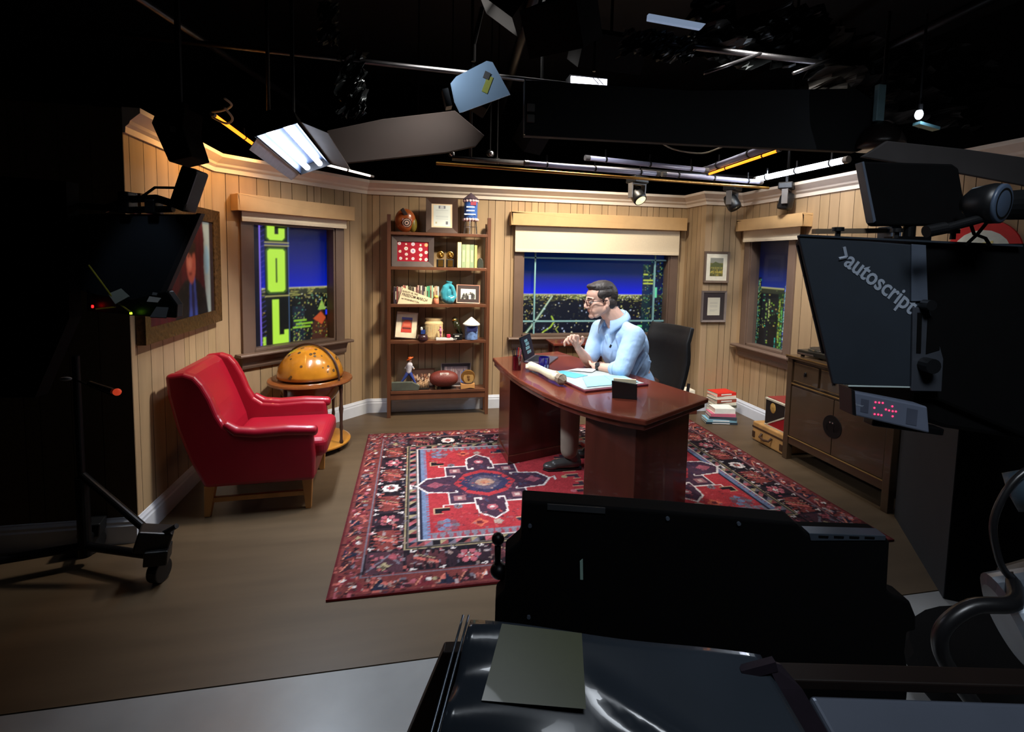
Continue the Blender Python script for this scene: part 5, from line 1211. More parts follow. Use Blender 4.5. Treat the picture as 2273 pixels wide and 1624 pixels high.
# far hand: raised, back of hand up, fingers curled loosely down
MC = [wp(1.198, 3.528, .990), wp(1.185, 3.551, .988), wp(1.174, 3.573, .977), wp(1.168, 3.595, .961)]
PI_ = [wp(1.166, 3.513, .999), wp(1.150, 3.540, .994), wp(1.137, 3.566, .979), wp(1.131, 3.592, .957)]
DI_ = [wp(1.158, 3.503, .973), wp(1.140, 3.530, .966), wp(1.126, 3.558, .952), wp(1.115, 3.588, .934)]
TI_ = [wp(1.173, 3.502, .956), wp(1.156, 3.529, .946), wp(1.141, 3.556, .932), wp(1.118, 3.586, .914)]
for a, b_, c_, d_ in zip(MC, PI_, DI_, TI_):
    finger([a, b_, c_, d_]); bd.cap(FW, a, .024, .0145, 12)
bd.cap(FW, MC[1].lerp(MC[2], .5), .026, .018, 12)
finger([FW.lerp(MC[0], .35)+Vector((.008, -.012, 0)), wp(1.230, 3.520, .948), wp(1.236, 3.511, .972), wp(1.228, 3.504, .988)], .0145, .0105)
# near hand: tucked behind the other elbow on the desk
MN = [wp(1.352, 3.618, .752), wp(1.372, 3.616, .750), wp(1.392, 3.610, .748), wp(1.408, 3.600, .746)]
for k, a in enumerate(MN):
    d = Vector((.012+.012*k, .035, .0)); bd.cap(NW, a, .020, .012, 10); finger([a, a+d+Vector((0, 0, .012)), a+d*1.7+Vector((0, 0, .006)), a+d*2.15+Vector((0, 0, -.008))])
finger([NW+Vector((-.012, .01, 0)), NW+Vector((-.024, .035, .012)), NW+Vector((-.018, .062, .02))], .0125, .010)
body = bd.build('body', M_SKIN, man, remesh=.0038, relax=5)
# eyes, brows, lips
for s_ in (-1, 1):
    b = MB(); b.T = HT; b.ell((.0775, s_*.031, .010), (.0155, .0155, .0115), 16, 12); e = b.build('eye', mat('eye_white', (226, 220, 214), .25), man, smooth=True)
    b = MB(); b.T = HT; b.ell((.0905, s_*.031, .009), (.0035, .0062, .0062), 12, 8); b.build('iris', mat('dark_iris', (40, 30, 26), .2), e, smooth=True)
    b = MB(); b.T = HT; b.cap((.0935, s_*.014, .038), (.080, s_*.050, .036), .0038, .0028, 8); b.build('eyebrow', M_HAIR, man, smooth=True)
    b = MB(); b.T = HT; b.cap((.0915, s_*.018, .019), (.0835, s_*.044, .017), .003, .003, 8); b.build('eyelid', M_SKIN, man, smooth=True)
b = MB(); b.T = HT; b.ell((.0885, 0, -.0505), (.005, .018, .0028), 16, 8); b.ell((.0870, 0, -.0565), (.005, .015, .003), 16, 8); b.build('lips', mat('lip_pink', (190, 126, 112), .5), man, smooth=True)
# hair
b = MB(); b.T = HT; HE = lambda c, r, **k: b.ell(c, r, 22, 14, **k)
HE((-.018, 0, .095), (.092, .074, .050)); HE((.046, 0, .112), (.038, .052, .020)); HE((-.070, 0, .045), (.058, .074, .082)); HE((-.078, 0, -.022), (.038, .056, .046)); HE((-.02, 0, .06), (.075, .0835, .06))
for s_ in (-1, 1): HE((.002, s_*.058, .055), (.042, .026, .034)); b.cap((.008, s_*.076, .03), (.010, s_*.074, .008), .008, .006, 10); HE((-.052, s_*.044, -.012), (.040, .034, .046))
b.build('hair', M_HAIR, man, remesh=.0038, relax=4, disp=(.0045, .02))
# glasses
M_GLS = mat('tortoise_frame', (52, 24, 26), .35)
b = MB(); b.T = HT
for s_ in (-1, 1):
    c = Vector((.104, s_*.034, .008)); ring = []
    for k in range(20):
        a = 2*PI*k/20; ring.append((c.x-.010*abs(math.cos(a))*(1 if math.cos(a)*s_ > 0 else 0), c.y+.0255*math.copysign(abs(math.cos(a))**.8, math.cos(a)), c.z+.0185*math.copysign(abs(math.sin(a))**.8, math.sin(a))))
    b.tube(ring, .0024, 6, closed=True); b.tube([(.096, s_*.059, .016), (.05, s_*.077, .016), (-.012, s_*.083, .016), (-.034, s_*.080, .004)], .0026, 6)
b.tube([(.106, -.010, .012), (.111, 0, .015), (.106, .010, .012)], .0020, 6); g_ = b.build('glasses', M_GLS, man, smooth=True)
for s_ in (-1, 1):
    b = MB(); b.T = HT; b.add([(.1035, s_*.034+x, .008+z) for x, z in ((-.022, -.013), (-.014, -.0175), (.014, -.0175), (.022, -.013), (.022, .013), (.014, .0175), (-.014, .0175), (-.022, .013))], [tuple(range(8))]); b.build('lens', mat_glass('spectacle_lens', (248, 248, 248), 1.4, .6), g_)
# shirt
sh = MB(); ES = lambda c, r, R=RT: sh.ell(wp(*c), r, 26, 18, R=R)
ES((1.600, 3.600, .93), (.130, .180, .135)); ES((1.640, 3.600, .90), (.118, .172, .170)); ES((1.655, 3.60, .76), (.135, .168, .17)); ES((1.690, 3.60, .63), (.142, .170, .13)); ES((1.56, 3.60, .86), (.115, .150, .15))
sh.cap(NS+Vector((0, 0, -.008)), FS+Vector((0, 0, -.008)), .074, .072, 20); sh.cap(wp(1.555, 3.60, 1.070), NS+Vector((.0, 0, .012)), .050, .068, 16); sh.cap(wp(1.54, 3.63, 1.070), FS+Vector((0, 0, .012)), .050, .066, 16); sh.cap(wp(1.575, 3.61, 1.045), wp(1.650, 3.60, .96), .050, .082, 16)
sh.cap(NS, NS.lerp(NE, .55), .082, .074, 20); sh.cap(NS.lerp(NE, .55), NE, .074, .066, 20); sh.cap(NE, NE.lerp(NW, .22), .064, .058, 20)
sh.cap(FS, FS.lerp(FE, .5), .080, .072, 20); sh.cap(FS.lerp(FE, .5), FS.lerp(FE, .80), .072, .064, 20)
# folds
for (a, b_, r_) in (((1.665, 3.41, .98), (1.54, 3.36, .85), .014), ((1.66, 3.39, .93), (1.53, 3.34, .80), .012), ((1.60, 3.36, .97), (1.50, 3.30, .82), .013), ((1.71, 3.44, .86), (1.60, 3.40, .70), .014), ((1.76, 3.47, .80), (1.64, 3.43, .62), .013), ((1.78, 3.52, .72), (1.68, 3.44, .60), .012), ((1.50, 3.50, .98), (1.55, 3.46, .76), .013), ((1.45, 3.60, .98), (1.50, 3.53, .72), .012), ((1.43, 3.70, .94), (1.40, 3.68, .84), .012), ((1.71, 3.46, .93), (1.76, 3.50, .78), .012)):
    sh.cap(wp(*a), wp(*b_), r_, r_*.7, 10)
shirt = sh.build('shirt', M_SHIRT, man, remesh=.006, relax=3, disp=(.012, .09))
for P, Q, r_ in ((NE.lerp(NW, .19), NE.lerp(NW, .30), .062), (FS.lerp(FE, .74), FS.lerp(FE, .88), .062)):
    b = MB(); b.cyl(P, Q, r_+.004, r_-.006, 28); b.build('rolled_cuff', M_SHIRT, shirt, bevel=.008, seg=3, smooth=True)
nc = wp(1.520, 3.617, 1.118)
def ribbon(name, A0, A1, r0, r1, z0, z1, par, n=26, th=.005):
    b = MB(); vs = []
    for k in range(n+1):
        a = A0+(A1-A0)*k/n; c_, s_ = math.cos(a), math.sin(a); up = .032*(1-c_)*.5
        for rr_, zz in ((r0, z0), (r1, z1)): vs.append(nc+FT*((rr_+.004)*c_-.006)+LT*rr_*s_+Vector((0, 0, zz-.040*c_)))
    b.add(vs, [(2*k, 2*k+2, 2*k+3, 2*k+1) for k in range(n)]); o = b.build(name, M_SHIRT, par, smooth=True); md = o.modifiers.new('s', 'SOLIDIFY'); md.thickness = th; return o
ribbon('collar_band', math.radians(25), math.radians(335), .082, .079, -.03, .022, shirt)
for s_ in (-1, 1):
    b = MB(); vs = []; n = 16
    for k in range(n+1):
        q = k/n; a = s_*(math.radians(18)+(math.radians(150)-math.radians(18))*q); c_, sn = math.cos(a), math.sin(a)
        for m in range(4):
            w_ = m/3; fall = .046+.060*max(0, 1-q*2.2)
            rr_ = .084+.036*w_+.006*math.sin(PI*w_); p = nc+FT*((rr_+.006)*c_-.006)+LT*rr_*sn+Vector((0, 0, .024-.040*c_-fall*w_)); 
            if q < .2: p += LT*s_*.020*w_*(1-q*5)
            vs.append(p)
    b.add(vs, [(4*k+m, 4*k+4+m, 4*k+5+m, 4*k+1+m) for k in range(n) for m in range(3)]); o = b.build('collar_flap', M_SHIRT, shirt, smooth=True); md = o.modifiers.new('s', 'SOLIDIFY'); md.thickness = .006
b = MB(); b.box((-.006, -.006, -.012), (.006, .004, .012), R=Euler((.0, .5, .3)), c=(0, 0, 0)); o = b.build('clip_microphone', M_BLACKG, man); o.location = wp(1.448, 3.498, .918)
# trousers, belt, shoes, watch
b = MB(); b.ell(wp(1.745, 3.60, .585), (.145, .175, .085), 20, 12); b.cap(wp(1.70, 3.505, .585), wp(1.135, 3.455, .535), .085, .074, 18); b.cap(wp(1.135, 3.455, .535), wp(1.135, 3.45, .155), .076, .066, 18); b.cap(wp(1.70, 3.69, .585), wp(1.37, 3.66, .535), .083, .074, 18); b.cap(wp(1.37, 3.66, .535), wp(1.45, 3.655, .16), .074, .064, 18)
b.build('trousers', M_TROU, man, remesh=.008, relax=3)
b = MB(); rr3 = [wp(1.722, 3.60, .632)+FT*.138*math.cos(2*PI*k/30)+LT*.164*math.sin(2*PI*k/30) for k in range(30)]; b.tube(rr3, .015, 8, closed=True); b.build('belt', mat('brown_belt', (62, 38, 26), .4), man, smooth=True)
M_SHOE = mat('dark_grey_shoe_leather', (58, 55, 53), .35, coat=.3)
for x, y, dx in ((1.135, 3.45, 0), (1.45, 3.655, 0)):
    b = MB(); b.cap(wp(x+.05, y, .062), wp(x-.11, y, .050), .044, .036, 16); b.ell(wp(x-.135, y, .042), (.065, .043, .030), 18, 12); b.cap(wp(x+.035, y, .10), wp(x+.02, y, .14), .045, .045, 14); s1 = b.build('shoe', M_SHOE, man, remesh=.005, relax=3)
    b = MB(); b.prism([(-.20, .0), (-.17, .036), (-.08, .046), (.02, .038), (.085, .040), (.10, .0), (.085, -.040), (.02, -.036), (-.08, -.042), (-.17, -.036)], wp(x, y, .0115), (1, 0, 0), (0, 1, 0), .014); b.build('sole', M_BLACKG, s1, bevel=.003)
wa = NE.lerp(NW, .86); b = MB(); b.cyl(NE.lerp(NW, .80), NE.lerp(NW, .91), .0345, .0325, 24); w_ = b.build('watch_strap', M_BLACKG, man, bevel=.003); b = MB(); n_ = Vector((-.5, -.6, .6)).normalized(); b.cyl(wa+n_*.030, wa+n_*.042, .019, .018, 20); b.build('watch_case', mat('dark_steel', (50, 50, 54), .3, .8), w_, bevel=.002)
# ================================================================ LIGHTING RIG OVERHEAD
M_TUBE = mat('lit_cool_tube', (235, 240, 255), .3, emit=(225, 235, 255), estr=14.0)
M_TUBEO = mat('lit_amber_tube', (255, 150, 50), .3, emit=(255, 138, 28), estr=2.6)
M_TUBEU = mat('unlit_frosted_tube', (170, 170, 196), .3, var=.04)
M_REFL = mat('brushed_reflector', (176, 184, 196), .3, .7, var=.1, scale=30)
M_GREYM = mat('grey_barn_door', (104, 100, 98), .5, .3, var=.08)
def tube_light(label, a, b_, m, r=.016, group=None, trough=True, down=(0, 0, -1), clips=(.15, .5, .85), power=0, color=COOL):
    a, b_ = Vector(a), Vector(b_); c = (a+b_)/2; t = thing('tube_light', label, 'light', tuple(c), group=group)
    MB().cyl(a-c, b_-c, r, n=16).build('tube', m, t, smooth=True)
    d = (b_-a).normalized()
    for P, s_ in ((a, 1), (b_, -1)): MB().cyl(P-c-d*s_*.004, P-c+d*s_*.03, r*1.12, n=16).build('end_cap', M_GREYM, t)
    for k in clips:
        P = a.lerp(b_, k)-c; MB().tube([P+Vector((0, 0, r*1.15))+x for x in (Vector((0, 0, 0)), Vector((0, 0, .05)))], .006, 6).build('hanger_clip', M_BLACKM, t); MB().cyl(P-d*.006, P+d*.006, r*1.25, n=16).build('clip_band', M_BLACKG, t)
    if power:
        lamp('tube_glow', 'AREA', tuple(c+Vector(down)*r*1.5), tuple(c+Vector(down)), power, color, ((b_-a).length*.95, r*2), spot=150, parent=t)
        l = t.children[-1] if t.children else None
        o = [q for q in bpy.data.objects if q.parent == t and q.type == 'LIGHT'][0]
        # long side of the lamp along the tube
        z = -Vector(down).normalized(); x = d; y = z.cross(x).normalized(); x = y.cross(z)
        o.rotation_euler = Matrix((x, y, z)).transposed().to_euler()
    return t
tube_light('bright white lit tube over the right side of desk', (2.925, 3.95, 2.29), (2.95, 3.02, 2.29), M_TUBE, .022, down=(-.5, .25, -.83), power=16)
tube_light('long unlit lavender tube hanging in front of the wide window wall', (.787, 3.616, 2.25), (1.90, 3.73, 2.25), M_TUBEU, .019)
tube_light('unlit lavender tube joined at right of the long one', (1.93, 3.733, 2.25), (2.90, 3.835, 2.25), M_TUBEU, .019)
tube_light('short unlit tube hanging higher behind the long unlit tube', (1.141, 3.307, 2.25), (2.165, 3.481, 2.25), M_TUBEU, .017)
tube_light('slim amber lit tube pointing towards camera above the desk', (2.30, 3.69, 2.26), (2.22, 2.78, 2.26), M_TUBEO, .009, clips=(.3, .8))
tube_light('grey tube lying alongside the amber tube above desk', (2.265, 3.69, 2.29), (2.185, 2.78, 2.29), M_TUBEU, .024, clips=(.25, .7))
tube_light('bright amber tube above the left wall crown', (-1.143, 3.235, 2.35), (-1.156, 4.20, 2.35), M_TUBEO, .012, clips=(.6,), power=5, down=(-.6, 0, -.8), color=(1, .5, .15))
def smooth_path(P, k=6):
    P = [Vector(p) for p in P]; n = len(P); Q = []
    for i in range(n-1):
        p0, p1, p2, p3 = [P[max(0, min(n-1, i+j))] for j in (-1, 0, 1, 2)]
        for s_ in range(k):
            q = s_/k; Q.append(.5*((2*p1)+(p2-p0)*q+(2*p0-5*p1+4*p2-p3)*q*q+(3*p1-p0-3*p2+p3)*q**3))
    return Q+[P[-1]]
def pipe(label, pts, r=.024, name='grid_pipe', m=None, group=None, cat='pipe'):
    pts = [Vector(p) for p in pts]; c = pts[0]; t = thing(name, label, cat, tuple(c), group=group)
    MB().tube([p-c for p in pts], r, 12).build('tube', m or M_BLACKM, t, smooth=True); return t
M_PIPE = mat('worn_steel_pipe', (88, 88, 92), .32, .9, var=.2)
pipe('thin steel pipe over the window wall carrying the moving lights', [(.3, 4.16, 2.36), (4.2, 4.30, 2.36)], .02, m=M_PIPE)
pipe('brass-coloured pipe beneath the unlit tubes', [(.15, 3.63, 2.215), (3.02, 3.90, 2.215)], .011, m=mat('brass_pipe', (168, 124, 60), .35, .8))
pipe('steel grid pipe crossing high at upper right', [(1.6, 3.30, 3.05), (5.2, 3.30, 3.02)], .02, m=M_PIPE)
pipe('steel pipe slanting down from the high right grid pipe', [(3.05, 3.24, 3.08), (2.62, 3.2, 2.90)], .012, m=M_PIPE)
pipe('short slanting steel pipe left of the black cloths', [(2.42, 3.29, 3.05), (1.93, 3.2, 2.84)], .012, m=M_PIPE)
pipe('long steel grid pipe crossing high at upper left', [(-2.6, 3.45, 2.84), (1.1, 3.50, 2.79)], .016, m=M_PIPE)
pipe('steel grid pipe running back at upper left', [(-1.85, 2.2, 3.0), (-1.0, 5.6, 3.0)], .024, m=M_PIPE)
pipe('black grid pipe running back above the blue-white lamp', [(.62, 2.2, 3.1), (.95, 6.2, 3.1)], .035)
pipe('black grid pipe running back at far right', [(3.4, 1.9, 3.2), (3.7, 6.2, 3.2)], .035)
def drop(label, x, y, z0, z1, r=.012): return pipe(label, [(x, y, z0), (x, y, z1)], r, name='drop_pipe', m=M_BLACKM)
drop('drop pipe left of the lit lamp bank', -.9, 3.46, 2.36, 3.9); drop('drop pipe carrying tube rig left', .45, 4.165, 2.37, 3.9); drop('drop pipe carrying tube rig right', 4.0, 4.29, 2.37, 3.9)
# --- lit four-foot lamp bank in front of left window
def lamp_bank(label, a, b_, nrm, w, lit, doors, power, m_t, name='lamp_bank'):
    a, b_ = Vector(a), Vector(b_); L = b_-a; ln = L.length; d = L.normalized(); n = Vector(nrm); n = (n-d*n.dot(d)).normalized(); s = d.cross(n)
    c = (a+b_)/2; t = thing(name, label, 'light', tuple(c))
    F_ = lambda u, v, h: d*u+s*v+n*h
    hb = ln/2
    P = [(-w/2, -.01), (w/2, -.01), (w/2, .05), (w/2-.05, .085), (-w/2+.05, .085), (-w/2, .05)]
    b = MB(); b.add([F_(-hb, v, -h) for v, h in P]+[F_(hb, v, -h) for v, h in P], [tuple(range(6)), tuple(reversed(range(6, 12)))]+[(i, (i+1) % 6, 6+(i+1) % 6, 6+i) for i in range(1, 6)]); b.build('housing', M_BLACKG, t)
    b = MB(); b.add([F_(-hb+.01, -w/2+.008, .006), F_(hb-.01, -w/2+.008, .006), F_(hb-.01, -w/2+.03, -.04), F_(-hb+.01, -w/2+.03, -.04), F_(-hb+.01, w/2-.03, -.04), F_(hb-.01, w/2-.03, -.04), F_(hb-.01, w/2-.008, .006), F_(-hb+.01, w/2-.008, .006)], [(0, 1, 2, 3), (3, 2, 5, 4), (4, 5, 6, 7)]); b.build('reflector', mat('blue_grey_reflector', (62, 78, 104), .45, .3), t)
    for v in (-w*.2, w*.2) if lit else (): MB().cyl(F_(-hb+.04, v, -.012), F_(hb-.04, v, -.012), .018, n=14).build('tube', m_t, t, smooth=True)
    for (v0, ang, dl, u0, u1, m_) in doors:
        q = math.radians(ang); e = s*math.copysign(math.sin(q), v0)+n*math.cos(q)
        b = MB(); A = F_(u0*hb, v0*w/2, 0); B_ = F_(u1*hb, v0*w/2, 0); k = n.cross(d)*.0 
        nn = e.cross(d).normalized()*.003; b.add([A, B_, B_+e*dl-d*.05, A+e*dl+d*.02, A+nn, B_+nn, B_+e*dl-d*.05+nn, A+e*dl+d*.02+nn], [(0, 1, 2, 3), (7, 6, 5, 4), (0, 4, 5, 1), (1, 5, 6, 2), (2, 6, 7, 3), (3, 7, 4, 0)]); b.build('barn_door', m_, t)
    b = MB(); b.tube([F_(0, 0, -.08), F_(0, 0, -.08)+Vector((0, 0, 1.68))], .012, 8); b.build('yoke_pipe', M_BLACKM, t)
    for v in (-w*.2, w*.2) if power else ():
        o = lamp('bank_glow', 'AREA', tuple(c+F_(0, v, .008)), tuple(c+F_(0, v, 1)), power/2, COOL, (ln*.9, .03), spot=95, parent=t)
        z = -n; x = d; y = z.cross(x).normalized(); o.rotation_euler = Matrix((x, y, z)).transposed().to_euler()
    return t
lamp_bank('open lamp bank with two lit white tubes before the left window', (-.645, 2.60, 2.15), (-.655, 3.62, 2.135), (.32, .50, -.81), .21, True, [(-1, 50, .14, -1, 1, mat('dark_door', (58, 54, 52), .6, .1)), (1, 60, .07, -.9, .98, M_REFL)], 25, M_TUBE)
# lamp with pale blue lit door panel
t = thing('door_lamp', 'lamp with pale blue-white lit door panel, upper middle', 'light', (.37, 3.0, 2.55))
def LP(x, z, dy=0): return (x-.37, dy, z-2.55)
b = MB(); P = [(.202, 2.558), (.235, 2.60), (.41, 2.704), (.446, 2.70), (.556, 2.524), (.27, 2.40), (.256, 2.397), (.225, 2.455)]
b.add([LP(x, z) for x, z in P]+[LP(x, z, .004) for x, z in P], [tuple(range(8)), tuple(reversed(range(8, 16)))]+[(i, (i+1) % 8, 8+(i+1) % 8, 8+i) for i in range(8)]); b.build('door_panel', mat('pale_blue_door_panel', (168, 196, 222), .35, .2, var=.05, scale=4), t)
b = MB(); b.box(LP(.40, 2.52, -.004), LP(.435, 2.62, -.001), R=Euler((0, .35, 0))); b.build('yellow_label', mat('dull_yellow_label', (176, 178, 84), .6), t)
b = MB(); b.box(LP(.395, 2.60, -.008), LP(.43, 2.64, -.001), R=Euler((0, .35, 0))); b.build('latch', M_GREYM, t)
b = MB(); b.box(LP(.165, 2.42, -.03), LP(.20, 2.52, .05), R=Euler((0, -.25, 0))); b.build('side_grip', M_BLACKG, t)
b = MB(); b.box(LP(.28, 2.48, .05), LP(.48, 2.66, .25), R=Euler((0, .5, 0))); b.build('housing', M_BLACK, t)
b = MB(); b.tube([LP(.35, 2.75, .15), LP(.35, 2.85, .15), LP(.40, 3.07, .15)], .014, 8); b.build('yoke_pipe', M_BLACKM, t)
o = lamp('door_glow', 'SPOT', (.12, 2.70, 2.72), (.38, 3.0, 2.55), 4.6, COOL, (.03, .03), spot=62, blend=.4, parent=t)
# bright slot light
t = thing('slot_light', 'short bright white slot light high in the dark rig', 'light', (1.043, 3.0, 2.646))
MB().box((-.115, 0, -.019), (.115, .01, .019)).build('tube', mat('bright_slot', (240, 240, 255), .3, emit=(235, 235, 255), estr=5.0), t)
MB().box((-.12, .011, -.03), (.12, .10, .03)).build('housing', M_BLACK, t); MB().tube([(.05, .06, .08), (.05, .06, .5)], .01, 8).build('hanger', M_BLACKM, t)
b = MB(); b.cyl((.02, -.006, .019), (.06, -.006, -.018), .0025, n=5); b.cyl((.05, -.006, .019), (.09, -.006, -.018), .0025, n=5); b.build('crossing_wires', M_BLACK, t)
t = thing('work_light', 'small bright greenish work light with shelf, far upper right', 'light', (2.557, 2.2, 2.34))
MB().ell((0, 0, 0), (.018, .018, .026), 14, 10).build('bulb', mat('work_bulb', (235, 240, 255), .3, emit=(225, 245, 255), estr=9), t, smooth=True)
b = MB(); b.cyl((0, 0, .03), (0, 0, .5), .006); b.cyl((0, 0, .02), (0, 0, .05), .014); b.build('stem', M_BLACKM, t)
MB().box((.0, -.01, -.06), (.13, .03, -.045), R=Euler((0, .15, 0))).build('bracket', mat('teal_grey_metal', (90, 130, 140), .4, .5), t)
o = lamp('work_glow', 'POINT', (2.557, 2.17, 2.33), (2.6, 2, 2), 1.2, COOL, (.02, .02), parent=t)
# black cloths, flags
def panel(name, label, cat, P, y0, th, m, part='cloth', tilt=None):
    cx_ = sum(p[0] for p in P)/len(P); cz_ = sum(p[1] for p in P)/len(P); t = thing(name, label, cat, (cx_, y0, cz_))
    b = MB(); n = len(P); b.add([(x-cx_, 0, z-cz_) for x, z in P]+[(x-cx_, th, z-cz_) for x, z in P], [tuple(range(n)), tuple(reversed(range(n, 2*n)))]+[(i, (i+1) % n, n+(i+1) % n, n+i) for i in range(n)]); b.build(part, m, t, bevel=.004)
    return t
M_DUV = mat('black_duvetyne', (15, 16, 19), .9, var=.3, scale=3)
M_DRED = mat('dark_red_brown_cloth', (26, 15, 12), .9, var=.3, scale=2)
panel('black_skirt', 'wide black fabric lighting skirt hanging across the upper right', 'light skirt', [(.556, 2.475), (1.5, 2.50), (2.56, 2.60), (2.73, 2.52), (2.775, 2.42), (2.76, 2.30), (2.60, 2.235), (1.5, 2.21), (.562, 2.195)], 2.60, .05, M_DUV)
panel('brown_flag', 'dark red-brown fabric flag hanging left of black skirt', 'light flag', [(-.601, 2.418), (-.22, 2.526), (.287, 2.623), (.505, 2.461), (.441, 2.377), (.22, 2.317), (-.558, 2.189)], 3.75, .03, M_DRED)
t = panel('silver_edge_strip', 'thin bright vertical metal strip at left edge of skirt', 'metal strip', [(.548, 2.47), (.556, 2.47), (.558, 2.19), (.550, 2.19)], 2.57, .01, M_CHROME, 'strip')
t = thing('clip_pair', 'pair of small grey clamps on the black skirt edge', 'clamp', (.59, 2.585, 2.26))
for z in (0, .055): MB().box((-.02, 0, z), (.02, .012, z+.04)).build('clamp_jaw', M_GREYM, t, bevel=.003)
panel('grey_valance_cloth', 'grey cloth banner sloping across the far right, red patch', 'banner', [(1.622, 1.955), (1.73, 2.02), (2.10, 2.012), (2.38, 1.998), (2.6, 1.97), (2.6, 1.86), (2.39, 1.888), (2.08, 1.918)], 1.60, .015, mat('grey_valance_cloth', (70, 66, 66), .85, var=.2, scale=3))
MB().add([(3.22, 2.397, 2.10), (3.36, 2.397, 2.085), (3.40, 2.397, 2.22), (3.26, 2.397, 2.235)], [(0, 1, 2, 3)]) 
t = thing('dome_reflector', 'dark dome-shaped lamp with pale neck at the skirt right end', 'light', (2.70, 2.55, 2.34))
b = MB(); b.lathe([(.13, -.09), (.125, -.05), (.10, .0), (.06, .04), (.035, .06), (.0, .06)], n=28); b.build('dome', mat('dark_dome', (40, 34, 32), .35, .5), t, smooth=True)
b = MB(); b.box((-.035, .0, .07), (.02, .03, .28)); b.build('pale_neck', mat('pale_cyan_metal', (150, 186, 196), .35, .2), t, bevel=.005)
b = MB(); b.cyl((.02, .02, .28), (.02, .02, .7), .01); b.build('hanger', M_BLACKM, t)
t = thing('hanging_speaker', 'black wedge loudspeaker hanging before the left wall crown', 'loudspeaker', (-1.085, 2.6, 2.08), 0)
b = MB(); P = [(-.085, .06), (-.055, .115), (.055, .135), (.035, .10), (.065, -.09), (.02, -.085), (-.035, -.12), (-.09, -.01)]
P = [(-.088, .055), (-.06, .13), (.05, .14), (.040, .04), (.075, -.085), (-.022, -.115)]
b.add([(x, 0, z) for x, z in P]+[(x+.02, .16, z) for x, z in P], [tuple(range(6)), tuple(reversed(range(6, 12)))]+[(i, (i+1) % 6, 6+(i+1) % 6, 6+i) for i in range(6)]); b.build('cabinet', M_BLACK, t, bevel=.006)
MB().box((-.01, -.004, .02), (.012, -.001, .045)).build('badge', M_GREYM, t); b = MB(); b.tube([(0, .08, .13), (0, .08, .9)], .014, 8); b.build('hanging_pole', M_BLACKM, t)
b = MB(); b.box((-.03, .05, .13), (.03, .11, .17)); b.build('yoke', M_BLACK, t)
def cable(label, pts, r, m, group=None, name='cable'): return pipe(label, smooth_path(pts), r, name=name, m=m, group=group, cat='cable')
cable('upper loop of pale cable between speaker and amber tube', [(-1.00, 3.0, 2.38), (-.98, 3.05, 2.36), (-1.05, 3.15, 2.355), (-1.143, 3.235, 2.36)], .006, mat('pale_cable', (180, 170, 150), .5))
cable('lower loop of pale cable between speaker and amber tube', [(-1.00, 3.0, 2.33), (-.98, 3.06, 2.29), (-1.04, 3.14, 2.28), (-1.14, 3.232, 2.33)], .006, mat('pale_cable', (180, 170, 150)))
cable('tangled pale wire near the lit tube right', [(1.62, 3.3, 2.42), (1.8, 3.35, 2.36), (2.0, 3.3, 2.33), (2.1, 3.2, 2.36), (2.25, 3.1, 2.40)], .005, mat('pale_cable', (180, 170, 150)))
# moving heads
def moving_head(label, loc, rz, pitch, glow):
    t = thing('moving_light', label, 'moving light', loc, rz, group='moving lights hanging above the window wall')
    MB().box((-.085, -.06, .10), (.085, .06, .16)).build('base', M_BLACKG, t, bevel=.01)
    b = MB(); b.box((-.085, -.025, -.03), (-.070, .025, .10)); b.box((.070, -.025, -.03), (.085, .025, .10)); b.box((-.085, -.025, .088), (.085, .025, .10)); b.build('yoke', M_GREYM, t, bevel=.003)
    q = Euler((pitch, 0, 0)).to_matrix(); b = MB(); b.lathe([(.0, .075), (.045, .07), (.06, .03), (.062, -.05), (.055, -.075), (.05, -.075), (.049, -.058)], n=24, ax=q); h = b.build('head', M_BLACKG, t, smooth=True)
    b = MB(); b.lathe([(.0, -.062), (.03, -.068), (.048, -.073)], n=24, ax=q); b.build('lens', mat('lit_lens', (200, 190, 150), .15, emit=(255, 236, 180), estr=glow) if glow > .5 else mat('dull_lens', (150, 140, 120), .12, .6), h, smooth=True)
    b = MB(); b.box((-.03, -.01, .16), (.03, .01, .215)); b.build('hook_clamp', M_BLACKM, t); return t
moving_head('moving light with its lit lens glowing, leftmost of three', (1.945, 4.219, 2.146), .35, -.75, 1.4)
moving_head('moving light with dim lens tilted down, middle of three', (2.915, 4.254, 2.128), .6, -.55, .2)
moving_head('dark moving light pointing straight down, rightmost of three', (3.245, 3.95, 2.118), .7, .2, .2)
drop('short drop pipe above the rightmost moving light', 3.245, 3.95, 2.31, 3.9)
# small lamps glimpsed among the rig
for k, (x, y, z, s_) in enumerate(((.03, 4.2, 2.42, .03), (.62, 4.2, 2.42, .022), (.30, 4.2, 2.40, .022), (.68, 4.2, 2.36, .02))):
    t = thing('small_spotlight', ('small chrome-fronted spotlight in the dark above bookshelf, leftmost', 'small chrome-fronted spotlight above the shelf, third from the left', 'small chrome-fronted spotlight above the shelf, second from the left', 'small chrome-fronted spotlight above the shelf, rightmost')[k], 'light', (x, y, z), group='small spotlights above the bookshelf wall')
    MB().cyl((0, -.03, 0), (0, .06, .02), s_*1.3, n=16).build('can', M_BLACKM, t); MB().ell((0, -.03, 0), (s_, .012, s_), 14, 8).build('lens', M_CHROME, t, smooth=True); MB().tube([(0, .02, 0), (0, .02, 1.48)], .006, 6).build('stem', M_BLACKM, t)
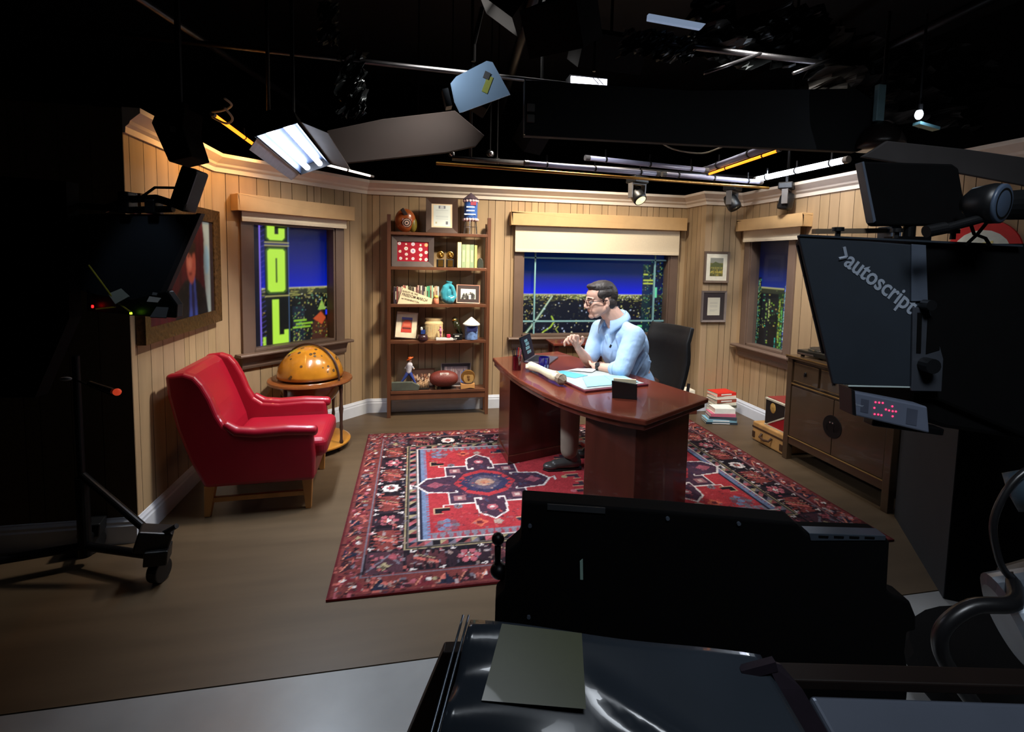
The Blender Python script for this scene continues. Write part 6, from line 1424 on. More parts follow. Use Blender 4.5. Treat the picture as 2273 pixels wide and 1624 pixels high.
# crumpled black foil and cloth high on the right
def crumple(name, label, cat, O, w, h, m, part, seed, amp=.08, n=36, yaw_=0.0, pitch_=0.0):
    r = np.random.RandomState(seed); t = thing(name, label, cat, O, rot=(pitch_, 0, yaw_))
    c = r.rand(9, 9); c2 = r.rand(19, 19)
    def sm(g, u, v):
        k = g.shape[0]-1; x, y = u*k, v*k; i, j = min(int(x), k-1), min(int(y), k-1); fx_, fy_ = x-i, y-j
        return g[i, j]*(1-fx_)*(1-fy_)+g[i+1, j]*fx_*(1-fy_)+g[i, j+1]*(1-fx_)*fy_+g[i+1, j+1]*fx_*fy_
    vs = []
    for j in range(n+1):
        for i in range(n+1):
            u, v = i/n, j/n; d_ = sm(c, u, v)*amp+sm(c2, u, v)*amp*.5; e = .06*(sm(c2, v, u)-.5); vs.append(((u-.5)*w+e, d_, (v-.5)*h+e))
    fs = [(j*(n+1)+i, j*(n+1)+i+1, (j+1)*(n+1)+i+1, (j+1)*(n+1)+i) for j in range(n) for i in range(n)]
    b = MB(); b.add(vs, fs); o = b.build(part, m, t); md = o.modifiers.new('s', 'SOLIDIFY'); md.thickness = .002; return t
M_FOIL = mat('black_foil', (36, 40, 42), .3, .8, var=.3)
crumple('black_foil_wrap', 'crumpled black foil glinting below the pale flat strip upper right', 'foil', (1.62, 3.2, 3.02), .50, .16, M_FOIL, 'foil', 3, .12)
panel('pale_strip_panel', 'pale flat strip light above crumpled foil, upper right', 'light', [(1.500, 3.175), (1.915, 3.155), (1.88, 3.115), (1.497, 3.135)], 3.18, .03, mat('pale_strip', (150, 164, 186), .4, emit=(150, 170, 200), estr=.55), 'diffuser')
crumple('crumpled_black_cloth', 'crumpled black cloth wrapped along the high right grid', 'cloth', (2.6, 3.35, 3.3), 1.2, .5, M_FOIL, 'cloth', 5, .2)
crumple('loose_black_cloth', 'loose folds of black cloth hanging in upper right corner', 'cloth', (3.7, 3.1, 2.95), 1.5, .6, mat('dull_black_cloth', (26, 24, 22), .6, .2, var=.3), 'cloth', 7, .25)
crumple('foil_scraps', 'glinting scraps of black foil hanging at the upper left of lamp', 'foil', (-.40, 3.4, 2.66), .16, .40, M_FOIL, 'foil', 9, .10)
crumple('foil_sheet', 'crumpled foil sheet hanging at top edge near left of middle', 'foil', (-.54, 3.4, 3.02), .10, .25, M_FOIL, 'foil', 11, .10)
# studio lamps that light the set (hung from the grid, facing the set), and one added fill
def softbox(label, loc, aim, power, color, size, spot=150):
    t = thing('studio_softlight', label, 'light', loc); d = (Vector(aim)-Vector(loc)).normalized(); q = d.to_track_quat('-Z', 'Y').to_matrix()
    b = MB(); w, h = size; k = .16; P = [(-w/2-.01, -h/2-.01, -k), (w/2+.01, -h/2-.01, -k), (w/2+.01, h/2+.01, -k), (-w/2-.01, h/2+.01, -k), (-w*.5-.01, -h*.5-.01, .08), (w*.5+.01, -h*.5-.01, .08), (w*.5+.01, h*.5+.01, .08), (-w*.5-.01, h*.5+.01, .08)]
    b.add([q @ Vector(p) for p in P], [(0, 1, 5, 4), (1, 2, 6, 5), (2, 3, 7, 6), (3, 0, 4, 7), (4, 5, 6, 7)]); b.build('housing', M_BLACK, t)
    b = MB(); b.tube([q @ Vector((0, 0, .08)), q @ Vector((0, 0, .08))+Vector((0, 0, 3.80-loc[2]))], .012, 8); b.build('hanger', M_BLACKM, t)
    o = lamp('soft_glow', 'AREA', tuple(Vector(loc)+d*.004), tuple(Vector(aim)), power, color, (w*.96, h*.96), spot=spot, parent=t); return t
softbox('black housed soft light aimed at the desk from high left', (.78, 2.74, 2.88), (1.55, 3.62, .95), 6.5, (.96, .97, 1), (.3, .3), 62)
softbox('black housed soft light aimed at left wall and armchair', (.62, 3.30, 3.25), (-1.1, 3.9, .8), 19, NEUT, (.25, .25), 62)
softbox('black housed soft light aimed at the right wall and cabinet', (2.15, 2.95, 3.35), (3.3, 3.9, 1.2), 18, NEUT, (.25, .25), 80)
softbox('black housed warm soft light aimed at the back wall', (1.45, 3.75, 3.2), (1.35, 5.07, 1.1), 48, (1, .87, .69), (.5, .25), 115)
softbox('black housed soft light hanging straight above the rug', (.9, 3.9, 3.62), (.9, 3.6, 0), 19, (1, .96, .92), (.3, .3), 56)
softbox('black housed warm soft light aimed at the bookshelf', (.92, 3.86, 2.56), (.22, 4.95, 1.05), 12, (1, .86, .66), (.16, .16), 75)
softbox('added dim cool fill light behind the photographer', (.25, -.55, 3.6), (1.5, 1.2, 1.2), 8, (.85, .92, 1), (.9, .6), 70)  # added fill out of view, brightens the hood and foreground
tube_light('slim white lit bar at the lamp bank lower right, against crown', (-.69, 3.95, 2.23), (-.33, 4.28, 2.20), mat('dim_lit_tube', (240, 236, 230), .3, emit=(255, 240, 225), estr=1.8), .009, clips=(.5,))
# ================================================================ CAMERAS AND FOREGROUND EQUIPMENT
AZ = 0.19614; RU = Vector((math.cos(AZ), -math.sin(AZ), 0)); RF = Vector((math.sin(AZ), math.cos(AZ), 0))
def rig(name, label, cat, u, D, z=0.0, yaw_=0.0): 
    """a thing standing D metres in front of the photographer's spot and u to the side, turned square to the aisle"""
    return thing(name, label, cat, tuple(RU*u+RF*D+Vector((0, 0, z))), -AZ+yaw_)
def pan(t, name, P, u0, y0, th, m, bevel=.004, z0=0, seg=2):
    b = MB(); n = len(P); b.add([(x-u0, y0, z-z0) for x, z in P]+[(x-u0, y0+th, z-z0) for x, z in P], [tuple(range(n)), tuple(reversed(range(n, 2*n)))]+[(i, (i+1) % n, n+(i+1) % n, n+i) for i in range(n)]); return b.build(name, m, t, bevel=bevel, seg=seg)
M_HOOD = mat('navy_black_hood_cloth', (27, 36, 46), .75, var=.12, scale=8)
M_GREYP = mat('grey_metal_plate', (96, 106, 122), .4, .4, var=.08)
# ---- right camera with prompter
t = rig('studio_camera', 'large black studio camera with lettered prompter hood, right foreground', 'camera', 1.15, 1.35)
U0 = 1.15
h1 = pan(t, 'prompter_hood', [(.762, 1.631), (1.098, 1.610), (1.131, 1.221), (.884, 1.228)], U0, 0, .012, M_HOOD, .003)
pan(t, 'prompter_hood', [(.985, 1.62), (1.30, 1.60), (1.33, 1.24), (1.10, 1.24)], U0, .40, .012, M_HOOD, .003)
HQ = [(.762-U0, -.004, 1.628), (.985-U0, .41, 1.620), (1.36-U0, -.004, 1.612), (1.36-U0, .41, 1.600)]; b = MB(); b.add(HQ+[(x, y, z+.005) for x, y, z in HQ], [(0, 1, 3, 2), (4, 6, 7, 5), (0, 4, 5, 1), (1, 5, 7, 3), (3, 7, 6, 2), (2, 6, 4, 0)]); b.build('hood_top', M_HOOD, t)
M_LET = mat('pale_grey_print', (148, 158, 172), .6, var=.04)
an = math.atan2(1.4437-1.5245, 1.046-.915)
sc_ = 1.35/1110
def hp(px, py): return ((px-1138)/1110*1.35, 0)
letters('autoscript', 'lettering', M_LET, h1, (.885-U0, -.0012, 1.555), (math.cos(-.60), 0, math.sin(-.60)), (-math.sin(-.60), 0, math.cos(-.60)), .066, .0004, width=.86, bold=.0012)
b = MB(); 
for (x0, z0, x1, z1) in ((.884, 1.602, .892, 1.575), (.892, 1.575, .872, 1.570)): b.cyl((x0-U0, -.0012, z0), (x1-U0, -.0012, z1), .0045, n=6)
b.build('chevron_logo', M_LET, h1)
b = MB(); b.box((.888-U0, -.001, 1.530), (.965-U0, -.0002, 1.5325), R=Euler((0, .56, 0))); b.build('small_print_line', mat('faint_print', (90, 100, 112), .6), h1)
pan(t, 'grey_plate', [(1.062, 1.613), (1.100, 1.611), (1.118, 1.462), (1.074, 1.460)], U0, -.006, .005, M_GREYP, .001)
pan(t, 'grey_bracket', [(1.078, 1.445), (1.122, 1.442), (1.172, 1.305), (1.175, 1.215), (1.093, 1.215)], U0, -.008, .007, mat('dark_grey_bracket', (66, 70, 78), .45, .3), .002)
pan(t, 'bracket_slot', [(1.090, 1.43), (1.102, 1.43), (1.108, 1.32), (1.096, 1.32)], U0, -.0095, .002, M_BLACK, 0)
pan(t, 'bracket_slot', [(1.118, 1.43), (1.150, 1.40), (1.158, 1.33), (1.122, 1.318)], U0, -.0095, .002, M_BLACK, 0)
b = MB(); b.cyl((1.105-U0, -.035, 1.452), (1.105-U0, -.01, 1.452), .014, n=14); b.cyl((1.12-U0, -.04, 1.29), (1.12-U0, -.01, 1.29), .020, n=14); b.build('thumb_knob', M_BLACKG, t)
for x in (.885, 1.045, 1.20): 
    b = MB(); b.cyl((x-U0, .03, 1.63), (x-U0, .03, 1.648), .007, n=12); b.cyl((x-U0, .03, 1.646), (x-U0, .03, 1.656), .015, n=16); b.build('hood_knob', M_BLACKG, t)
b = MB(); b.box((.89-U0, .14, 1.648), (1.10-U0, .16, 1.662), R=Euler((0, -.03, 0))); b.build('rail', mat('bronze_rail', (130, 112, 92), .4, .4), t)
b = MB(); b.box((1.10-U0, .12, 1.63), (1.13-U0, .18, 1.67)); b.build('rail_block', M_GREYP, t, bevel=.003)
pan(t, 'camera_body', [(1.09, 1.615), (1.75, 1.63), (1.78, 1.12), (1.45, 1.08), (1.10, 1.215)], U0, .012, .34, M_BLACK, .01)
pan(t, 'lens_housing', [(1.13, 1.22), (1.13, 1.13), (1.23, 1.10), (1.70, 1.04), (1.72, 1.22)], U0, .03, .28, M_BLACK, .012)
# tally display
u_ = MB(); pan(t, 'tally_unit', [(.925, 1.213), (1.128, 1.176), (1.140, 1.103), (.934, 1.148)], U0, -.022, .05, mat('grey_tally_case', (98, 106, 124), .45, var=.06), .004)
pan(t, 'tally_side', [(.918, 1.222), (.928, 1.216), (.937, 1.146), (.926, 1.150)], U0, -.024, .056, M_BLACKG, .002)
M_LED = mat('red_led', (255, 40, 60), .3, emit=(255, 40, 80), estr=4.0)
al = math.atan2(1.176-1.213, 1.128-.925); 
def tp(a, c): return Vector((.925-U0+a*math.cos(al), -.0228, 1.213+a*math.sin(al)-c))
for a0, a1, c0, c1 in ((.022, .044, .014, .050), (.150, .180, .014, .058)):
    b = MB(); b.add([tp(a0, c0), tp(a1, c0), tp(a1, c1), tp(a0, c1)], [(0, 1, 2, 3)]); b.build('speaker_patch', mat('slate_patch', (72, 78, 94), .6), t)
led = MB()
for a, c in ((.062, .016), (.072, .015), (.082, .014), (.060, .032), (.062, .049), (.072, .048), (.081, .048), (.092, .030), (.101, .031), (.111, .031), (.120, .030), (.109, .018), (.112, .045)): led.ell(tp(a, c), (.0025, .0012, .0025), 8, 6)
led.build('red_lights', M_LED, t); 
letters('Power', 'small_word', M_LET, t, tp(.003, .036), (math.cos(al), 0, math.sin(al)), (-math.sin(al), 0, math.cos(al)), .010, .0002)
b = MB(); b.box((1.0-U0, .0, 1.10), (1.20-U0, .04, 1.12), R=Euler((0, .12, 0))); b.build('mount_bar', M_BLACKM, t, bevel=.004)
MB().box((.925-U0, .0, 1.222), (1.13-U0, .03, 1.226)).build('prompter_glass_edge', mat('pale_green_glass_edge', (190, 206, 204), .3), t)
# pan handle with rubber ring
b = MB(); b.cyl((1.055-U0, -.10, 1.645), (1.17-U0, -.09, 1.678), .011, n=14); b.cyl((1.02-U0, -.10, 1.640), (1.065-U0, -.10, 1.650), .015, n=14); b.build('pan_handle', M_BLACKG, t)
rg = Matrix.Translation((0, 0, 0)); b = MB(); c = Vector((1.190-U0, -.10, 1.712)); q = Euler((-PI/2+.1, 0, .45)).to_matrix()
b.lathe([(.026, -.010), (.036, -.014), (.048, -.006), (.050, .010), (.040, .05), (.018, .07), (.0, .07)], tuple(c), 32, ax=q); b.build('eyecup', M_BLACKG, t, smooth=True)
b = MB(); b.lathe([(.0, .000), (.024, -.002), (.026, -.010)], tuple(c), 28, ax=q); b.build('eyecup_lens', mat('slate_lens', (84, 96, 112), .3), t, smooth=True)
b = MB(); b.lathe([(.044, -.0125), (.048, -.0105), (.0485, -.005)], tuple(c), 32, ax=q); b.build('eyecup_rim', mat('blue_grey_rubber', (70, 84, 104), .4), t, smooth=True)
b = MB(); b.cyl(c+Vector((.02, .06, .0)), c+Vector((.30, .10, .02)), .035, .045, 18); b.build('viewfinder_tube', M_BLACKG, t)
b = MB(); b.tube([(1.165-U0, -.05, 1.61), (1.185-U0, -.06, 1.64), (1.21-U0, -.06, 1.675)], .004, 6); b.tube([(1.16-U0, -.06, 1.675), (1.185-U0, -.05, 1.64), (1.215-U0, -.05, 1.63), (1.23-U0, -.05, 1.61)], .004, 6); b.build('finder_cable', M_BLACK, t)
# column and base
b = MB(); b.cyl((.72, .20, .18), (.72, .20, 1.12), .10, .07, 24); b.build('pedestal_column', M_BLACKM, t)
b = MB(); b.lathe([(.0, .08), (.42, .08), (.44, .11), (.42, .16), (.12, .19), (0, .19)], (.72, .20, 0), 32); b.build('pedestal_base', M_BLACK, t)
for k in range(3):
    a = 2*PI*k/3+.5; MB().cyl((.72+.32*math.cos(a)-.02, .20+.32*math.sin(a), .04), (.72+.32*math.cos(a)+.02, .20+.32*math.sin(a), .04), .04).build('castor', M_BLACKG, t)
b = MB(); b.lathe([(.085, -.05), (.11, -.04), (.115, .04), (.085, .05)], (.12, -.20, .70), 28, ax=Euler((.3, 1.2, 0)).to_matrix()); b.build('grey_drum', mat('slate_grey_metal', (104, 112, 122), .3, .4), t)
b = MB(); b.lathe([(.0, -.07), (.13, -.06), (.14, .0), (.13, .06), (.0, .07)], (.20, -.20, .70), 28, ax=Euler((.3, 1.2, 0)).to_matrix()); b.build('brake_drum', M_BLACKG, t)
b = MB(); b.lathe([(.0, -.05), (.045, -.045), (.05, .0), (.045, .05), (0, .05)], (.12, -.18, 1.02), 20, ax=Euler((.6, 1.1, 0)).to_matrix()); b.build('blue_grey_roller', mat('blue_grey_plastic', (54, 70, 82), .4), t, smooth=True)
# bright triangular glint of the far side of the rig
t2 = rig('viewfinder_monitor', 'flat black viewfinder monitor seen from behind above the prompter', 'monitor', 1.15, 1.45)
pan(t2, 'monitor_shell', [(.986, 1.849), (1.243, 1.847), (1.262, 1.835), (1.304, 1.675), (1.039, 1.668), (1.030, 1.68)], 1.15, 0, .035, M_BLACK, .006)
pan(t2, 'silver_edge', [(.982, 1.846), (.988, 1.848), (1.035, 1.682), (1.028, 1.676)], 1.15, -.004, .03, M_GREYP, .001)
b = MB(); b.cyl((.0, .02, 1.62), (.0, .02, 1.70), .016); b.box((-.05, .0, 1.615), (.05, .05, 1.64)); b.build('mount', M_BLACKM, t2)
b = MB(); b.tube([(.10, -.03, 1.72), (.13, -.05, 1.69), (.18, -.04, 1.685)], .006, 6); b.build('monitor_cable', M_BLACK, t2)
# cables at lower right
def loop(label, P, D, r, m):
    t = thing('cable', label, 'cable', tuple(RU*P[0][0]+RF*D+Vector((0, 0, 0))), -AZ); u0 = P[0][0]
    Q = []
    n = len(P)
    for i in range(n-1):     # smooth through the points
        p0, p1, p2, p3 = [Vector((P[max(0, min(n-1, i+k))][0]-u0, P[max(0, min(n-1, i+k))][2] if len(P[0]) > 2 else 0, P[max(0, min(n-1, i+k))][1])) for k in (-1, 0, 1, 2)]
        for s_ in range(6):
            q = s_/6; Q.append(.5*((2*p1)+(p2-p0)*q+(2*p0-5*p1+4*p2-p3)*q*q+(3*p1-p0-3*p2+p3)*q**3))
    Q.append(Vector((P[-1][0]-u0, P[-1][2] if len(P[0]) > 2 else 0, P[-1][1]))); MB().tube(Q, r, 10).build('sheath', m, t, smooth=True); return t
M_CAB1 = mat('black_rubber_cable', (26, 26, 28), .32, var=.1)
loop('big loop of black cable beside the camera pedestal, lower right', [(1.38, 1.14), (1.23, 1.07), (1.172, .97), (1.180, .88), (1.23, .80), (1.38, .74)], 1.16, .008, M_CAB1)
loop('thick black cable bending over the pale floor, lower right', [(1.25, .79, .1), (1.151, .796, .0), (1.060, .785, 0), (1.000, .735, 0), (.998, .675, 0), (1.040, .605, 0), (1.12, .50, .0), (1.25, .30, .02), (1.3, .02, .05)], 1.08, .017, M_CAB1)
# ---- dark masking flat beside the cabinet
t = thing('masking_flat', 'dark grey masking flat standing between cabinet and camera pedestal', 'screen panel', (2.70, 2.1, 0))
MB().prism([(2.955-2.70, 2.488-2.1), (2.456-2.70, 1.80-2.1), (2.50-2.70, 1.77-2.1), (3.00-2.70, 2.455-2.1)], (0, 0, .0), (1, 0, 0), (0, 1, 0), 1.48).build('panel', mat('dark_grey_flat', (34, 35, 37), .8, var=.15, scale=3), t)
MB().prism([(2.458-2.70, 1.797-2.1), (3.30-2.70, 1.25-2.1), (3.31-2.70, 1.28-2.1), (2.50-2.70, 1.80-2.1)], (0, 0, .0), (1, 0, 0), (0, 1, 0), 1.48).build('return_panel', M_BLACK, t)
# ---- centre monitor seen from behind
t = rig('prompter_monitor', 'big black monitor box seen from behind, centre foreground', 'monitor', .42, 1.0)
P = [(.029, 1.052), (.30, 1.037), (.347, 1.034), (.600, 1.016), (.621, .994), (.785, .992), (.797, .980), (.800, .874), (.815, .862), (.850, .850), (.866, .815), (.868, .785), (.850, .780), (.849, .734), (.862, .683), (.862, .50), (-.026, .55), (-.024, .836), (-.005, .857), (-.005, .936), (.027, .966)]
pan(t, 'monitor_shell', P, .42, 0, .055, M_BLACK, .006, seg=3)
b = MB()
for x, z in ((.045, 1.0), (.33, 1.022), (.478, 1.014), (.047, .80)): b.cyl((x-.42, -.004, z), (x-.42, 0, z), .004, n=10)
b.build('screw_heads', M_GREYP, t)
pan(t, 'top_strap', [(.08, 1.048), (.20, 1.042), (.20, 1.030), (.08, 1.036)], .42, -.003, .003, mat('charcoal_strap', (44, 46, 50), .6), 0)
pan(t, 'vent_rail', [(.625, .996), (.785, .9945), (.785, .984), (.63, .980)], .42, -.002, .03, mat('slate_vent', (70, 80, 92), .4, .4), .001)
for k in range(4): pan(t, 'vent_slot', [(.645+k*.032, .992), (.665+k*.032, .9915), (.665+k*.032, .988), (.645+k*.032, .9885)], .42, -.0035, .002, M_BLACK, 0)
b = MB(); b.cyl((-.022-.42, .05, .875), (-.022-.42, .05, .935), .007, n=10); b.ell((-.022-.42, .05, .940), (.014, .014, .014), 14, 10); b.ell((-.018-.42, .05, .868), (.020, .02, .018), 14, 10); b.build('tilt_knob', M_BLACKM, t, smooth=True)
pan(t, 'white_mark', [(.151, .925), (.157, .930), (.159, .885), (.153, .885)], .42, -.002, .002, mat('pale_green_mark', (140, 170, 160), .5), 0)
b = MB(); b.cyl((0, .028, .06), (0, .028, .56), .026, n=20); b.build('stand_column', M_BLACKM, t); b = MB(); b.box((-.28, -.10, .0), (.28, .26, .06)); b.build('stand_base', M_BLACKM, t, bevel=.01)
# ---- desk in the foreground with binder and laptop
t = rig('equipment_desk', 'dark brown equipment desk at the bottom edge of the view', 'desk', .3, .62)
M_DKB = mat('very_dark_brown_laminate', (30, 20, 16), .5, var=.15)
b = MB(); b.add([Vector((x-.3, y, z)) for x, y, z in ((-.100, .02, 1.020), (-.070, .02, 1.020), (-.30, -.20, .76), (-.34, -.20, .76), (-.100, .05, 1.0), (-.070, .05, 1.0), (-.30, -.17, .74), (-.34, -.17, .74))], [(0, 1, 2, 3), (7, 6, 5, 4), (0, 4, 5, 1), (1, 5, 6, 2), (2, 6, 7, 3), (3, 7, 4, 0)]); 
MB().prism([(-.085-.3, 1.020), (-.055-.3, 1.022), (-.055-.3, .72), (-.20-.3, .72)], (0, .035, 0), (1, 0, 0), (0, 0, 1), .02).build('side_board', M_DKB, t, bevel=.002)
MB().prism([(.36-.3, 1.004), (1.0-.3, 1.000), (1.0-.3, .985), (.37-.3, .99)], (0, .03, 0), (1, 0, 0), (0, 0, 1), .03).build('back_lip', M_DKB, t, bevel=.002)
MB().box((-.20-.3, -.55, .70), (1.0-.3, .04, .72)).build('desk_top', M_DKB, t)
for x in (-.16-.3, .95-.3):
    for y in (-.5, 0): MB().box((x, y, 0), (x+.04, y+.04, .70)).build('leg', M_DKB, t)
# binder leaning on a slope
t = rig('ring_binder', 'black vinyl binder in clear sleeve leaning at bottom of view', 'binder', .14, .62)
M_VIN = mat('black_vinyl', (60, 68, 78), .24, var=.25, scale=3, bump=.0, coat=.5)
n1, n2 = 40, 26; r = np.random.RandomState(6); vs = []
TL, TR_, BR, BL = Vector((-.047, 0, 1.079)), Vector((.335, .0, 1.038)), Vector((.40, -.24, .93)), Vector((-.105, -.24, .93))
for j in range(n2+1):
    for i in range(n1+1):
        u, v = i/n1, j/n2; p = TL.lerp(TR_, u).lerp(BL.lerp(BR, u), v)
        p = p+Vector((0, -.5, .87)).normalized()*(.009*math.sin(v*22+1.5*math.sin(u*4))*math.exp(-u*7)+.013*math.exp(-((v-.28-.9*(u-.5))/.045)**2)*max(0, math.sin((u-.35)*PI/.6))+.010*math.exp(-((v-.42-.7*(u-.45))/.04)**2)*max(0, math.sin((u-.4)*PI/.55))+.003*math.sin(u*9+v*5)); vs.append(p-Vector((.14, 0, 0)))
fs = [(j*(n1+1)+i, j*(n1+1)+i+1, (j+1)*(n1+1)+i+1, (j+1)*(n1+1)+i) for j in range(n2) for i in range(n1)]
b = MB(); b.add(vs, fs); o = b.build('cover', M_VIN, t, smooth=True); md = o.modifiers.new('s', 'SOLIDIFY'); md.thickness = .012; md.offset = -1
def bp_(u, v, lift=.010): return TL.lerp(TR_, u).lerp(BL.lerp(BR, u), v)-Vector((.14, 0, 0))+Vector((0, -.5, .87)).normalized()*lift
b = MB(); G_ = 10; pts = []
for j in range(G_+1):
    for i in range(G_+1): pts.append(bp_(.11+.27*i/G_-.02*(j/G_)*(1-i/G_), .015+.29*j/G_))
b.add(pts, [(j*(G_+1)+i, j*(G_+1)+i+1, (j+1)*(G_+1)+i+1, (j+1)*(G_+1)+i) for j in range(G_) for i in range(G_)]); b.build('yellow_note', mat('olive_yellow_note', (92, 98, 64), .35, coat=.4, var=.08), t, smooth=True)
b = MB()
for e in (.0, .006): b.tube([bp_(0, v, .012)+Vector((-.002-e*1.2, 0, 0)) for v in np.linspace(0, 1, 12)], .0016, 6)
b.build('sleeve_edge', mat('shiny_clear_edge', (120, 130, 142), .15, .5), t, smooth=True)
t = rig('camera_strap', 'folded dark purple-grey strap lying across binder and laptop', 'strap', .36, .62)
b = MB(); b.add([Vector((x-.36, y, z)) for x, y, z in ((.333, -.02, 1.046), (.352, -.02, 1.042), (.375, -.03, 1.018), (.44, -.06, .91), (.50, -.09, .80), (.455, -.09, .80), (.40, -.06, .91), (.345, -.03, 1.018))], [(0, 1, 2, 7), (7, 2, 3, 6), (6, 3, 4, 5)]); o = b.build('webbing', mat('dark_purple_webbing', (48, 40, 50), .5, var=.1, scale=40), t, smooth=False); md = o.modifiers.new('s', 'SOLIDIFY'); md.thickness = .008
MB().box((.300-.36, -.025, 1.030), (.345-.36, -.015, 1.043), R=Euler((0, -.3, 0))).build('folded_end', mat('dark_purple_webbing', (48, 40, 50)), t)
t = rig('closed_laptop', 'closed pale grey-blue laptop at the lower right edge', 'laptop', .60, .62)
b = MB(); b.add([Vector((x-.60, y, z)) for x, y, z in ((.396, -.01, .993), (.80, -.01, .987), (.86, -.16, .86), (.46, -.16, .86))]+[Vector((x-.60, y+.004, z-.012)) for x, y, z in ((.396, -.01, .993), (.80, -.01, .987), (.86, -.16, .86), (.46, -.16, .86))], [(0, 1, 2, 3), (7, 6, 5, 4), (0, 4, 5, 1), (1, 5, 6, 2), (2, 6, 7, 3), (3, 7, 4, 0)]); b.build('shell', mat('blue_grey_aluminium', (104, 112, 128), .4, .3, var=.05), t, bevel=.006, seg=3)
q0 = Vector((.425-.60, -.046, .964)); MB().cyl(q0, q0+Vector((0, -.002, .003)), .006, n=16).build('camera_hole', M_BLACK, t)
# ---- left camera
t = rig('prompter_camera', 'black prompter camera in silhouette at the left edge of view', 'camera', -1.2, 1.45)
V0 = -1.2
pan(t, 'prompter_hood', [(-1.30, 1.655), (-.905, 1.662), (-1.005, 1.445), (-1.03, 1.40), (-1.16, 1.40), (-1.30, 1.45)], V0, 0, .012, M_HOOD, .003)
pan(t, 'hood_edge', [(-.912, 1.664), (-.898, 1.664), (-1.010, 1.425), (-1.028, 1.425)], V0, -.004, .02, mat('grey_edge_strip', (62, 60, 64), .5), .001)
pan(t, 'base_tray', [(-1.233, 1.430), (-1.10, 1.415), (-1.0, 1.44), (-.972, 1.40), (-.975, 1.361), (-1.10, 1.365), (-1.235, 1.376)], V0, -.01, .03, M_BLACKG, .004)
def tg(P, name, m, y=-.0125):
    b = MB(); Q = [(x-V0, y-(1.45-z)*.25, z) for x, z in P]; b.add(Q+[(a, c+.001, e-.002) for a, c, e in Q], [tuple(range(len(P))), tuple(reversed(range(len(P), 2*len(P))))]); b.build(name, m, t)
tg([(-1.150, 1.430), (-1.115, 1.446), (-1.088, 1.425), (-1.125, 1.402)], 'paper_tag', mat('pale_tag', (186, 196, 186), .7), -.03)
tg([(-1.044, 1.424), (-1.010, 1.420), (-1.018, 1.407), (-1.050, 1.409)], 'white_label', M_PAPER)
tg([(-1.036, 1.436), (-1.022, 1.434), (-1.024, 1.427), (-1.038, 1.428)], 'small_label', mat('grey_label', (130, 134, 138), .7))
tg([(-1.020, 1.395), (-.985, 1.394), (-.988, 1.365), (-1.035, 1.366)], 'grey_label', mat('grey_label', (130, 134, 138)))
tg([(-1.206, 1.396), (-1.200, 1.396), (-1.200, 1.390), (-1.206, 1.390)], 'red_light', mat('tiny_red_lamp', (255, 20, 20), .3, emit=(255, 20, 20), estr=6))
tg([(-1.094, 1.378), (-1.087, 1.378), (-1.087, 1.374), (-1.094, 1.374)], 'green_light', mat('tiny_green_lamp', (160, 255, 40), .3, emit=(170, 255, 40), estr=5))
b = MB(); b.tube([(-1.205-V0, -.03, 1.51), (-1.165-V0, -.035, 1.46), (-1.13-V0, -.035, 1.41), (-1.09-V0, -.03, 1.378)], .0022, 6); b.tube([(-1.19-V0, -.03, 1.385), (-1.13-V0, -.035, 1.393)], .002, 6); b.build('yellow_cord', mat('yellow_cord', (178, 170, 50), .5), t)
b = MB(); b.box((-.047-.0, -.03, 1.668), (.0, .03, 1.79), R=Euler((0, .36, 0)), c=(-.02, 0, 1.73)); o = b.build('small_monitor', mat('charcoal_plastic', (30, 32, 32), .45), t, bevel=.006); o.location = (.29, 0, 0)
b = MB(); b.box((-.012, -.034, 1.69), (.0, -.030, 1.78), R=Euler((0, .36, 0)), c=(-.02, 0, 1.73)); o = b.build('monitor_face', mat('dim_grey_screen', (74, 74, 80), .4), t); o.location = (.295, 0, 0)
b = MB(); b.tube([(.02, 0, 1.67), (.10, 0, 1.70), (.17, 0, 1.705), (.22, 0, 1.69)], .011, 8); b.tube([(.12, 0, 1.70), (.17, 0, 1.735), (.23, 0, 1.735)], .004, 6); b.tube([(-.05, 0, 1.68), (.10, 0, 1.67), (.22, 0, 1.675)], .010, 8); b.build('articulated_arm', M_BLACKM, t)
MB().box((.075, -.02, 1.66), (.105, .02, 1.72)).build('clamp_block', M_BLACKG, t, bevel=.004); MB().box((.15, -.02, 1.66), (.18, .02, 1.70)).build('clamp_block', M_BLACKG, t, bevel=.004)
pan(t, 'camera_body', [(-1.24, 1.74), (-2.3, 1.80), (-2.3, 1.10), (-1.36, 1.13), (-1.25, 1.36)], V0, -.05, .04, M_BLACK, 0)
b = MB(); b.cyl((-1.0, .15, .20), (-1.0, .15, 1.2), .09, .07, 24); b.build('pedestal_column', M_BLACKM, t)
b = MB(); b.lathe([(.0, .08), (.24, .08), (.25, .11), (.24, .16), (.10, .19), (0, .19)], (-1.0, .15, 0), 32); b.build('pedestal_base', M_BLACK, t)
for k in range(3):
    a = 2*PI*k/3+.2; MB().cyl((-1.0+.2*math.cos(a)-.02, .15+.2*math.sin(a), .04), (-1.0+.2*math.cos(a)+.02, .15+.2*math.sin(a), .04), .04).build('castor', M_BLACKG, t)
o = lamp('added_tag_fill', 'SPOT', tuple(RU*-1.0+RF*1.25+Vector((0, 0, 1.95))), tuple(RU*-1.08+RF*1.43+Vector((0, 0, 1.39))), 1.1, COOL, (.02, .02), spot=40, blend=.6, parent=t)  # added fill spot without a fixture, brightens the tray tags
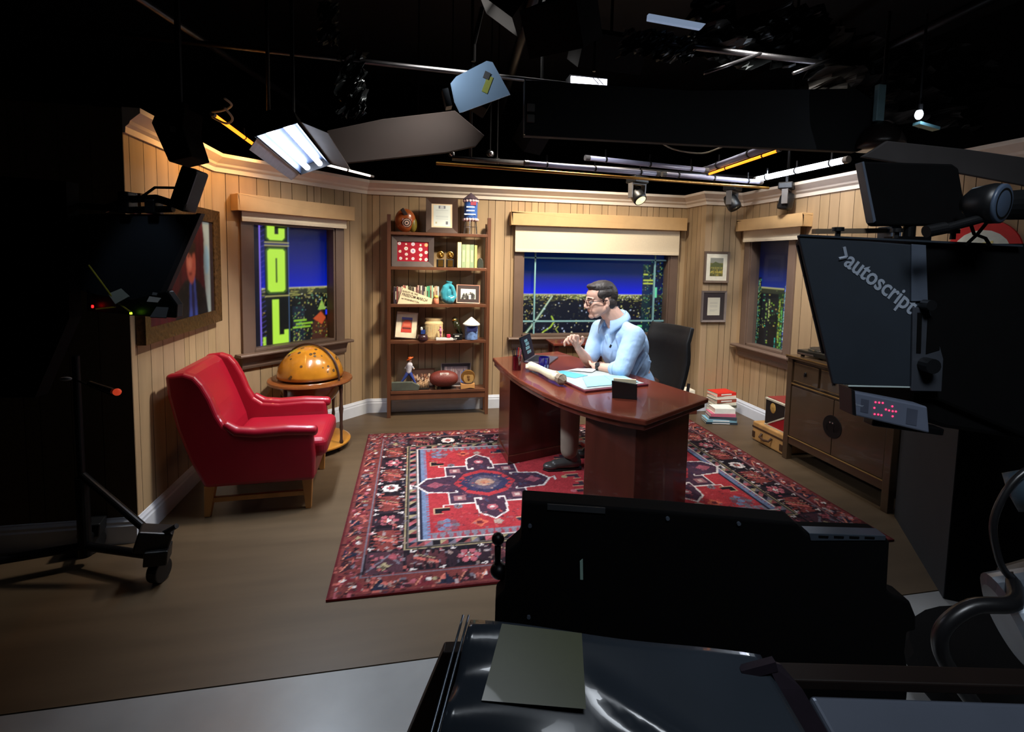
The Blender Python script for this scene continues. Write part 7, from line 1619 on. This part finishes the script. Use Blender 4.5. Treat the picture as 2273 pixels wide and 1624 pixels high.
# ---- wheeled stand lower left
t = thing('wheeled_stand', 'black wheeled monitor stand on the floor at lower left', 'stand', (-1.50, 2.62, 0))
W0 = Vector((-1.50, 2.62, 0))
b = MB(); b.cyl(Vector((-1.585, 2.72, .10))-W0, Vector((-1.585, 2.72, 1.05))-W0, .016); b.cyl(Vector((-1.585, 2.72, .05))-W0, Vector((-1.585, 2.72, .45))-W0, .028); b.build('pole', M_BLACKM, t)
b = MB(); b.cyl(Vector((-1.58, 2.72, .46))-W0, Vector((-1.20, 2.56, .20))-W0, .018); b.build('brace', M_BLACKM, t)
for a_ in (((-1.585, 2.72, .10), (-1.19, 2.54, .12)), ((-1.585, 2.72, .10), (-1.95, 2.60, .12)), ((-1.585, 2.72, .10), (-1.62, 2.84, .12))):
    b = MB(); b.cyl(Vector(a_[0])-W0, Vector(a_[1])-W0, .020); b.build('leg', M_BLACKM, t)
for (x, y) in ((-1.175, 2.53), (-1.95, 2.60), (-1.62, 2.845)):
    q = Vector((x, y, .055))-W0; b = MB(); b.cyl(q-Vector((.024, -.006, 0)), q+Vector((.024, -.006, 0)), .055, n=24); w_ = b.build('wheel', M_BLACKG, t, bevel=.006)
    b = MB(); b.cyl(q-Vector((.020, -.004, 0)), q+Vector((.020, -.004, 0)), .022, n=16); b.build('hub', M_GREYM, w_); b = MB(); b.box(q+Vector((-.05, -.05, .045)), q+Vector((.045, .05, .115)), R=Euler((0, .1, .2))); b.build('castor_fork', M_BLACKG, t, bevel=.006)
b = MB(); b.box(Vector((-1.27, 2.50, .15))-W0, Vector((-1.13, 2.60, .25))-W0, R=Euler((0, .3, .3))); b.build('clamp_block', M_BLACKG, t, bevel=.008)
b = MB(); b.cyl(Vector((-1.17, 2.54, .22))-W0, Vector((-1.09, 2.52, .27))-W0, .012); b.build('brake_lever', M_BLACKG, t)
T0_ = Vector((-1.126, 2.161, 1.008))-W0; P0_ = Vector((-1.585, 2.72, .93))-W0
b = MB(); b.cyl(P0_, T0_+Vector((-.03, .03, -.02)), .004, n=8); bm_ = b.build('boom_arm', M_BLACKM, t)
b = MB(); b.cyl(T0_+Vector((-.11, .03, .03)), T0_+Vector((-.015, .0, .005)), .010, n=12); b.build('grip', M_BLACKG, bm_)
MB().ell(T0_, (.015, .012, .014), 12, 8).build('orange_tip', mat('orange_red_tip', (230, 80, 50), .4, emit=(220, 70, 40), estr=.5), bm_, smooth=True)
MB().ell(T0_+Vector((-.20, .05, .045)), (.022, .01, .008), 12, 8).build('white_tag', mat('dim_grey_tag', (120, 120, 120), .6), bm_, smooth=True)
# ---- round red logo on the right wall
t = thing('round_sign', 'round red and white logo sign on the right wall', 'sign', (XR-.001, 2.414, 1.635), -PI/2)
MB().cyl((0, 0, 0), (0, -.012, 0), .208, n=56).build('red_disc', mat('signal_red', (196, 14, 30), .4), t); MB().ell((-.01, -.0125, -.0), (.165, .004, .150), 48, 10).build('white_oval', mat('pale_white_green', (214, 224, 214), .4), t); MB().box((-.08, -.018, .055), (.06, -.0165, .07), R=Euler((0, -.2, 0))).build('yellow_stroke', mat('pale_yellow_mark', (226, 214, 140), .5), t)
